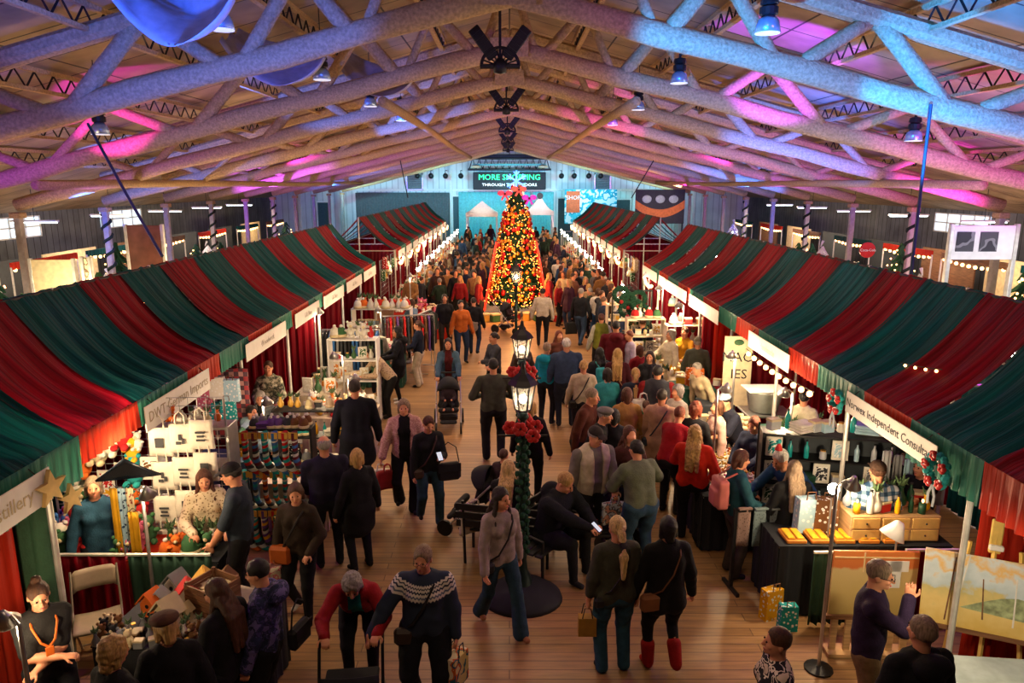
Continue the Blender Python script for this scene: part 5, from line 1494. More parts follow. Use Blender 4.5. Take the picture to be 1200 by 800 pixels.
def shelf_unit(loc, w_, h, d_, rows, label, m, rz=0, name='display_shelf', back=None):
    t = thing(name, label, 'shelf', loc, rz)
    for a in (-1, 1): G().box((a * (w_ / 2 - .015), 0, h / 2), (.03, d_, h), ch=.004).build('side_panel', m, t)
    for k in range(rows + 1): G().box((0, 0, .03 + (h - .05) * k / rows), (w_ - .06, d_, .025), ch=.004).build('shelf_board', m, t)
    if back: G().box((0, d_ / 2 - .008, h / 2), (w_ - .06, .012, h - .04)).build('back_panel', back, t)
    return t
def grid_wall(p0, p1, z0, z1, label, m=None, step=.1):
    p0, p1 = Vector((*p0, 0)), Vector((*p1, 0)); L_ = (p1 - p0).length
    t = thing('grid_wall', label, 'display grid', ((p0.x + p1.x) / 2, (p0.y + p1.y) / 2, 0), math.atan2(p1.y - p0.y, p1.x - p0.x))
    g = G(); n = int(L_ / step)
    for k in range(n + 1): g.tube([(-L_ / 2 + L_ * k / n, 0, z0), (-L_ / 2 + L_ * k / n, 0, z1)], .004, 3, cap=False)
    for k in range(int((z1 - z0) / step) + 1): g.tube([(-L_ / 2, 0, z0 + k * step), (L_ / 2, 0, z0 + k * step)], .004, 3, cap=False)
    g.build('wire_grid', m or m_blk, t)
    for a in (-1, 1): G().tube([(a * L_ / 2, 0, 0), (a * L_ / 2, 0, z1)], .014, 6).build('upright', m or m_blk, t)
    return t

# ------------------------------------------------------------------ left corner stall: birdhouses, folding chair, lamp
wood = mat('pine_wood', (.48, .29, .13), .65, var=.25, scale=3, stretch=(1, 1, 12))
dwood = mat('brown_wood', (.20, .09, .04), .6, var=.3, scale=3, stretch=(1, 1, 10))
m_dkcloth = mat('black_table_cloth', (.010, .012, .016), .8)
table(-2.98, 6.15, 1.35, 1.0, .76, 'black covered table carrying the birdhouses', m_dk, -.12, m_dkcloth)
put('paper_sheet', 'paper', 'pale sheet under the brown slatted crate', [('sheet', G().box((0, 0, .004), (.5, .8, .006)), mat('pale_paper', (.5, .42, .32), .8), False)], (-2.78, 6.3, .775), -.35)
g = G()
for k in range(5): g.box((0, -.17, .03 + k * .056), (.36, .016, .048)).box((0, .17, .03 + k * .056), (.36, .016, .048)).box((-.18, 0, .03 + k * .056), (.016, .34, .048)).box((.18, 0, .03 + k * .056), (.016, .34, .048))
g.box((0, 0, .01), (.36, .34, .02))
put('wooden_crate', 'crate', 'brown slatted wooden crate filled with pale blocks', [('slats', g, dwood, False), ('corner_post', G().box((-.165, -.155, .15), (.03, .03, .3)).box((.165, -.155, .15), (.03, .03, .3)).box((-.165, .155, .15), (.03, .03, .3)).box((.165, .155, .15), (.03, .03, .3)), dwood, False)], (-2.86, 6.32, .785), -.5)
bp = None
for i in range(9):
    rr = random.Random(i); 
    good('box', 'cream', (-2.86 + rr.uniform(-.12, .12), 6.32 + rr.uniform(-.12, .12), .9), 'standing in the slatted crate', i, .7)
def birdhouse(loc, s, c, roof, rz, label, group=None):
    t = thing('birdhouse', label, 'birdhouse', loc, rz, group)
    G().prism([(-.09 * s, 0), (.09 * s, 0), (.09 * s, .16 * s), (0, .26 * s), (-.09 * s, .16 * s)], -.07 * s, .07 * s).build('house_box', c, t)
    g = G()
    for a in (-1, 1):
        M = Matrix.Rotation(a * R(48), 3, 'Y'); g.box((a * .065 * s, 0, .222 * s), (.19 * s, .2 * s, .014 * s), M)
    g.build('roof', roof, t)
    G().tube([(0, -.073 * s, .13 * s), (0, -.069 * s, .13 * s)], .024 * s, 12).build('entrance_hole', m_blk, t)
    G().tube([(0, -.07 * s, .07 * s), (0, -.12 * s, .07 * s)], .006 * s, 6).build('perch', dwood, t)
    return t
bh = [('cream', 'cream wooden birdhouse, largest, at the front of the table', -3.15, 6.0, 1.45, 'pale'), ('orange', 'orange roofed birdhouse at the left end of the table', -3.40, 6.2, 1.2, 'orange'), ('grey', 'grey weathered birdhouse beside the orange roofed one', -3.35, 6.25, 1.1, 'grey'),
      ('white', 'white birdhouse with red roof in the middle of the table', -3.12, 6.35, 1.25, 'red'), ('cream', 'cream birdhouse with brown roof behind the crate', -2.85, 6.62, 1.1, 'brown'), ('white', 'tall white birdhouse with pointed grey roof', -3.3, 6.5, 1.3, 'grey'), ('cream', 'little cream birdhouse beside the crate', -3.05, 6.12, .8, 'cream'), ('gold', 'tan birdhouse at the back of the table', -3.05, 6.58, 1.2, 'gold')]
for c, lb, x, y, s, rf in bh: birdhouse((x, y, .785), s * .72, cm(c, .8), cm({'pale': 'cream'}.get(rf, rf), .8), random.Random(lb).uniform(-.6, .6), lb)
fill(-3.25, 5.82, .9, .3, .785, ['box', 'jar', 'vase', 'plush'], ['cream', 'white', 'brown', 'black', 'grey'], 9, 4, 'in the heap of wooden trinkets', 3, .6)
def folding_chair(loc, rz, label):
    t = thing('folding_chair', label, 'chair', loc, rz)
    mb = mat('beige_chair', (.27, .20, .14), .5)
    G().grid(lambda i, j: (-.21 + .42 * i / 8, -.2 + .4 * j / 6, .45 - .012 * math.sin(PI * i / 8)), 8, 6, thick=.025).build('seat', mb, t, smooth=True)
    G().grid(lambda i, j: (-.21 + .42 * i / 10, .24 + .03 * math.cos(PI * (i / 10 - .5)) + .05 * j / 4, .68 + .2 * j / 4 - (.03 if i in (0, 10) and j in (0, 4) else 0)), 10, 4, thick=.02).build('backrest', mb, t, smooth=True)
    for a in (-1, 1):
        G().tube([(a * .22, -.24, 0), (a * .22, .16, .5), (a * .21, .3, .88)], .012, 6).build('leg', mat('beige_metal', (.33, .27, .2), .4, .5), t)
        G().tube([(a * .19, .28, 0), (a * .19, -.14, .44)], .012, 6).build('leg', mat('beige_metal', None), t)
    G().tube([(-.19, .22, .07), (.19, .22, .07)], .01, 6).build('crossbar', mat('beige_metal', None), t)
    return t
folding_chair((-4.2, 6.62, 0), R(28), 'beige metal folding chair beside the red low drape')
clamp_lamp((-3.62, 4.78, 0), 1.62, 'silver clamp lamp on a pole at the bottom left corner', 24, (-.12, .05))
clamp_lamp((-3.95, 4.9, 0), 1.42, 'second silver clamp lamp at the very left edge', 6, (-.1, .02))
clamp_lamp((-3.75, 6.9, 0), 1.75, 'added clamp lamp on a rod lighting the birdhouse table', 32, (.12, -.12))  # lamp added to brighten the birdhouse heap
# gold star on the canopy edge
def star(loc, r, label, rz):
    poly = [((r if k % 2 == 0 else r * .42) * math.sin(2 * PI * k / 10), (r if k % 2 == 0 else r * .42) * math.cos(2 * PI * k / 10)) for k in range(10)]
    return put('paper_star', 'star', label, [('star', G().prism(poly[::-1], -.02, .02), mat('gold_foil', (.75, .52, .2), .35, .6), False)], loc, rz)
star((-3.97, 5.86, 2.22), .17, 'gold star hanging on the canopy edge, upper of two', R(80)); star((-3.96, 6.1, 2.02), .14, 'gold star hanging on the canopy edge, lower of two', R(75))
# ------------------------------------------------------------------ plush toy stall (left)
table(-4.55, 7.62, 1.55, .7, .74, 'low table of soft toys behind the red low drape', None, 0, m_val_r)
table(-3.55, 7.5, .7, .5, .74, 'small table behind the dark green low drape', None, 0, m_dkcloth)
grid_wall((-5.4, 8.05), (-3.35, 8.15), .75, 2.35, 'white wire grid behind the soft toys', m_alu)
where = 'piled on the toy stall'
fill(-4.7, 7.55, 1.2, .5, .75, ['plush', 'box', 'plush'], ['red', 'white', 'green', 'yellow', 'pink', 'blue', 'teal'], 7, 3, where, 11)
fill(-3.6, 7.48, .6, .36, .75, ['plush', 'vase', 'hat'], ['red', 'green', 'orange', 'white'], 4, 2, 'on the small table under the tote bags', 12)
for k, (px, py, c) in enumerate(((92, 575, 'white'), (92, 598, 'red'), (103, 590, 'green'), (160, 555, 'teal'), (170, 610, 'red'), (163, 640, 'white'), (205, 640, 'green'), (212, 622, 'white'), (85, 620, 'blue'), (100, 545, 'orange'), (118, 530, 'cream'), (132, 520, 'white'), (146, 512, 'red'))):
    p = aty(px, py, 8.0)
    good('plush', c, (p.x, 7.96, p.z - .12), 'hanging on the wire grid', 0, 1.3)
rr = random.Random(77)
for k in range(34):
    px, py = rr.uniform(72, 176), rr.uniform(492, 640)
    if py < 600 - px * .55: continue
    p = aty(px, py, 7.95)
    good(rr.choice(['hat', 'plush', 'box', 'print']), rr.choice(['red', 'white', 'green', 'yellow', 'orange', 'teal', 'brown', 'pale blue']), (p.x, 7.98, p.z), 'pegged to the wire grid of the toy stall', 0, rr.uniform(.7, 1.1))
def hang_cloth(px, py0, py1, Y, wpx, m, label, name='hanging_scarf', cat='scarf'):
    a, b = aty(px, py0, Y), aty(px, py1, Y); w_ = wpx / FPX * Y
    t = thing(name, label, cat, (a.x, Y, b.z))
    f = folds(-w_ / 2, w_ / 2, 0, a.z - b.z, 0, 2, .015, px); f.build('cloth', m, t, smooth=True)
    G().tube([(-w_ / 2, 0, a.z - b.z), (0, 0, a.z - b.z + .05), (w_ / 2, 0, a.z - b.z)], .005, 4).build('hanger', m_blk, t)
    return t
hang_cloth(132, 572, 650, 7.3, 10, cm('yellow'), 'plain yellow scarf hanging over the low drape')
hang_cloth(141, 572, 650, 7.3, 9, pattern('scarf_blue', 'dots', [(.35, .5, .62), (.02, .04, .1)], 22), 'pale blue spotted scarf beside the yellow one')
hang_cloth(151, 572, 650, 7.3, 10, pattern('scarf_cream', 'dots', [(.66, .56, .36), (.3, .08, .05)], 20), 'cream spotted scarf beside the pale blue one')
hang_cloth(156, 600, 652, 7.25, 12, cm('yellow'), 'short golden scarf in front of the spotted scarves')
g = G().grid(lambda i, j: ((-.32 + .64 * i / 10), -.12 * math.sin(PI * i / 10) * (1 - j / 4), .02 + (.28 - .26 * abs(i / 5 - 1)) * (1 - j / 4)), 10, 4, thick=.01)
p = aty(150, 552, 7.35)
put('cloth_bag', 'bag', 'black shiny kite shaped bag hanging at the toy stall', [('bag_body', g, mat('shiny_black', (.01, .013, .02), .25), True)], (p.x, 7.35, p.z - .1), .3)
p = aty(85, 640, 7.3)
# tote bags
def tote(loc, label, dark, rz=0):
    t = thing('tote_bag', label, 'bag', loc, rz, 'cream printed tote bags')
    t.scale = (1.12, 1, 1.15)
    w_, h = .125, .30
    G().grid(lambda i, j: (-w_ * (1 - .06 * j / 6) + 2 * w_ * (1 - .06 * j / 6) * i / 8, -.02 - .02 * math.sin(PI * i / 8) * math.sin(PI * j / 6), h * j / 6), 8, 6, thick=.03).build('bag_body', mat('natural_canvas', (.70, .64, .54), .9, bump=.2), t, smooth=True)
    G().tube([(-.05, -.02, h), (-.045, -.02, h + .09), (0, -.015, h + .13), (.045, -.02, h + .09), (.05, -.02, h)], .009, 5).build('strap', mat('natural_canvas', None), t)
    g = G()
    if dark == 0: g.box((0, -.052, .15), (.085, .006, .10))
    elif dark == 1: g.box((0, -.052, .17), (.03, .006, .06)).box((-.02, -.052, .11), (.05, .006, .03)).box((.03, -.052, .13), (.03, .006, .05))
    else: g.box((0, -.052, .18), (.1, .006, .02)).box((0, -.052, .14), (.07, .006, .02)).box((0, -.052, .10), (.09, .006, .02))
    g.build('print', mat('dark_print', (.05, .05, .055), .8), t)
    return t
rown, coln = ('top', 'second', 'third', 'lowest'), ('left', 'middle', 'right')
for r_, row in enumerate((((193, 532), (218, 527), (242, 522)), ((197, 571), (222, 565), (247, 559)), ((199, 610), (225, 603), (251, 596)), ((201, 648), (228, 640), (254, 632)))):
    for c_, (px, py) in enumerate(row):
        p = aty(px, py, 7.95); tote((p.x, 7.9 - .02 * c_, p.z), 'cream tote bag with dark print, %s row, %s column of the rack' % (rown[r_], coln[c_]), (r_ + c_) % 3)
fill(-3.78, 8.2, .75, .2, 2.02, ['hat', 'vase', 'plush'], ['cream', 'brown', 'white', 'orange'], 7, 1, 'on top of the tote bag rack', 14, .7)
shelf_unit((-3.78, 8.25, 0), .95, 2.0, .3, 4, 'pale wire shelf holding the tote bags', m_alu)
clamp_lamp((-4.3, 7.2, 2.1), .12, 'lamp under the canopy over the toy stall', 75, (0, -.05), pole=False)
# sock display
shelf_unit((-3.02, 9.12, 0), .86, 1.66, .22, 3, 'dark rack carrying three rows of hanging socks', m_blk)
scol = [('red', 'teal'), ('teal', 'orange'), ('maroon', 'blue'), ('purple', 'yellow'), ('teal', 'red'), ('red', 'amber'), ('blue', 'teal'), ('green', 'red'), ('orange', 'maroon')]
SP = []
for a, b_ in scol:
    t = thing('patterned_sock', '%s and %s patterned sock on the sock rack' % (a, b_), 'sock', (0, 0, 0), 0, '%s and %s socks on the sock rack' % (a, b_))
    g = G().tube([(0, 0, 0), (0, 0, -.1), (.0, 0, -.18), (.02, 0, -.235), (.06, 0, -.27), (.11, 0, -.30)], [.038, .036, .038, .042, .038, .03], 8, sy=.5)
    g.build('sock_leg', pattern('knit_%s_%s' % (a, b_), 'stripe', [col(CC[a]), col(CC[b_]), col(CC[a]), (.5, .5, .45), col(CC['charcoal'])], 9.0), t, smooth=True)
    G().tube([(0, 0, .03), (0, 0, -.03)], .041, 8, sy=.5).build('cuff', cm(a, .9), t)
    G().box((0, -.03, .01), (.07, .004, .05)).build('card_label', cm('gold'), t)
    SP.append(t)
used_s = set()
for r_, (py, n) in enumerate(((508, 6), (553, 6), (598, 6))):
    for c_ in range(n):
        px = 289 + c_ * 11.6; p = aty(px, py, 9.0); k = (r_ * 4 + c_ * 2 + (c_ > 3)) % 9
        rz_ = .3 if r_ % 2 else -.1
        if k not in used_s:
            used_s.add(k); SP[k].location = (p.x, 8.92, p.z); SP[k].rotation_euler = (0, 0, rz_); SP[k].scale = (1.75,) * 3
        else: dup(SP[k], (p.x, 8.92, p.z), rz_, scale=1.75)
for k in range(9):
    if k not in used_s: SP[k].location = (-3.5 + .06 * k, 8.8, .5)
fill(-3.02, 9.1, .8, .2, 1.67, ['hat', 'folded', 'hat'], ['charcoal', 'grey', 'brown', 'purple'], 7, 2, 'on top of the sock rack', 15, .7)
table(-3.0, 9.6, .9, .4, .72, 'cream counter behind the sock rack', None, 0, mat('cream_cloth', (.5, .42, .3), .85))
# glove and scarf rack, tall
shelf_unit((-3.05, 10.9, 0), 1.3, 1.35, .3, 3, 'black display rack of gloves beside the clamp lamps', m_blk)
for r_, py in enumerate((482, 505, 540)):
    for c_ in range(8):
        p = aty(335 + c_ * 8.2, py, 10.7)
        0 and good('hat' if r_ == 0 else 'bottle', ('charcoal', 'teal', 'green', 'yellow', 'grey', 'blue', 'white', 'black')[(c_ * 3 + r_) % 8], (p.x, 10.68, p.z), 'on the black glove rack', 0, .8 if r_ == 0 else 1.0)
for r_ in range(3): fill(-3.05, 10.86, 1.15, .16, .05 + .433 * r_, ['bottle', 'folded', 'hat', 'bag'], ['charcoal', 'teal', 'green', 'yellow', 'grey', 'blue', 'white', 'black'], 9, 1, 'on the black glove rack', 160 + r_, .9)
fill(-3.05, 10.9, 1.2, .2, 1.36, ['hat', 'vase', 'box'], ['charcoal', 'gold', 'cream', 'orange'], 8, 1, 'along the top of the glove rack', 16, .8)
# back of the left stall: plaid blanket, bags, birdhouses on blue table
m_pl2 = pattern('tartan', 'plaid', [(.35, .04, .05), (.10, .05, .07), (.55, .30, .28)], 7)
hang_cloth(262, 432, 520, 10.55, 58, m_pl2, 'red tartan blanket hung behind the tote bags', 'hanging_blanket', 'blanket')
table(-4.15, 10.0, .8, .5, .9, 'slate blue covered counter behind the tote bags', None, 0, mat('slate_cloth', (.05, .09, .12), .85))
birdhouse((-3.9, 10.0, .92), 1.3, cm('yellow', .8), cm('dark green', .8), .2, 'yellow green birdhouse on the slate blue counter')
for k, (px, py, c) in enumerate(((255, 455, 'white'), (272, 458, 'pale blue'), (240, 470, 'pink'), (250, 485, 'teal'), (268, 482, 'teal'), (232, 450, 'red'))):
    p = aty(px, py, 10.4); good('bag', c, (p.x, 10.4, p.z - .15), 'hung on the tartan blanket', 0, 1.1)
# ------------------------------------------------------------------ left stalls further back
m_wsh = m_white
def stall(s, y, label, skirt, kinds, cols, seed, x=3.75, w_=1.9, lamp=55, nx=8, ny=3, d_=.8):
    where = label
    table(s * x, y, w_, d_, .78, 'covered table %s' % label, None, PI / 2, skirt)
    fill(s * x, y, w_ * .92, d_ * .85, .80, kinds, cols, nx, ny, 'on a table %s' % label.replace(', ', ' ').replace(' from the end', ''), seed, rz=PI / 2)
    clamp_lamp((s * (x + .35), y + .6, .8), 1.35, 'clamp lamp on a rod %s' % label, lamp, (-s * .12, 0))
clamp_lamp((-3.55, 10.0, 0), 1.75, 'bright clamp lamp above the sock rack', 45, (.1, -.1))
clamp_lamp((-2.75, 11.9, 0), 1.55, 'clamp lamp on a pole by the warm lit craft table', 42, (.14, 0))
clamp_lamp((-3.05, 12.9, 0), 1.7, 'clamp lamp pointing left above the craft table', 42, (-.16, 0))
table(-3.0, 12.4, 1.2, .8, .8, 'craft table glowing under two clamp lamps', None, 0, mat('cream_cloth', None))
fill(-3.0, 12.4, 1.1, .7, .82, ['vase', 'jar', 'box', 'candle', 'plush', 'print'], ['cream', 'amber', 'gold', 'white', 'red', 'orange'], 8, 4, 'on the warm lit craft table', 21)
shelf_unit((-3.15, 14.3, 0), 1.0, 1.75, .35, 4, 'white lattice shelf of ceramics', m_wsh)
for k in range(4):
    fill(-3.15, 14.28, .85, .2, .05 + (1.7 * k / 4) + .0, ['vase', 'jar', 'box', 'print'], ['white', 'cream', 'green', 'red'], 5, 1, 'on shelf %s of the white lattice' % ('one', 'two', 'three', 'four')[k], 30 + k, .9)
fill(-3.15, 14.28, .9, .25, 1.76, ['vase', 'plush', 'hat'], ['green', 'red', 'white', 'gold'], 6, 1, 'on top of the white lattice shelf', 35, 1.1)
stall(-1, 14.4, 'behind the white lattice shelf', mat('cream_cloth', None), ['vase', 'print', 'box', 'jar'], ['cream', 'green', 'white', 'amber'], 41)
table(-3.2, 17.0, 1.3, .6, .8, 'dark green covered table below the striped boxes', None, 0, mat('dk_green_cloth', (.015, .08, .055), .85))
fill(-3.2, 17.0, 1.2, .5, .82, ['box', 'folded', 'print'], ['pale blue', 'pink', 'blue', 'white', 'maroon', 'grey'], 8, 2, 'on the dark green table', 42, 1.2)
clamp_lamp((-2.95, 16.4, 0), 1.95, 'clamp lamp on a tall pole before the dark green table', 60, (-.06, 0))
shelf_unit((-3.45, 19.4, 0), 1.6, 1.5, .5, 3, 'white shelving stacked with hats and cups', m_wsh)
for k in range(3): fill(-3.45, 19.35, 1.4, .3, .06 + .49 * k, ['hat', 'jar', 'folded', 'box'], ['white', 'red', 'grey', 'pale blue'], 8, 1, 'on tier %s of the white shelving' % ('one', 'two', 'three')[k], 50 + k, 1.1)
fill(-3.45, 19.35, 1.5, .4, 1.5, ['hat', 'vase', 'hat'], ['red', 'white', 'orange'], 8, 2, 'on top of the white shelving', 54, 1.25)
def rail(cx, cy, w_, label, cols, rz=0, h=1.55):
    t = thing('clothes_rail', label, 'clothes rail', (cx, cy, 0), rz)
    g = G()
    for a in (-1, 1): g.tube([(a * w_ / 2, 0, .05), (a * w_ / 2, 0, h)], .015, 6).tube([(a * w_ / 2, -.25, .03), (a * w_ / 2, .25, .03)], .015, 6)
    g.tube([(-w_ / 2, 0, h), (w_ / 2, 0, h)], .015, 6); g.build('frame', m_alu, t)
    n = int(w_ / .085); q = {}
    for k in range(n):
        c = cols[(k * 7 + k // 3) % len(cols)]
        x = -w_ / 2 + (k + .5) * w_ / n
        loc = (cx + x * math.cos(rz), cy + x * math.sin(rz), h)
        lb = '%s garment hanging on the %s' % (c, label)
        if c not in q:
            o = thing('hanging_garment', lb, 'garment', loc, rz + PI / 2, '%s garments on the %s' % (c, label))
            G().prism([(-.2, -.12), (-.05, -.03), (.05, -.03), (.2, -.12), (.25, -.5), (.19, -.5), (.17, -.9), (-.17, -.9), (-.19, -.5), (-.25, -.5)][::-1], -.025, .025).build('garment_body', cm(c, .95), o)
            G().tube([(-.12, 0, -.07), (0, 0, -.02), (.12, 0, -.07)], .006, 4).tube([(0, 0, -.02), (0, 0, .02)], .005, 4).build('hanger', m_alu, o)
            q[c] = o
        else: dup(q[c], loc, rz + PI / 2)
    return t
rail(-2.55, 17.9, 1.3, 'long clothes rail beyond the lamp pole', ['black', 'maroon', 'red', 'charcoal', 'brown', 'purple'], R(12))
rail(-2.2, 18.4, .9, 'short clothes rail at the aisle corner', ['maroon', 'brown', 'black', 'dark green'], R(75))
rail(-3.6, 16.1, 1.3, 'clothes rail under the fifth name sign', ['charcoal', 'grey', 'blue', 'black'], 0)
table(-2.75, 22.6, 1.7, 1.0, .85, 'red skirted table at the gap between the canopies', None, R(5), m_val_r)
fill(-2.75, 22.6, 1.6, .9, .87, ['box', 'jar', 'plush', 'bottle'], ['maroon', 'white', 'pink', 'silver', 'red', 'charcoal'], 10, 4, 'on the red skirted table', 60)
clamp_lamp((-2.9, 21.0, 0), 2.15, 'bright clamp lamp on a pole by the red skirted table', 80, (.02, 0))
k = 0
for s in (-1, 1):
    for y in (20.6, 26.6, 29, 31.5, 34, 36.5, 39, 41.5, 44, 46.5):
        if y < 21 and s < 0: continue
        k += 1
        stall(s, y, 'of the far %s stall, %s from the end' % ('left' if s < 0 else 'right', ('first second third fourth fifth sixth seventh eighth ninth tenth'.split())[int((46.5 - y) / 2.5 + .5) % 10 if y > 21 else 9]), (m_val_r, mat('cream_cloth', None), mat('dk_green_cloth', None))[k % 3],
              ['box', 'vase', 'hat', 'plush', 'print', 'candle'], ['red', 'white', 'cream', 'gold', 'orange', 'green', 'amber', 'silver'], 70 + k, lamp=250, nx=7, ny=2)
        string_lights((s * 3.9, y - .9, 2.1), (s * 4.0, y + .9, 2.15), 9, .14, 'warm bulb string over the %s stall at %s canopy bay from the tree' % ('left' if s < 0 else 'right', names[int((46.5 - y) / 2.5 + .5) % 13]), m_bulb, .045)
        string_lights((s * 3.3, y - .9, 1.9), (s * 3.35, y + .9, 1.95), 5, .2, 'low bulb string before the %s stall at %s canopy bay from the tree' % ('left' if s < 0 else 'right', names[int((46.5 - y) / 2.5 + .5) % 13]), m_bulbw, .045, True)
        grid_wall((s * 4.6, y - .9), (s * 4.6, y + .9), .8, 2.1, 'backing grid of the %s stall, %s of the row' % ('left' if s < 0 else 'right', names[int((46.5 - y) / 2.5 + .5) % 13]), m_alu, .16)
        rr = random.Random(900 + k)
        for q in range(9): good(rr.choice(['print', 'bag', 'hat']), rr.choice(['white', 'gold', 'red', 'cream', 'pale blue', 'green']), (s * 4.5, y - .8 + q * .2, rr.uniform(1.2, 1.8)), 'hung at the far %s stalls' % ('left' if s < 0 else 'right'), -s * PI / 2, 1.3)
# ================================================================== right side stalls
# easel paintings at the corner
def paint_mat(key, kind):
    if key in MC: return MC[key]
    m, nt, N, L, b = new_mat(key); b.inputs['Roughness'].default_value = .5
    tc = N.new('ShaderNodeTexCoord'); sp = N.new('ShaderNodeSeparateXYZ'); L.new(tc.outputs['Object'], sp.inputs[0])
    nz = N.new('ShaderNodeTexNoise'); nz.inputs['Scale'].default_value = 7; nz.inputs['Detail'].default_value = 6; L.new(tc.outputs['Object'], nz.inputs['Vector'])
    v = math_node(N, L, 'ADD', sp.outputs[2], math_node(N, L, 'MULTIPLY', math_node(N, L, 'SUBTRACT', nz.outputs['Fac'], .5), .5 if kind == 'land' else .12))
    if kind == 'land': r = ramp(N, [(0.0, (.70, .48, .12)), (.2, (.80, .60, .22)), (.34, (.62, .52, .2)), (.40, (.52, .62, .66)), (.52, (.64, .72, .76)), (.58, (.80, .50, .16)), (.66, (.66, .72, .74)), (.74, (.75, .48, .16)), (.82, (.72, .70, .62))])
    else: r = ramp(N, [(0.0, (.45, .32, .10)), (.25, (.60, .44, .16)), (.52, (.62, .45, .2)), (.55, (.60, .16, .04)), (.8, (.68, .22, .05)), (.95, (.5, .1, .03))])
    L.new(v, r.inputs[0]); L.new(r.outputs[0], b.inputs['Base Color'])
    MC[key] = m; return m
a, bq = Vector((3.92, 6.22, .72)), Vector((5.05, 5.72, .72))
rz = math.atan2(bq.y - a.y, bq.x - a.x); W_ = (bq - a).length
t = thing('landscape_painting', 'large landscape painting of autumn birch trees and a green hill', 'painting', (a + bq) / 2, rz)
tl = Matrix.Rotation(R(-10), 4, 'X')
def tilt(g):
    g.v = [tuple(tl @ Vector(p)) for p in g.v]; return g
tilt(G().box((0, 0, .35), (W_, .03, .70), ch=.004)).build('canvas', paint_mat('autumn_scene', 'land'), t)
tilt(G().box((0, -.01, -.015), (W_ + .04, .05, .04))).build('ledge', dwood, t)
birch = mat('birch_paint', (.80, .76, .68), .5)
for k, (x, h0, h1, lean_) in enumerate(((-.42, .05, .66, .05), (-.36, .08, .70, .10), (-.12, .12, .5, -.02), (.12, .1, .55, 0), (.27, .04, .68, .02), (.42, .1, .62, 0), (.5, .02, .70, -.03))):
    tilt(G().prism([(x, h0), (x + .014, h0), (x + lean_ + .010, h1), (x + lean_, h1)], -.019, -.0155)).build('birch_trunk', birch if k % 2 else dwood, t)
tilt(G().prism([(-.3, .2), (-.12, .29), (.02, .35), (.14, .375), (.27, .36), (.4, .30), (.56, .27), (.58, .2), (.2, .17)], -.018, -.0155)).build('hill', mat('hill_paint', (.36, .42, .22), .6, var=.4, scale=12), t)
t = thing('abstract_painting', 'square painting with orange sky, straw field and a white form', 'painting', (3.72, 6.72, .44), -.03)
G().box((0, 0, .36), (.86, .03, .72), ch=.004).build('canvas', paint_mat('orange_scene', 'abs'), t)
G().box((.2, -.018, .47), (.12, .008, .3), ch=.003).box((.2, -.018, .56), (.26, .008, .12), ch=.003).build('white_shape', m_white, t)
G().box((-.12, -.018, .6), (.014, .006, .22)).box((0, -.018, .655), (.84, .006, .014)).build('outline', mat('straw_line', (.8, .6, .3), .6), t)
G().box((0, -.02, -.01), (.92, .06, .04)).build('ledge', dwood, t)
t = thing('slatted_easel', 'yellow pine slatted stand under the orange painting', 'easel', (3.72, 6.7, 0), -.03)
for k in range(6): G().box((-.36 + k * .145, 0, .205), (.07, .03, .41), ch=.005).build('slat', wood, t)
G().box((0, .0, .03), (.86, .2, .04)).build('foot', wood, t)
t = thing('studio_easel', 'pale wooden easel rising behind the landscape painting', 'easel', (4.55, 6.2, 0), rz)
for x, h in ((0, 1.95), (-.2, 1.45), (.22, 1.42)):
    G().tube([(x * 1.6, -.0, 0), (x, .1, h)], .022, 4).build('leg', mat('gold_pine', (.7, .47, .12), .5), t)
G().box((0, .08, 1.55), (.1, .04, .34), ch=.01).build('top_clamp', mat('gold_pine', None), t)
G().box((0, .02, 1.46), (.12, .05, .05), ch=.01).build('canvas_grip', m_white, t)
table(4.45, 5.15, 1.7, 1.0, .68, 'pale grey blue covered table in the lower right corner', None, -.1, mat('ice_cloth', (.42, .50, .50), .8))
put('ink_figure', 'figurine', 'small dark grey figurine on the pale covered table', [('figure', G().ball((0, 0, .05), .05, 8, sc=(.6, .6, 1)).ball((0, 0, .13), .03, 8).box((.03, 0, .09), (.02, .02, .1)), cm('charcoal'), True)], (4.32, 5.0, .69))
light('SPOT', (3.3, 4.4, 2.3), 120, (1.0, .82, .55), .06, (4.2, 6.1, .9), 75, .6)
# pole with clamp lamp at the right stall corner
clamp_lamp((3.12, 6.45, 0), 1.98, 'tall pale pole with a white clamp lamp at the right stall corner', 22, (.16, .04))
p = aty(970, 566, 7.6)
t = thing('globe_lamp', 'bright bare globe bulb on a thin stand before the black shelf', 'lamp', (p.x, 7.45, 0))
G().tube([(0, .02, 0), (0, .02, p.z - .06)], .01, 6).build('stand', m_alu, t); G().ball((0, 0, p.z), .062, 12).build('bulb', m_bulbw, t, smooth=True); G().lathe([(.02, p.z - .1), (.03, p.z - .05)], 8).build('socket', m_blk, t)
light('POINT', (p.x, 7.36, p.z + .08), 70, WARM2, .06)
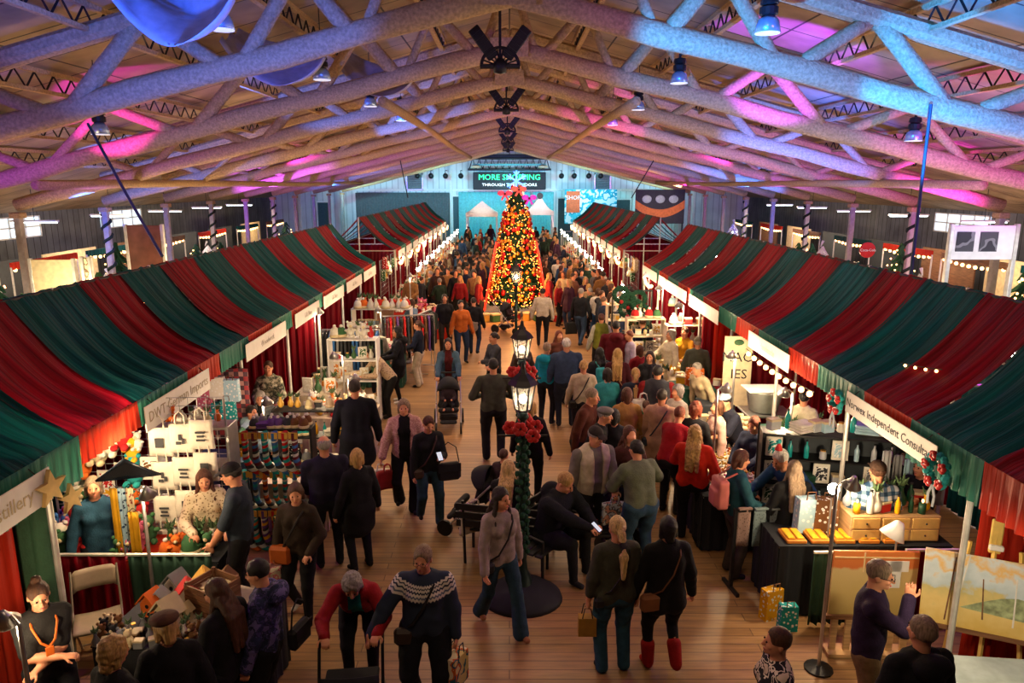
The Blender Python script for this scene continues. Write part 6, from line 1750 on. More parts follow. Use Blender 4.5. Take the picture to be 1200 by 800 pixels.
# cookie counter with drawers
table(3.95, 7.75, 1.9, .75, .86, 'yellow wood counter with gift bags and drawers', wood, 0, m_dkcloth)
for k in range(5): put('biscuit_tray', 'tray', 'yellow tray of biscuits on the counter, %s from the pole' % names[k].replace('nearest', 'first'), [('tray', G().box((0, 0, .02), (.22, .3, .04), ch=.006), cm('amber'), False), ('biscuits', G().box((-.05, 0, .05), (.08, .24, .02), ch=.008).box((.05, 0, .05), (.08, .24, .02), ch=.008), cm('yellow', .8), False)], (3.2 + k * .07 + (.2 * k), 7.55, .875))
good('bag', 'pale blue', (3.42, 7.72, .88), 'standing on the yellow wood counter', .1, 1.35)
good('bag', 'brown', (3.62, 7.7, .88), 'standing beside the pale blue gift bag', -.1, 1.35)
t = thing('drawer_cabinet', 'low honey wood drawer cabinet on the counter', 'cabinet', (4.3, 7.65, .88))
G().box((0, 0, .15), (1.0, .4, .3), ch=.008).build('body', wood, t)
for k in range(3):
    for j in range(2):
        d = G().box((-.33 + k * .33, -.205, .08 + j * .14), (.3, .02, .12), ch=.004).build('drawer', mat('honey_wood', (.62, .38, .12), .5), t)
        G().ball((-.33 + k * .33, -.222, .08 + j * .14), .012, 6).build('knob', m_blk, d)
fill(4.3, 7.65, .95, .35, 1.185, ['jar', 'bottle', 'vase', 'box', 'candle'], ['red', 'white', 'yellow', 'silver', 'dark green'], 8, 2, 'on the honey drawer cabinet', 101)
t = thing('desk_lamp', 'white cone desk lamp on a bent arm above the counter', 'lamp', (3.98, 6.95, 0))
G().lathe([(.03, .12), (.05, .1), (.13, -.06), (.12, -.06), (.04, .08)], 16, (0, -.05, 1.28), M=Matrix.Rotation(R(25), 4, 'Y')).build('shade', m_white, t, smooth=True)
G().tube([(.06, 0, 0), (.06, 0, 1.2), (0, -.02, 1.38)], .01, 5).build('arm', m_alu, t)
# black display grid with household goods
grid_wall((3.3, 9.12), (5.4, 8.72), .4, 1.72, 'black display grid behind the checked shirt person')
shelf_unit((4.3, 8.75, 0), 2.1, 1.68, .3, 5, 'black shelf of household cloths and bottles', m_blk, R(-11), back=m_dk)
rr = random.Random(8)
for r_ in range(5):
    for c_ in range(10):
        u = -.92 + c_ * .2; x = 4.3 + u * math.cos(R(-11)); y = 8.7 + u * math.sin(R(-11)) - .06
        good(rr.choice(['print', 'folded', 'bottle', 'jar', 'print', 'box']), rr.choice(['white', 'pale blue', 'grey', 'charcoal', 'silver', 'teal', 'dark green']), (x, y, .06 + r_ * .326), 'on the black household shelf', R(-11), 1.0)
def wreath(loc, rz, r, label):
    t = thing('ribbon_wreath', label, 'wreath', loc, rz)
    g = G()
    for k in range(28):
        a = 2 * PI * k / 28
        g.ball((r * math.cos(a) + .02 * math.sin(k * 5), .02 * math.sin(k * 3), r * math.sin(a)), .035, 6)
    g.build('greenery', cm('teal', .8), t, smooth=False)
    for k in range(5):
        a = 2 * PI * k / 5 + .5
        g = G()
        for q in range(5): g.ball((r * math.cos(a) + .03 * math.cos(q * 1.256), -.04, r * math.sin(a) + .03 * math.sin(q * 1.256)), .024, 6)
        g.build('red_flower', cm('red'), t, smooth=True)
    g = G()
    for k in range(9): g.ball((r * math.cos(k * .7 + .3), -.045, r * math.sin(k * .7 + .3)), .014, 6)
    g.build('silver_bauble', cm('silver', .3, .6), t, smooth=True)
    for a in (-1, 1): G().tube([(0, -.03, -r), (a * .05, -.03, -r - .1), (a * .04, -.03, -r - .2)], .014, 4).build('ribbon_tail', cm('silver'), t)
    return t
wreath((3.97, 8.45, 2.2), -PI / 2, .12, 'oval ribbon wreath with red flowers at the far end of the consultant sign')
wreath((3.96, 6.3, 2.2), -PI / 2, .14, 'silver and teal ribbon wreath with red flowers at the near end of the consultant sign')
fill(4.3, 8.75, 2.0, .22, 1.7, ['folded', 'bottle', 'box', 'jar', 'vase'], ['white', 'pale blue', 'silver', 'teal', 'grey'], 12, 1, 'on top of the black household shelf', 181, 1.1, R(-11))
for k in range(6): hang_cloth(1040 + k * 13, 528 + k * 5, 572 + k * 4, 8.3, 11, cm(('silver', 'grey', 'pale blue', 'white', 'charcoal', 'silver')[k], .9), '%s hanging cloth behind the cookie counter, %s from the checked shirt' % (('silver', 'grey', 'pale blue', 'white', 'charcoal', 'silver')[k], names[k].replace('nearest', 'first')), 'hanging_cloth', 'cloth')
drape('side_drape', 'red drape in lit orange tone beside the mustard jacket', (4.15, 14.4), (5.0, 14.4), .02, 2.3, m_val_r, n=7, amp=.05)  # orange light on this red drape is put into its colour
# towel stand and black table in the aisle
t = thing('towel_stand', 'low stand with four hanging woven towels', 'stand', (3.05, 8.0, 0), .15)
G().box((0, 0, 1.02), (.8, .05, .04)).box((-.38, 0, .5), (.04, .04, 1.0)).box((.38, 0, .5), (.04, .04, 1.0)).box((-.38, 0, .02), (.04, .4, .04)).box((.38, 0, .02), (.04, .4, .04)).build('frame', m_blk, t)
for k, (c, lb) in enumerate((('8a726c', 'rose grey'), ('6f8288', 'blue grey'), ('565c60', 'slate'), ('8f8876', 'flecked beige'))):
    o = thing('woven_towel', '%s woven towel hanging on the low stand' % lb, 'towel', (2.78 + k * .19, 7.94, .56), .15)
    folds(-.08, .08, 0, .5, 0, 1, .012).build('towel_body', pattern('towel_%d' % k, 'dots', [col(c), tuple(v * .55 for v in col(c))], 40), o, smooth=True)
    G().box((0, -.02, .49), (.16, .03, .02)).build('fold_edge', cloth(c), o)
table(3.0, 9.25, .9, .8, .78, 'black covered table in the aisle under the bent blue jumper', None, 0, m_dkcloth)
fill(3.0, 9.25, .75, .6, .8, ['jar', 'box', 'tray'], ['silver', 'white', 'pale blue', 'pink'], 4, 2, 'on the black aisle table', 103)
good('bag', 'yellow', (2.95, 7.35, .0), 'on the floor by the pale pole', .4, 1.2); good('bag', 'teal', (3.05, 7.12, .0), 'on the floor by the pale pole', 0, 1.0)
# bead table
table(3.45, 10.6, 1.15, 2.5, .8, 'long bead and jewellery table glowing amber', None, 0, mat('cream_cloth', None))
fill(3.45, 10.6, 1.05, 2.4, .82, ['tray', 'tray', 'jar', 'box', 'tray'], ['amber', 'gold', 'white', 'cream', 'silver', 'orange'], 7, 13, 'on the long bead table', 104)
clamp_lamp((3.9, 9.6, .82), 1.15, 'lamp at the near end of the bead table', 110, (-.12, 0)); clamp_lamp((3.75, 11.7, .82), 1.2, 'lamp with silver hood at the far end of the bead table', 130, (-.1, -.1))
clamp_lamp((2.98, 10.0, 0), 1.9, 'thin pole lamp rising in front of the bead table', 55, (.14, .05))
# white booth, plastic tub, lime table
t = thing('plastic_tub', 'translucent plastic storage tub on a stand', 'tub', (4.35, 11.9, 1.0))
G().lathe([(.24, 0), (.3, .35), (.32, .36), (.3, .36), (.23, .02)], 20).build('tub', mat('milky_plastic', (.62, .68, .66), .3), t, smooth=True)
G().box((0, 0, .37), (.66, .5, .03), ch=.01).build('lid', m_white, t)
table(4.4, 11.9, .8, .6, .98, 'stand under the plastic tub', m_alu)
table(4.7, 10.9, 1.3, .7, .95, 'lime green topped table under the string bulbs', cm('yellow'), 0, mat('dk_green_cloth', None))
fill(4.6, 10.7, 1.1, .5, .96, ['vase', 'jar', 'box'], ['green', 'yellow', 'white', 'silver'], 6, 2, 'on the lime green table', 105)
string_lights((4.02, 9.2, 2.1), (4.02, 12.0, 2.05), 10, .05, 'row of round warm bulbs under the gold script sign', m_bulb, .042)
string_lights((4.62, 7.5, 2.85), (4.5, 8.1, 2.78), 4, .01, 'short bulb string glinting on the red canopy stripe', m_bulb, .018)
# vertical banner
p = aty(862, 395, 12.9); q = aty(862, 470, 12.9)
t = thing('vertical_banner', 'tall cream banner with large black letters', 'banner', (p.x + .02, 12.75, q.z), -.12)
G().box((0, 0, (p.z - q.z) / 2), (.5, .02, p.z - q.z + .1), ch=.003).build('cloth', mat('banner_cream', (.66, .56, .36), .8), t)
text_mesh('MAO', .25, 'lettering', m_blk, t, (0, -.014, (p.z - q.z) * .72)); text_mesh('IES', .25, 'lettering', m_blk, t, (.03, -.014, (p.z - q.z) * .46))
G().ball((0, -.02, (p.z - q.z) * .95), .07, 8, sc=(1.3, .3, .8)).build('fruit_picture', cm('green'), t)
for a in (-1, 1): G().tube([(a * .22, .02, -q.z), (a * .22, .02, p.z - q.z)], .012, 5).build('pole', m_alu, t)
# green and maroon draped table plus brown cabinet
table(3.55, 13.6, .75, .6, .95, 'table draped in dark green cloth behind the crowd', None, 0, mat('dk_green_cloth', None))
table(4.3, 13.55, .7, .6, .95, 'table draped in maroon cloth beside the dark green one', None, 0, m_red)
fill(3.9, 13.6, 1.3, .4, .97, ['box', 'jar', 'candle', 'bag'], ['white', 'cream', 'orange', 'yellow'], 8, 1, 'on the two draped tables', 106)
t = thing('dark_cabinet', 'dark brown cabinet with a white notice', 'cabinet', (3.75, 12.7, 0))
G().box((0, 0, .45), (.6, .5, .9), ch=.01).build('body', m_dk, t)
G().box((-.08, -.256, .62), (.2, .008, .34)).build('notice', m_sign, t)
G().box((0, -.256, .2), (.5, .012, .3), ch=.004).build('door', dwood, t)
# shelves of the cream booth
for k, (x, y, lb) in enumerate(((3.2, 16.8, 'cream shelf with dark boxes under the name signs'), (3.0, 18.8, 'pale shelf with grey boards beyond the cream shelf'), (3.95, 16.0, 'cream shelf at the side of the mustard jacket'))):
    shelf_unit((x, y, 0), .9, 1.7, .35, 4, lb, mat('cream_board', (.66, .56, .40), .6), 0)
    for r_ in range(4): fill(x, y - .02, .75, .2, .06 + .41 * r_, ['box', 'print', 'jar', 'vase'], ['white', 'charcoal', 'cream', 'grey', 'gold'], 5, 1, 'on the %s' % lb.split(' ', 4)[0] + ' shelf %s, tier %s' % (('by the crowd', 'by the wreaths', 'by the mustard jacket')[k], 'abcd'[r_]), 110 + 5 * k + r_, 1.0)
    fill(x, y - .02, .75, .2, 1.7, ['vase', 'hat', 'box'], ['red', 'white', 'brown', 'green'], 4, 1, 'on top of the shelf %s' % ('by the crowd', 'by the wreaths', 'by the mustard jacket')[k], 140 + k, 1.1)
stall(1, 15.2, 'by the mustard jacket', mat('cream_cloth', None), ['jar', 'box', 'candle', 'vase'], ['cream', 'white', 'gold', 'yellow'], 150, x=3.5, lamp=170)
stall(1, 17.9, 'beyond the mustard jacket', mat('cream_cloth', None), ['jar', 'box', 'plush', 'vase'], ['cream', 'white', 'gold', 'silver', 'red'], 151, x=3.6, lamp=190)
clamp_lamp((2.75, 19.0, 0), 1.9, 'bright lamp on a pole by the wreath stand', 70, (.1, 0))
for k, (px, py) in enumerate(((728, 345), (736, 352), (744, 360), (752, 366), (735, 362), (748, 350))):
    p = aty(px, py, 17.6)
    t = thing('fir_wreath', 'small dark fir wreath on the wreath stand', 'wreath', p, 0, 'dark fir wreaths by the bright lamp')
    g = G()
    for q in range(16): g.ball((.17 * math.cos(q * PI / 8), 0, .17 * math.sin(q * PI / 8)), .065, 6)
    g.build('ring', cm('dark green', .9), t); G().ball((0, -.06, -.17), .05, 8).build('bow', cm('red'), t)
shelf_unit((3.05, 17.85, 0), 1.0, 2.2, .12, 4, 'dark upright stand holding the fir wreaths', m_blk)
t = thing('tinsel_tree', 'black fuzzy tinsel tree between the canopies', 'decorative tree', (3.6, 21.5, 0))
G().lathe([(.02, 0), (.02, .3)], 6).build('stem', m_blk, t)
g = G(); rr = random.Random(3)
for q in range(260):
    z = rr.uniform(.3, 1.9); a = rr.uniform(0, 2 * PI); r_ = .55 * (1 - (z - .3) / 1.9)
    g.tube([(0, 0, z - .05), (r_ * math.cos(a), r_ * math.sin(a), z - .12 + rr.uniform(-.08, .08))], .012, 3, cap=False)
tag(g.build('needles', m_blk, t), None, None, kind='stuff')
# ================================================================== lamp posts, benches, big tree
def lamp_post(loc, label, power, ribbon=True):
    t = thing('lamp_post', label, 'lamp post', loc)
    G().lathe([(.2, 0), (.2, .08), (.13, .14), (.1, .3), (.065, .36), (.05, .5), (.055, .55), (.04, .6), (.036, 1.5), (.05, 1.54), (.036, 1.58), (.034, 2.2), (.07, 2.24), (.05, 2.3)], 14).build('column', mat('dark_green_iron', (.012, .03, .025), .4, .4), t, smooth=True)
    G().tube([(-.28, 0, 2.02), (.28, 0, 2.02)], .014, 6).build('ladder_bar', m_blk, t)
    n = 6
    g = G()
    for k in range(n):
        a = 2 * PI * k / n
        g.tube([(.085 * math.cos(a), .085 * math.sin(a), 2.32), (.14 * math.cos(a), .14 * math.sin(a), 2.62)], .008, 4)
    g.tube([(.085 * math.cos(2 * PI * k / n), .085 * math.sin(2 * PI * k / n), 2.32) for k in range(n + 1)], .01, 4).tube([(.14 * math.cos(2 * PI * k / n), .14 * math.sin(2 * PI * k / n), 2.62) for k in range(n + 1)], .012, 4)
    g.build('lantern_frame', m_blk, t)
    G().lathe([(.17, 2.62), (.13, 2.68), (.05, 2.75), (.03, 2.8), (.02, 2.86), (0, 2.88)], 6).build('lantern_roof', m_blk, t)
    m, nt, N, L, b = new_mat('lantern_glass') if 'lantern_glass' not in MC else (MC['lantern_glass'], None, None, None, None)
    if b is not None:
        b.inputs['Base Color'].default_value = (1, .9, .7, 1); b.inputs['Alpha'].default_value = .22; b.inputs['Roughness'].default_value = .1; MC['lantern_glass'] = m
    G().lathe([(.08, 2.33), (.132, 2.61)], 6).build('lantern_pane', m, t)
    G().ball((0, 0, 2.45), .042, 10, sc=(1, 1, 1.2)).build('bulb', m_bulbw, t, smooth=True)
    light('POINT', (loc[0], loc[1], 2.45), power, WARM2, .04)
    if ribbon:
        for k in range(6):
            a = k * PI / 3 + .3
            g = G()
            for q in range(6): g.ball((.15 * math.cos(a) + .05 * math.cos(q * 1.05), .15 * math.sin(a) - .03, 2.12 + .06 * math.sin(k * 2.2) + .05 * math.sin(q * 1.05)), .038, 6, sc=(1, .6, 1))
            g.build('poinsettia', cm('red', .6), t, smooth=True)
        g = G()
        for q in range(70):
            z = .6 + q * .021; g.ball((.06 * math.cos(q * 1.3), .06 * math.sin(q * 1.3), z), .035, 5)
        g.build('garland', cm('dark green', .9), t)
    return t
lamp_post((.15, 7.75, 0), 'green iron lamp post with lit lantern and red flowers, nearest', 34)
lamp_post((.18, 10.2, 0), 'green iron lamp post with lit lantern, second along the aisle', 34)
lamp_post((.17, 18.4, 0), 'green iron lamp post in front of the big lit tree', 40, False)
put('base_cover', 'cover', 'round black cloth cover around the foot of the nearest lamp post', [('cover', G().lathe([(.48, 0), (.46, .05), (.3, .16), (.21, .2)], 28, sq=.9), m_dkcloth, True)], (.15, 7.75, 0))
def bench(loc, rz, label, w_=1.3):
    t = thing('park_bench', label, 'bench', loc, rz)
    for k in range(4): G().box((0, -.18 + k * .11, .455), (w_, .09, .03), ch=.006).build('seat_slat', m_blk, t)
    for k in range(3): G().box((0, .27 + k * .02, .58 + k * .12), (w_, .025, .09), ch=.006).build('back_slat', m_blk, t)
    for a in (-1, 1):
        G().tube([(a * w_ * .42, -.2, 0), (a * w_ * .42, -.2, .62), (a * w_ * .42, .22, .66)], .02, 6).tube([(a * w_ * .42, .22, 0), (a * w_ * .42, .3, .9)], .02, 6).build('frame', m_blk, t)
    return t
pr = JJ['phone']['root'].location; bench((pr.x, pr.y + .02, 0), R(55), 'black slatted bench right of the nearest lamp post', 1.1)
pr = JJ['benchblond']['root'].location; bench((pr.x, pr.y, 0), R(168), 'black slatted bench beyond the nearest lamp post', 1.2)
bench((.9, 8.6, 0), R(0), 'third black bench behind the sitting phone user', 1.0)
# big tree
TX, TYY = .25, 26.8
t = thing('christmas_tree', 'tall conical Christmas tree covered in amber lights and baubles', 'tree', (TX, TYY, 0))
G().lathe([(.12, 0), (.1, .7), (.05, 4.5)], 8).build('trunk', dwood, t)
g = G(); rr = random.Random(12)
def cone_r(z): return 1.08 * (1 - (z - .35) / 4.5) ** .8 + .1
for q in range(1500):
    z = .4 + 4.3 * (1 - math.sqrt(rr.random())) * 1.0; a = rr.uniform(0, 2 * PI); r_ = cone_r(z) * rr.uniform(.75, 1.0)
    p0 = Vector((r_ * .35 * math.cos(a), r_ * .35 * math.sin(a), z + .12)); p1 = Vector((r_ * math.cos(a), r_ * math.sin(a), z - .05))
    g.tube([p0, p1], [.06, .015], 4, cap=False)
    for s_ in (-1, 1):
        sd_ = Vector((-math.sin(a), math.cos(a), 0)) * s_ * .13
        g.tube([p0.lerp(p1, .6), p1 * .96 + sd_], [.03, .01], 3, cap=False)
tag(g.build('foliage', cm('dark green', .9), t), None, None, kind='stuff')
g = G()
for q in range(1300):
    z = .45 + 4.25 * (1 - rr.random() ** .55); a = rr.uniform(0, 2 * PI); r_ = cone_r(z) * rr.uniform(.9, 1.03)
    g.ball((r_ * math.cos(a), r_ * math.sin(a), z), .0135, 4)
tag(g.build('fairy_lights', glow('fairy_amber', (1.0, .26, .04), 14), t), None, None, kind='stuff')
for a0 in (-PI / 2 - 1.15, -PI / 2 + 1.15):
    g = G()
    g.tube([((cone_r(z) * .98 + .1) * math.cos(a0), (cone_r(z) * .98 + .1) * math.sin(a0), z) for z in [.2 + .1 * k for k in range(26)]], .04, 5)
    g.build('red_light_strip', glow('red_strip', (1.0, .03, .01), 1.6), t)
for nm, c, n, rad in (('red', 'red', 110, .08), ('gold', 'gold', 90, .07), ('amber', 'amber', 90, .08)):
    pr_ = None
    for q in range(n):
        z = .5 + 4.35 * (1 - rr.random() ** .62); a = rr.uniform(-PI, 0) if q % 4 else rr.uniform(0, PI); r_ = cone_r(z) * .97
        loc = (TX + r_ * math.cos(a), TYY + r_ * math.sin(a), z)
        if pr_ is None:
            pr_ = put('bauble', 'bauble', 'shiny %s bauble on the tall lit tree' % nm, [('ball', G().ball((0, 0, 0), rad, 10), cm(c, .2, .6), True), ('cap', G().lathe([(.015, rad), (.015, rad + .02), (0, rad + .02)], 6), cm('silver', .3, .8), False)], loc, 0, '%s baubles on the tall lit tree' % nm)
        else: dup(pr_, loc)
t = thing('snowflake_topper', 'blue glowing snowflake on top of the tall tree', 'tree topper', (TX, TYY - .1, 4.85))
g = G()
for k in range(6):
    M = Matrix.Rotation(k * PI / 3, 3, 'Y'); g.tube([(0, 0, 0), M @ Vector((0, 0, .38))], .03, 5)
    for s_ in (-1, 1): g.tube([M @ Vector((0, 0, .22)), M @ Vector((s_ * .1, 0, .33))], .022, 4)
g.build('arms', glow('blue_topper', (.08, .25, 1.0), 4), t)
G().tube([(0, .05, -.3), (0, .02, 0)], .03, 5).build('stem', m_blk, t)
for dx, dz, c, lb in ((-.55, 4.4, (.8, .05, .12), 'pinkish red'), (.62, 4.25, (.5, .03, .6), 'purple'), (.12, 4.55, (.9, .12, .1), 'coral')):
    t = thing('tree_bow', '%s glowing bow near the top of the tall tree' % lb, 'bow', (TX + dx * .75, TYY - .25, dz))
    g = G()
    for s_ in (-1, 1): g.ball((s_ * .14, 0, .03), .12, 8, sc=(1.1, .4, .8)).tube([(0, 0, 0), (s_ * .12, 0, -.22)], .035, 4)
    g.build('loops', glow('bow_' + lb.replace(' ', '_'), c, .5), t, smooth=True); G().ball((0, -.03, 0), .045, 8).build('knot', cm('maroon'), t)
light('POINT', (TX, TYY - 1.9, 1.4), 230, (1, .42, .12), .3)
light('POINT', (TX, TYY - 1.1, 3.4), 60, (1, .42, .12), .2)
# presents and fence at the foot of the tree
for k in range(9):
    x = TX - 1.5 + k * .37
    good('box', ('red', 'gold', 'green', 'white')[k % 4], (x, TYY - 1.45 - .15 * math.sin(k), 0), 'at the foot of the tall tree', k * .3, 2.2)
# ================================================================== side aisles: stalls along the outer walls
def side_stall(s, y, w_, label, wallc, wallglow, seed, x=15.6, z1=2.3):
    t = thing('wall_stall', label, 'stall', (s * x, y, 0))
    G().box((s * 1.0, 0, z1 / 2), (.06, w_, z1), ch=.01).build('back_board', wallc, t)
    for a in (-1, 1): G().tube([(-s * .6, a * w_ / 2, 0), (-s * .6, a * w_ / 2, z1)], .03, 6).build('upright', m_pipe, t)
    G().box((-s * .6, 0, z1 + .03), (.08, w_, .22), ch=.01).build('header', (m_val_r, dwood, m_grn)[seed % 3], t)
    table(s * (x - .2), y, .8, w_ * .8, .8, 'table inside the %s' % label, None, 0, (m_val_r, m_dkcloth, mat('cream_cloth', None))[seed % 3])
    fill(s * (x - .2), y, .7, w_ * .75, .82, ['vase', 'box', 'hat', 'plush', 'print'], ['white', 'cream', 'gold', 'orange', 'red', 'green'], 2, 7, 'inside the %s' % label, seed, 1.7)
    string_lights((s * (x - .6), y - w_ / 2, z1), (s * (x - .6), y + w_ / 2, z1), 10, .1, 'bulb string across the %s' % label, m_bulb, .06)
    light('POINT', (s * (x - .3), y, z1 - .3), wallglow, WARM2, .15)
pin = mat('warm_board', (.72, .58, .34), .7)
for k, y in enumerate((15.5, 19.5, 23.5, 27.5, 32, 37, 42, 47)):
    for s in (-1, 1):
        side_stall(s, y, 3.4, '%s %s wall stall' % (names[k].replace('nearest', 'first'), 'left' if s < 0 else 'right'), (dwood, m_dk, m_dk, pin)[(k + (s > 0)) % 4], (60, 45, 60, 90)[(k + (s > 0)) % 4], 200 + 2 * k + (s > 0))
# near-side goods glimpsed over the left ridge
def wall_panel(px0, py0, px1, py1, Y, name, label, m, cat='panel', legs=True):
    a, b = aty(px0, py0, Y), aty(px1, py1, Y)
    t = thing(name, label, cat, ((a.x + b.x) / 2, Y, 0))
    G().box((0, 0, (a.z + b.z) / 2), (abs(b.x - a.x), .06, a.z - b.z), ch=.01).build('board', m, t)
    for s in (-1, 1): G().box((s * abs(b.x - a.x) * .48, 0, a.z / 2), (.08, .1, a.z + .06), ch=.01).build('frame_post', m_pipe, t)
    return t
wall_panel(146, 264, 196, 320, 19.0, 'display_board', 'large red brown board between the left posts', mat('rust_board', (.20, .075, .05), .7, var=.25, scale=3))
wall_panel(34, 304, 92, 345, 17.5, 'lit_backdrop', 'glowing cream stall backdrop on the far left', mat('cream_backdrop', (.80, .66, .38), .7))
wall_panel(96, 302, 110, 340, 17.2, 'lit_poster', 'narrow cream poster beside the glowing backdrop', pattern('poster_print', 'blotch', [(.8, .7, .45), (.25, .16, .08), (.8, .7, .45)], 5))
p = aty(62, 322, 16.6); light('POINT', (p.x, 16.4, 2.3), 120, (1, .8, .5), .1)
fill(aty(60, 330, 17).x, 17.0, 1.4, .3, 1.25, ['vase', 'plush', 'box'], ['white', 'orange', 'gold', 'red'], 6, 1, 'before the glowing cream backdrop', 301, 2.0)
table(aty(60, 330, 17).x, 17.0, 1.7, .5, 1.2, 'counter before the glowing cream backdrop', None, 0, m_dkcloth)
pl = wall_panel(1114, 264, 1188, 304, 14.2, 'white_poster', 'white poster with two dark pictures beyond the right canopy', m_white)
for x in (-.45, .12):
    G().box((x * .8, -.04, aty(1150, 283, 14.2).z), (.34, .02, .38)).build('picture', pattern('grey_art', 'blotch', [(.05, .05, .06), (.22, .22, .24), (.08, .08, .09)], 2.2), pl)
light('SPOT', (10.2, 12.4, 3.6), 120, (.95, .95, 1.0), .1, (9.2, 14.2, 2.9), 80, .6)
def wd(px0, px1, py0, py1, lb, k, s, c, e):
    a, b = aty(px0, py0, 20), aty(px1, py1, 20)
def small_tree(loc, s, c, label, lit):
    t = thing('decorated_tree', label, 'tree', loc)
    t.scale = (s,) * 3
    G().tube([(0, 0, 0), (0, 0, .4)], .05, 6).build('trunk', dwood, t)
    g = G(); q_ = random.Random(label)
    for k in range(240):
        z = .25 + 1.7 * (1 - math.sqrt(q_.random())); a = q_.uniform(0, 6.283); r_ = .62 * (1 - (z - .25) / 1.8) + .04
        g.tube([(0, 0, z + .1), (r_ * math.cos(a), r_ * math.sin(a), z - .06)], [.045, .012], 4, cap=False)
    tag(g.build('foliage', c, t), None, None, kind='stuff')
    g = G()
    for k in range(70):
        z = .3 + 1.6 * (1 - math.sqrt(q_.random())); a = q_.uniform(0, 6.283); r_ = .62 * (1 - (z - .25) / 1.8) + .05
        g.ball((r_ * math.cos(a), r_ * math.sin(a), z), .02, 4)
    tag(g.build('fairy_lights', lit, t), None, None, kind='stuff')
    return t
tp = {}
for s in (-1, 1):
    for k, y in enumerate((15.5, 17.2, 18.6, 20.4, 22.3, 24.6, 27, 30, 33.5, 38)):
        wt = (k + (s > 0)) % 3
        lb = '%s slim lit Christmas tree in the %s side aisle, %s from the front' % (('green', 'white', 'dark')[wt], 'left' if s < 0 else 'right', names[k].replace('nearest', 'first'))
        loc = (s * (11.6 + 1.4 * (k % 3) * .6), y, 0)
        if wt not in tp: tp[wt] = small_tree(loc, 1.25, (cm('green', .9), m_white, cm('dark green', .9))[wt], lb, (m_bulb, m_bulbw, m_bulb)[wt])
        else: dup(tp[wt], loc, k * 1.1, lb, None, 1.1 + .12 * ((k * 3) % 4))
    for k in range(7):
        y = 14.5 + k * 4.5
        t = thing('strip_light', 'white strip light in the %s side aisle, %s from the front' % ('left' if s < 0 else 'right', names[k].replace('nearest', 'first')), 'strip light', (s * 15.2, y, 3.55))
        G().box((0, 0, .05), (1.5, .16, .06), ch=.01).build('housing', m_white, t); G().box((0, 0, 0), (1.42, .1, .04), ch=.01).build('tube', glow('strip_tube', (.8, .95, 1.0), 5), t)
        G().tube([(0, 0, .08), (0, 0, roof_z(15.2) - 3.55)], .012, 4).build('hanger', m_blk, t)
wn = 0
for s, ys in ((-1, (14, 20, 27, 35)), (1, (13, 22, 30))):
    for y in ys:
        wn += 1
        o = struct(G().box((s * (XW - .02), y, 3.15), (.06, 3.6, .75), ch=.01).build('window_%d' % wn, glow('daylight_pane', (.62, .78, .9), 1.2)))
        g = G()
        for k in range(5): g.box((s * (XW - .07), y - 1.8 + .9 * k, 3.15), (.05, .05, .8))
        for z in (2.77, 3.15, 3.53): g.box((s * (XW - .07), y, z), (.05, 3.65, .05))
        g.build('window_frame', m_white, o)
for k, (px, py, Y, s) in enumerate(((1100, 335, 13.0, 1), (1150, 345, 12.0, 1), (1020, 330, 15.5, 1), (940, 300, 20, 1), (250, 275, 20, -1), (225, 285, 19, -1), (285, 268, 23, -1))):
    p = aty(px, py, Y)
    lb = ('green lit pale goods table beyond the right canopy' if k < 2 else 'goods table glimpsed over the %s canopy' % ('right' if s > 0 else 'left')) + ', %s from the front' % names[k].replace('nearest', 'first')
    table(p.x, Y, 2.4, .9, 1.0, lb, None, 0, (mat('mint_cloth', (.35, .6, .5), .8), m_white)[k % 2])
    fill(p.x, Y, 2.3, .7, 1.02, ['plush', 'vase', 'box', 'hat'], ['white', 'cream', 'green', 'pale blue', 'gold'] if k < 5 else ['white', 'green', 'red', 'silver'], 8, 2, 'on goods table %s beyond the %s canopy' % (names[k], 'right' if s > 0 else 'left'), 400 + k, 2.0)
    light('POINT', (p.x, Y - .6, 2.5), 90, (.9, .95, 1.0) if k < 2 else WARM2, .12)
t = thing('round_sign', 'red round sign with white script beyond the right canopy', 'sign', aty(1017, 293, 17), 0)
G().tube([(0, 0, 0), (0, .05, 0)], .18, 24).build('disc', mat('sign_red', (.55, .02, .02), .4), t)
text_mesh('Coca-Cola', .085, 'lettering', m_white, t, (0, -.01, 0)); G().tube([(0, .03, -.17), (0, .03, -aty(1017, 293, 17).z)], .03, 5).build('post', m_blk, t)
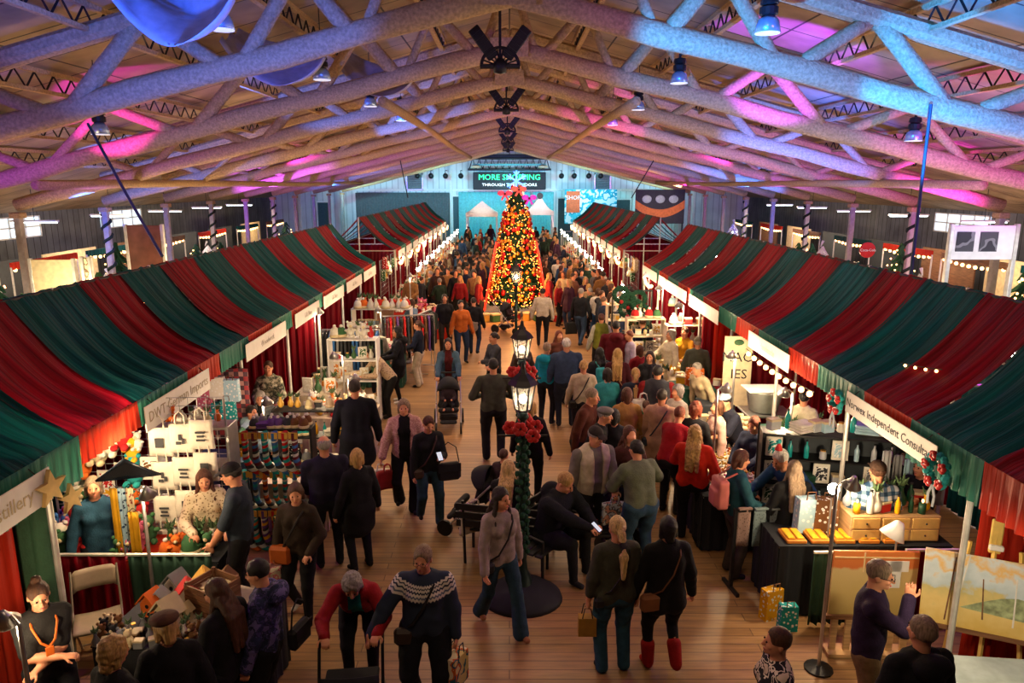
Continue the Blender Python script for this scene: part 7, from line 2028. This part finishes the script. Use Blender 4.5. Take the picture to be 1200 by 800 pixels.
# ================================================================== things carried, pushed and worn
def carried(loc, rz, kind, c, label, s=1.0, name=None):
    """hangs from loc downward"""
    x, y, z = loc
    m = c if not isinstance(c, str) else mat('bagcloth_' + c, c, .7, var=.15)
    if kind == 'tote':
        t = thing(name or 'tote_bag', label, 'bag', (x, y, z), rz)
        w_, h = .17 * s, .36 * s
        G().grid(lambda i, j: (-w_ + 2 * w_ * i / 8, .035 * math.sin(PI * i / 8) * (1 - .5 * j / 6), -.12 - h + h * j / 6), 8, 6, thick=.06).build('bag_body', m, t, smooth=True)
        for yy in (0, -.03): G().tube([(-.07 * s, yy, -.12), (-.05 * s, yy, -.02), (0, yy, 0), (.05 * s, yy, -.02), (.07 * s, yy, -.12)], .009, 5).build('strap', m, t)
    elif kind == 'purse':
        t = thing(name or 'handbag', label, 'bag', (x, y, z), rz)
        G().box((0, 0, -.11 * s), (.25 * s, .09 * s, .19 * s), ch=.03 * s).build('bag_body', m, t)
        G().box((0, -.048 * s, -.06 * s), (.24 * s, .01, .09 * s), ch=.004).build('flap', m, t)
        G().tube([(-.11 * s, 0, -.03), (-.08 * s, 0, .14 * s), (0, 0, .2 * s), (.08 * s, 0, .14 * s), (.11 * s, 0, -.03)], .008, 5).build('strap', m, t)
    elif kind == 'shopper':
        t = thing(name or 'shopping_bag', label, 'bag', (x, y, z), rz)
        w_ = .12 * s
        G().prism([(-w_, -.42 * s), (w_, -.42 * s), (w_ * .96, -.12), (-w_ * .96, -.12)], -.05, .05).build('bag_body', m, t)
        for yy in (-.045, .045): G().tube([(-.05, yy, -.12), (-.03, yy, -.01), (.03, yy, -.01), (.05, yy, -.12)], .006, 4).build('handle', m_blk, t)
    return t
def strap_across(J, c, label, side=1, w_=.012, bag=True, bagc=None, bs=.8, back=False):
    u = J['u']; y = -.098 * u * (-1 if back else 1)
    t = thing('crossbody_bag', label, 'bag', J['M'].translation, J['face'])
    m = mat('bagcloth_' + c, c, .7, var=.15)
    pts = [Vector((-side * .075 * u, 0, .845 * u)), Vector((-side * .05 * u, y * .8, .80 * u)), Vector((0, y * 1.12, .70 * u)), Vector((side * .06 * u, y * 1.0, .60 * u)), Vector((side * .105 * u, y * .4, .54 * u))]
    G().tube(pts, w_, 5).build('strap', m, t)
    q = pts[-1]
    G().box((q.x + side * .01, q.y + (0.02 if back else -.03), q.z - .06), (.2 * bs, .1 * bs, .18 * bs), ch=.03).build('bag_body', mat('bagcloth_' + (bagc or c), bagc or c, .6), t)
    return t
def backpack(J, c, label):
    u = J['u']; m = mat('bagcloth_' + c, c, .75, var=.12)
    t = thing('rucksack', label, 'rucksack', J['M'].translation, J['face'])
    b = Blob().box((0, .125 * u, .68 * u), (.06 * u, .02 * u, .09 * u), rnd=.04).box((0, .165 * u, .65 * u), (.045 * u, .01 * u, .05 * u), rnd=.025, k=.02).noise(.004)
    blob_obj(b, .014, 'pack_body', m, t)
    for s in (-1, 1): G().tube([(s * .05 * u, .12 * u, .80 * u), (s * .06 * u, .03 * u, .845 * u), (s * .06 * u, -.075 * u, .78 * u), (s * .075 * u, -.04 * u, .66 * u), (s * .05 * u, .11 * u, .58 * u)], .013, 5).build('strap', m, t)
    return t
H = lambda k, s: JJ[k]['hand' + s]
carried(H('nordic', 'L') + Vector((.0, 0, 0)), 1.1, 'shopper', pattern('art_bag', 'blotch', [(.65, .5, .22), (.02, .10, .16), (.6, .12, .03), (.7, .6, .4)], 7), 'blue and cream picture print bag hanging from the jumper wearer hand')
strap_across(JJ['nordic'], '1b1a1c', 'small black crossbody bag over the navy patterned jumper', -1, .014, bagc='33261e', bs=.9)
strap_across(JJ['center'], '15161a', 'black crossbody bag of the pale grey jumper wearer', -1, .01, bagc='18191c', bs=.7)
carried(H('blonde', 'L'), 0, 'shopper', '9a7428', 'mustard paper carrier beside the olive jumper wearer', .75)
strap_across(JJ['blonde'], '16161a', 'thin dark cross strap bag on the olive jumper back', 1, .009, bagc='1a1a1c', bs=.6, back=True)
strap_across(JJ['boots'], '6a4426', 'tan crossbody bag on the black coat over the red boots', 1, .008, bagc='7c4e2c', bs=1.0, back=True)
strap_across(JJ['orange_bag'], '1a1512', 'orange and gold print bag worn across the front', -1, .012, bagc='b0561c', bs=1.2)
t = carried(H('orange_bag', 'R') + Vector((0, 0, 0)), .3, 'tote', pattern('flower_tote', 'blotch', [(.62, .52, .36), (.55, .10, .14), (.62, .55, .4)], 16), 'cream tote with red flowers hanging by the left aisle', 1.0)
carried(H('pinkfleece', 'R'), .2, 'tote', 'b9b4b0', 'white carrier bag held by the pink fleece wearer', .8); carried(H('pinkfleece', 'R') + Vector((.1, -.03, 0)), .4, 'tote', '8c1a1c', 'red bag beside the white carrier', .8)
carried(H('pinkfleece', 'L'), .2, 'tote', '141416', 'black bag between the pink fleece and the black jumper', .7)
carried(JJ['blacktop']['hip'] + Vector((.28, 0, .1)), .3, 'purse', '1a1b1e', 'large black shoulder bag of the jeans wearer', 1.4); strap_across(JJ['blacktop'], '3a2418', 'brown cross strap bag over the black jumper', -1, .012, bagc='3c2a20')
carried(JJ['puffer']['hip'] + Vector((.25, .1, .15)), 1.3, 'purse', '121216', 'black handbag behind the mottled puffer jacket', 1.1)
carried(JJ['benchblond']['hip'] + Vector((-.42, -.1, .35)), .5, 'tote', 'b5a898', 'pale carrier bag hanging beside the bench', 1.0)
backpack(JJ['tealback'], 'b0605c', 'dusty pink rucksack on the dark teal jacket'); backpack(JJ['darkhair'], '1f8a90', 'turquoise rucksack in the right crowd')
strap_across(JJ['creamtop'], '1a1614', 'dark cross strap bag on the cream top', 1, .012, back=True); strap_across(JJ['burgundy'], '9a7048', 'tan bag on a long strap over the burgundy coat', -1, .009, back=True, bagc='a87850')
strap_across(JJ['pinkcoat'], '26303c', 'navy cross strap bag over the beige pink coat', 1, .012, back=True)
carried(H('capgrey', 'L'), .2, 'tote', pattern('clear_bag', 'blotch', [(.5, .55, .6), (.08, .09, .1), (.6, .3, .2)], 18), 'crumpled clear bag held by the cream waistcoat wearer', .8)
carried(H('walkblack', 'L'), .2, 'tote', '101114', 'dark bag of the striding black jacket', 1.0)
carried(JJ['vestman']['hip'] + Vector((-.25, -.1, .4)), .2, 'tote', 'c0b8b0', 'white carrier beside the charcoal waistcoat', 1.0); carried(JJ['m9']['hip'] + Vector((.2, -.15, .3)), .2, 'tote', '0f6a2c', 'bright green bag in the right crowd', 1.0)
# lanyard
J = JJ['lanyard']; u = J['u']
t = thing('lanyard', 'orange lanyard with badge round the dark-shirted vendor neck', 'lanyard', J['M'].translation, J['face'])
for s in (-1, 1): G().tube([(s * .05 * u, .02, .845 * u), (s * .055 * u, -.075 * u, .80 * u), (s * .03 * u, -.118 * u, .73 * u), (0, -.125 * u, .70 * u)], .009, 4).build('ribbon', cm('orange'), t)
G().box((0, -.13 * u, .68 * u), (.06, .01, .08), ch=.003).build('badge', cm('orange'), t)
# phones
for k, nm in (('phone', 'black phone held by the sitting person'), ('blacktop', 'phone held by the black jumper wearer')):
    h = (H(k, 'L') + H(k, 'R')) / 2 if k == 'phone' else H(k, 'L')
    put('mobile_phone', 'phone', nm, [('case', G().box((0, 0, 0), (.075, .15, .01), Matrix.Rotation(R(35), 3, 'X'), .003), m_blk, False), ('screen', G().box((0, -.003, .007), (.065, .135, .002), Matrix.Rotation(R(35), 3, 'X')), glow('phone_screen', (.5, .6, .7), .8), False)], h + Vector((0, 0, .03)), JJ[k]['face'])
t = thing('festive_hat', 'tiny red and teal festive hat on the bent grey head', 'hat', JJ['bluebent']['head'] + Vector((-.03, 0, .13)))
G().lathe([(.05, 0), (.03, .05), (0, .1)], 10).build('cone', cm('red'), t); G().ball((0, 0, .11), .03, 8).build('bobble', cm('teal'), t)
# walking frame
J = JJ['elder']; P0 = J['M'] @ Vector((0, -.72, 0))
t = thing('rollator', 'black wheeled walking frame pushed by the red jacket wearer', 'walking frame', P0, J['face'])
for s in (-1, 1):
    G().tube([(s * .27, .3, .93), (s * .27, .14, .95), (s * .27, .05, .85), (s * .27, -.22, .1)], .015, 6).build('side_tube', m_blk, t)
    G().tube([(s * .27, .0, .6), (s * .27, .3, .1)], .014, 6).build('rear_tube', m_alu, t)
    G().tube([(s * .27, .38, .93), (s * .27, .2, .94)], .022, 8).build('handle', mat('grip', (.02, .02, .02), .9), t)
    for y in (-.24, .32): G().tube([(s * .27 - .015, y, .095), (s * .27 + .015, y, .095)], .093, 16).build('wheel', m_blk, t)
G().box((0, 0, .58), (.46, .3, .05), ch=.015).build('seat', m_dkcloth, t)
G().grid(lambda i, j: (-.25 + .5 * i / 8, -.15 - .02 * math.sin(PI * i / 8) - .05 * (1 - j / 5), .22 + .5 * j / 5), 8, 5, thick=.015).build('fabric_bag', m_dkcloth, t, smooth=True)
G().tube([(-.27, -.2, .16), (.27, -.2, .16)], .014, 6).build('crossbar', m_alu, t)
def pushchair(loc, rz, label, c='17181c', kid=True, hood=True):
    t = thing('pushchair', label, 'pushchair', loc, rz)
    m = mat('pram_cloth_' + c, c, .8)
    for s in (-1, 1):
        G().tube([(s * .24, .5, 1.02), (s * .24, .38, .9), (s * .24, -.32, .14)], .014, 6).tube([(s * .24, .36, .12), (s * .24, -.02, .55)], .014, 6).build('frame_tube', m_alu, t)
        G().tube([(s * .24 - .02, -.36, .12), (s * .24 + .02, -.36, .12)], .115, 16).build('wheel', m_blk, t)
        G().tube([(s * .28 - .02, .38, .15), (s * .28 + .02, .38, .15)], .145, 18).build('wheel', m_blk, t)
    G().tube([(-.24, .5, 1.02), (.24, .5, 1.02)], .02, 8).build('push_bar', m_blk, t)
    b = Blob().cap((-.15, .2, .78), (.15, .2, .78), .06).cap((-.15, .08, .46), (.15, .08, .46), .07, k=.1).cap((-.15, -.2, .44), (.15, -.2, .44), .055, k=.12).cap((-.13, -.34, .24), (.13, -.34, .24), .04, k=.1)
    b.box((0, .12, .62), (.17, .03, .16), np.array(Matrix.Rotation(R(-14), 3, 'X')), rnd=.02, k=.04)
    blob_obj(b, .02, 'seat_shell', m, t)
    if hood:
        G().grid(lambda i, j: ((.23) * math.cos(PI * i / 12), .22 - .26 * math.sin(PI * j / 8 * .7) * (.25 + .75 * math.sin(PI * i / 12)), .72 + .30 * math.sin(PI * i / 12) * math.cos(PI * j / 8 * .42) + 0), 12, 8, thick=.01).build('hood', m, t, smooth=True)
    G().box((0, .12, .24), (.36, .4, .12), ch=.03).build('storage_basket', m_blk, t)
    if kid:
        a = rz
        R3 = Matrix.Rotation(rz, 3, 'Z'); q = Vector(loc) + R3 @ Vector((0, .02, .44))
        o = JJ.setdefault('tot' + label, person(q, math.degrees(rz), .92, 3, 'small child sitting in the %s' % label, sit=.02, lean=-6, hair='short', hc='brown', tc='2c2024', pants='1c1c22', feet=True, shoes='b0a8a0', L=(.08, .2, .22), Rr=(.08, .2, .22), name='person'))
    return t
J = JJ['denim']; pushchair(J['M'] @ Vector((0, -.78, 0)), J['face'], 'black pushchair before the denim jacket wearer')
J = JJ['greygreen']; pushchair(J['M'] @ Vector((0, -.82, 0)), J['face'], 'dark pushchair hidden behind the grey green jumper', kid=False)
p = atz(597, 390, 0); pushchair((p.x, p.y, 0), R(60), 'pushchair parked by the third lamp post', kid=True)
p = atz(565, 545, 1.0); pushchair((p.x - .1, p.y, 0), R(-110), 'pushchair beside the blond sitter', kid=False)
# ceiling side: cables and stage speakers
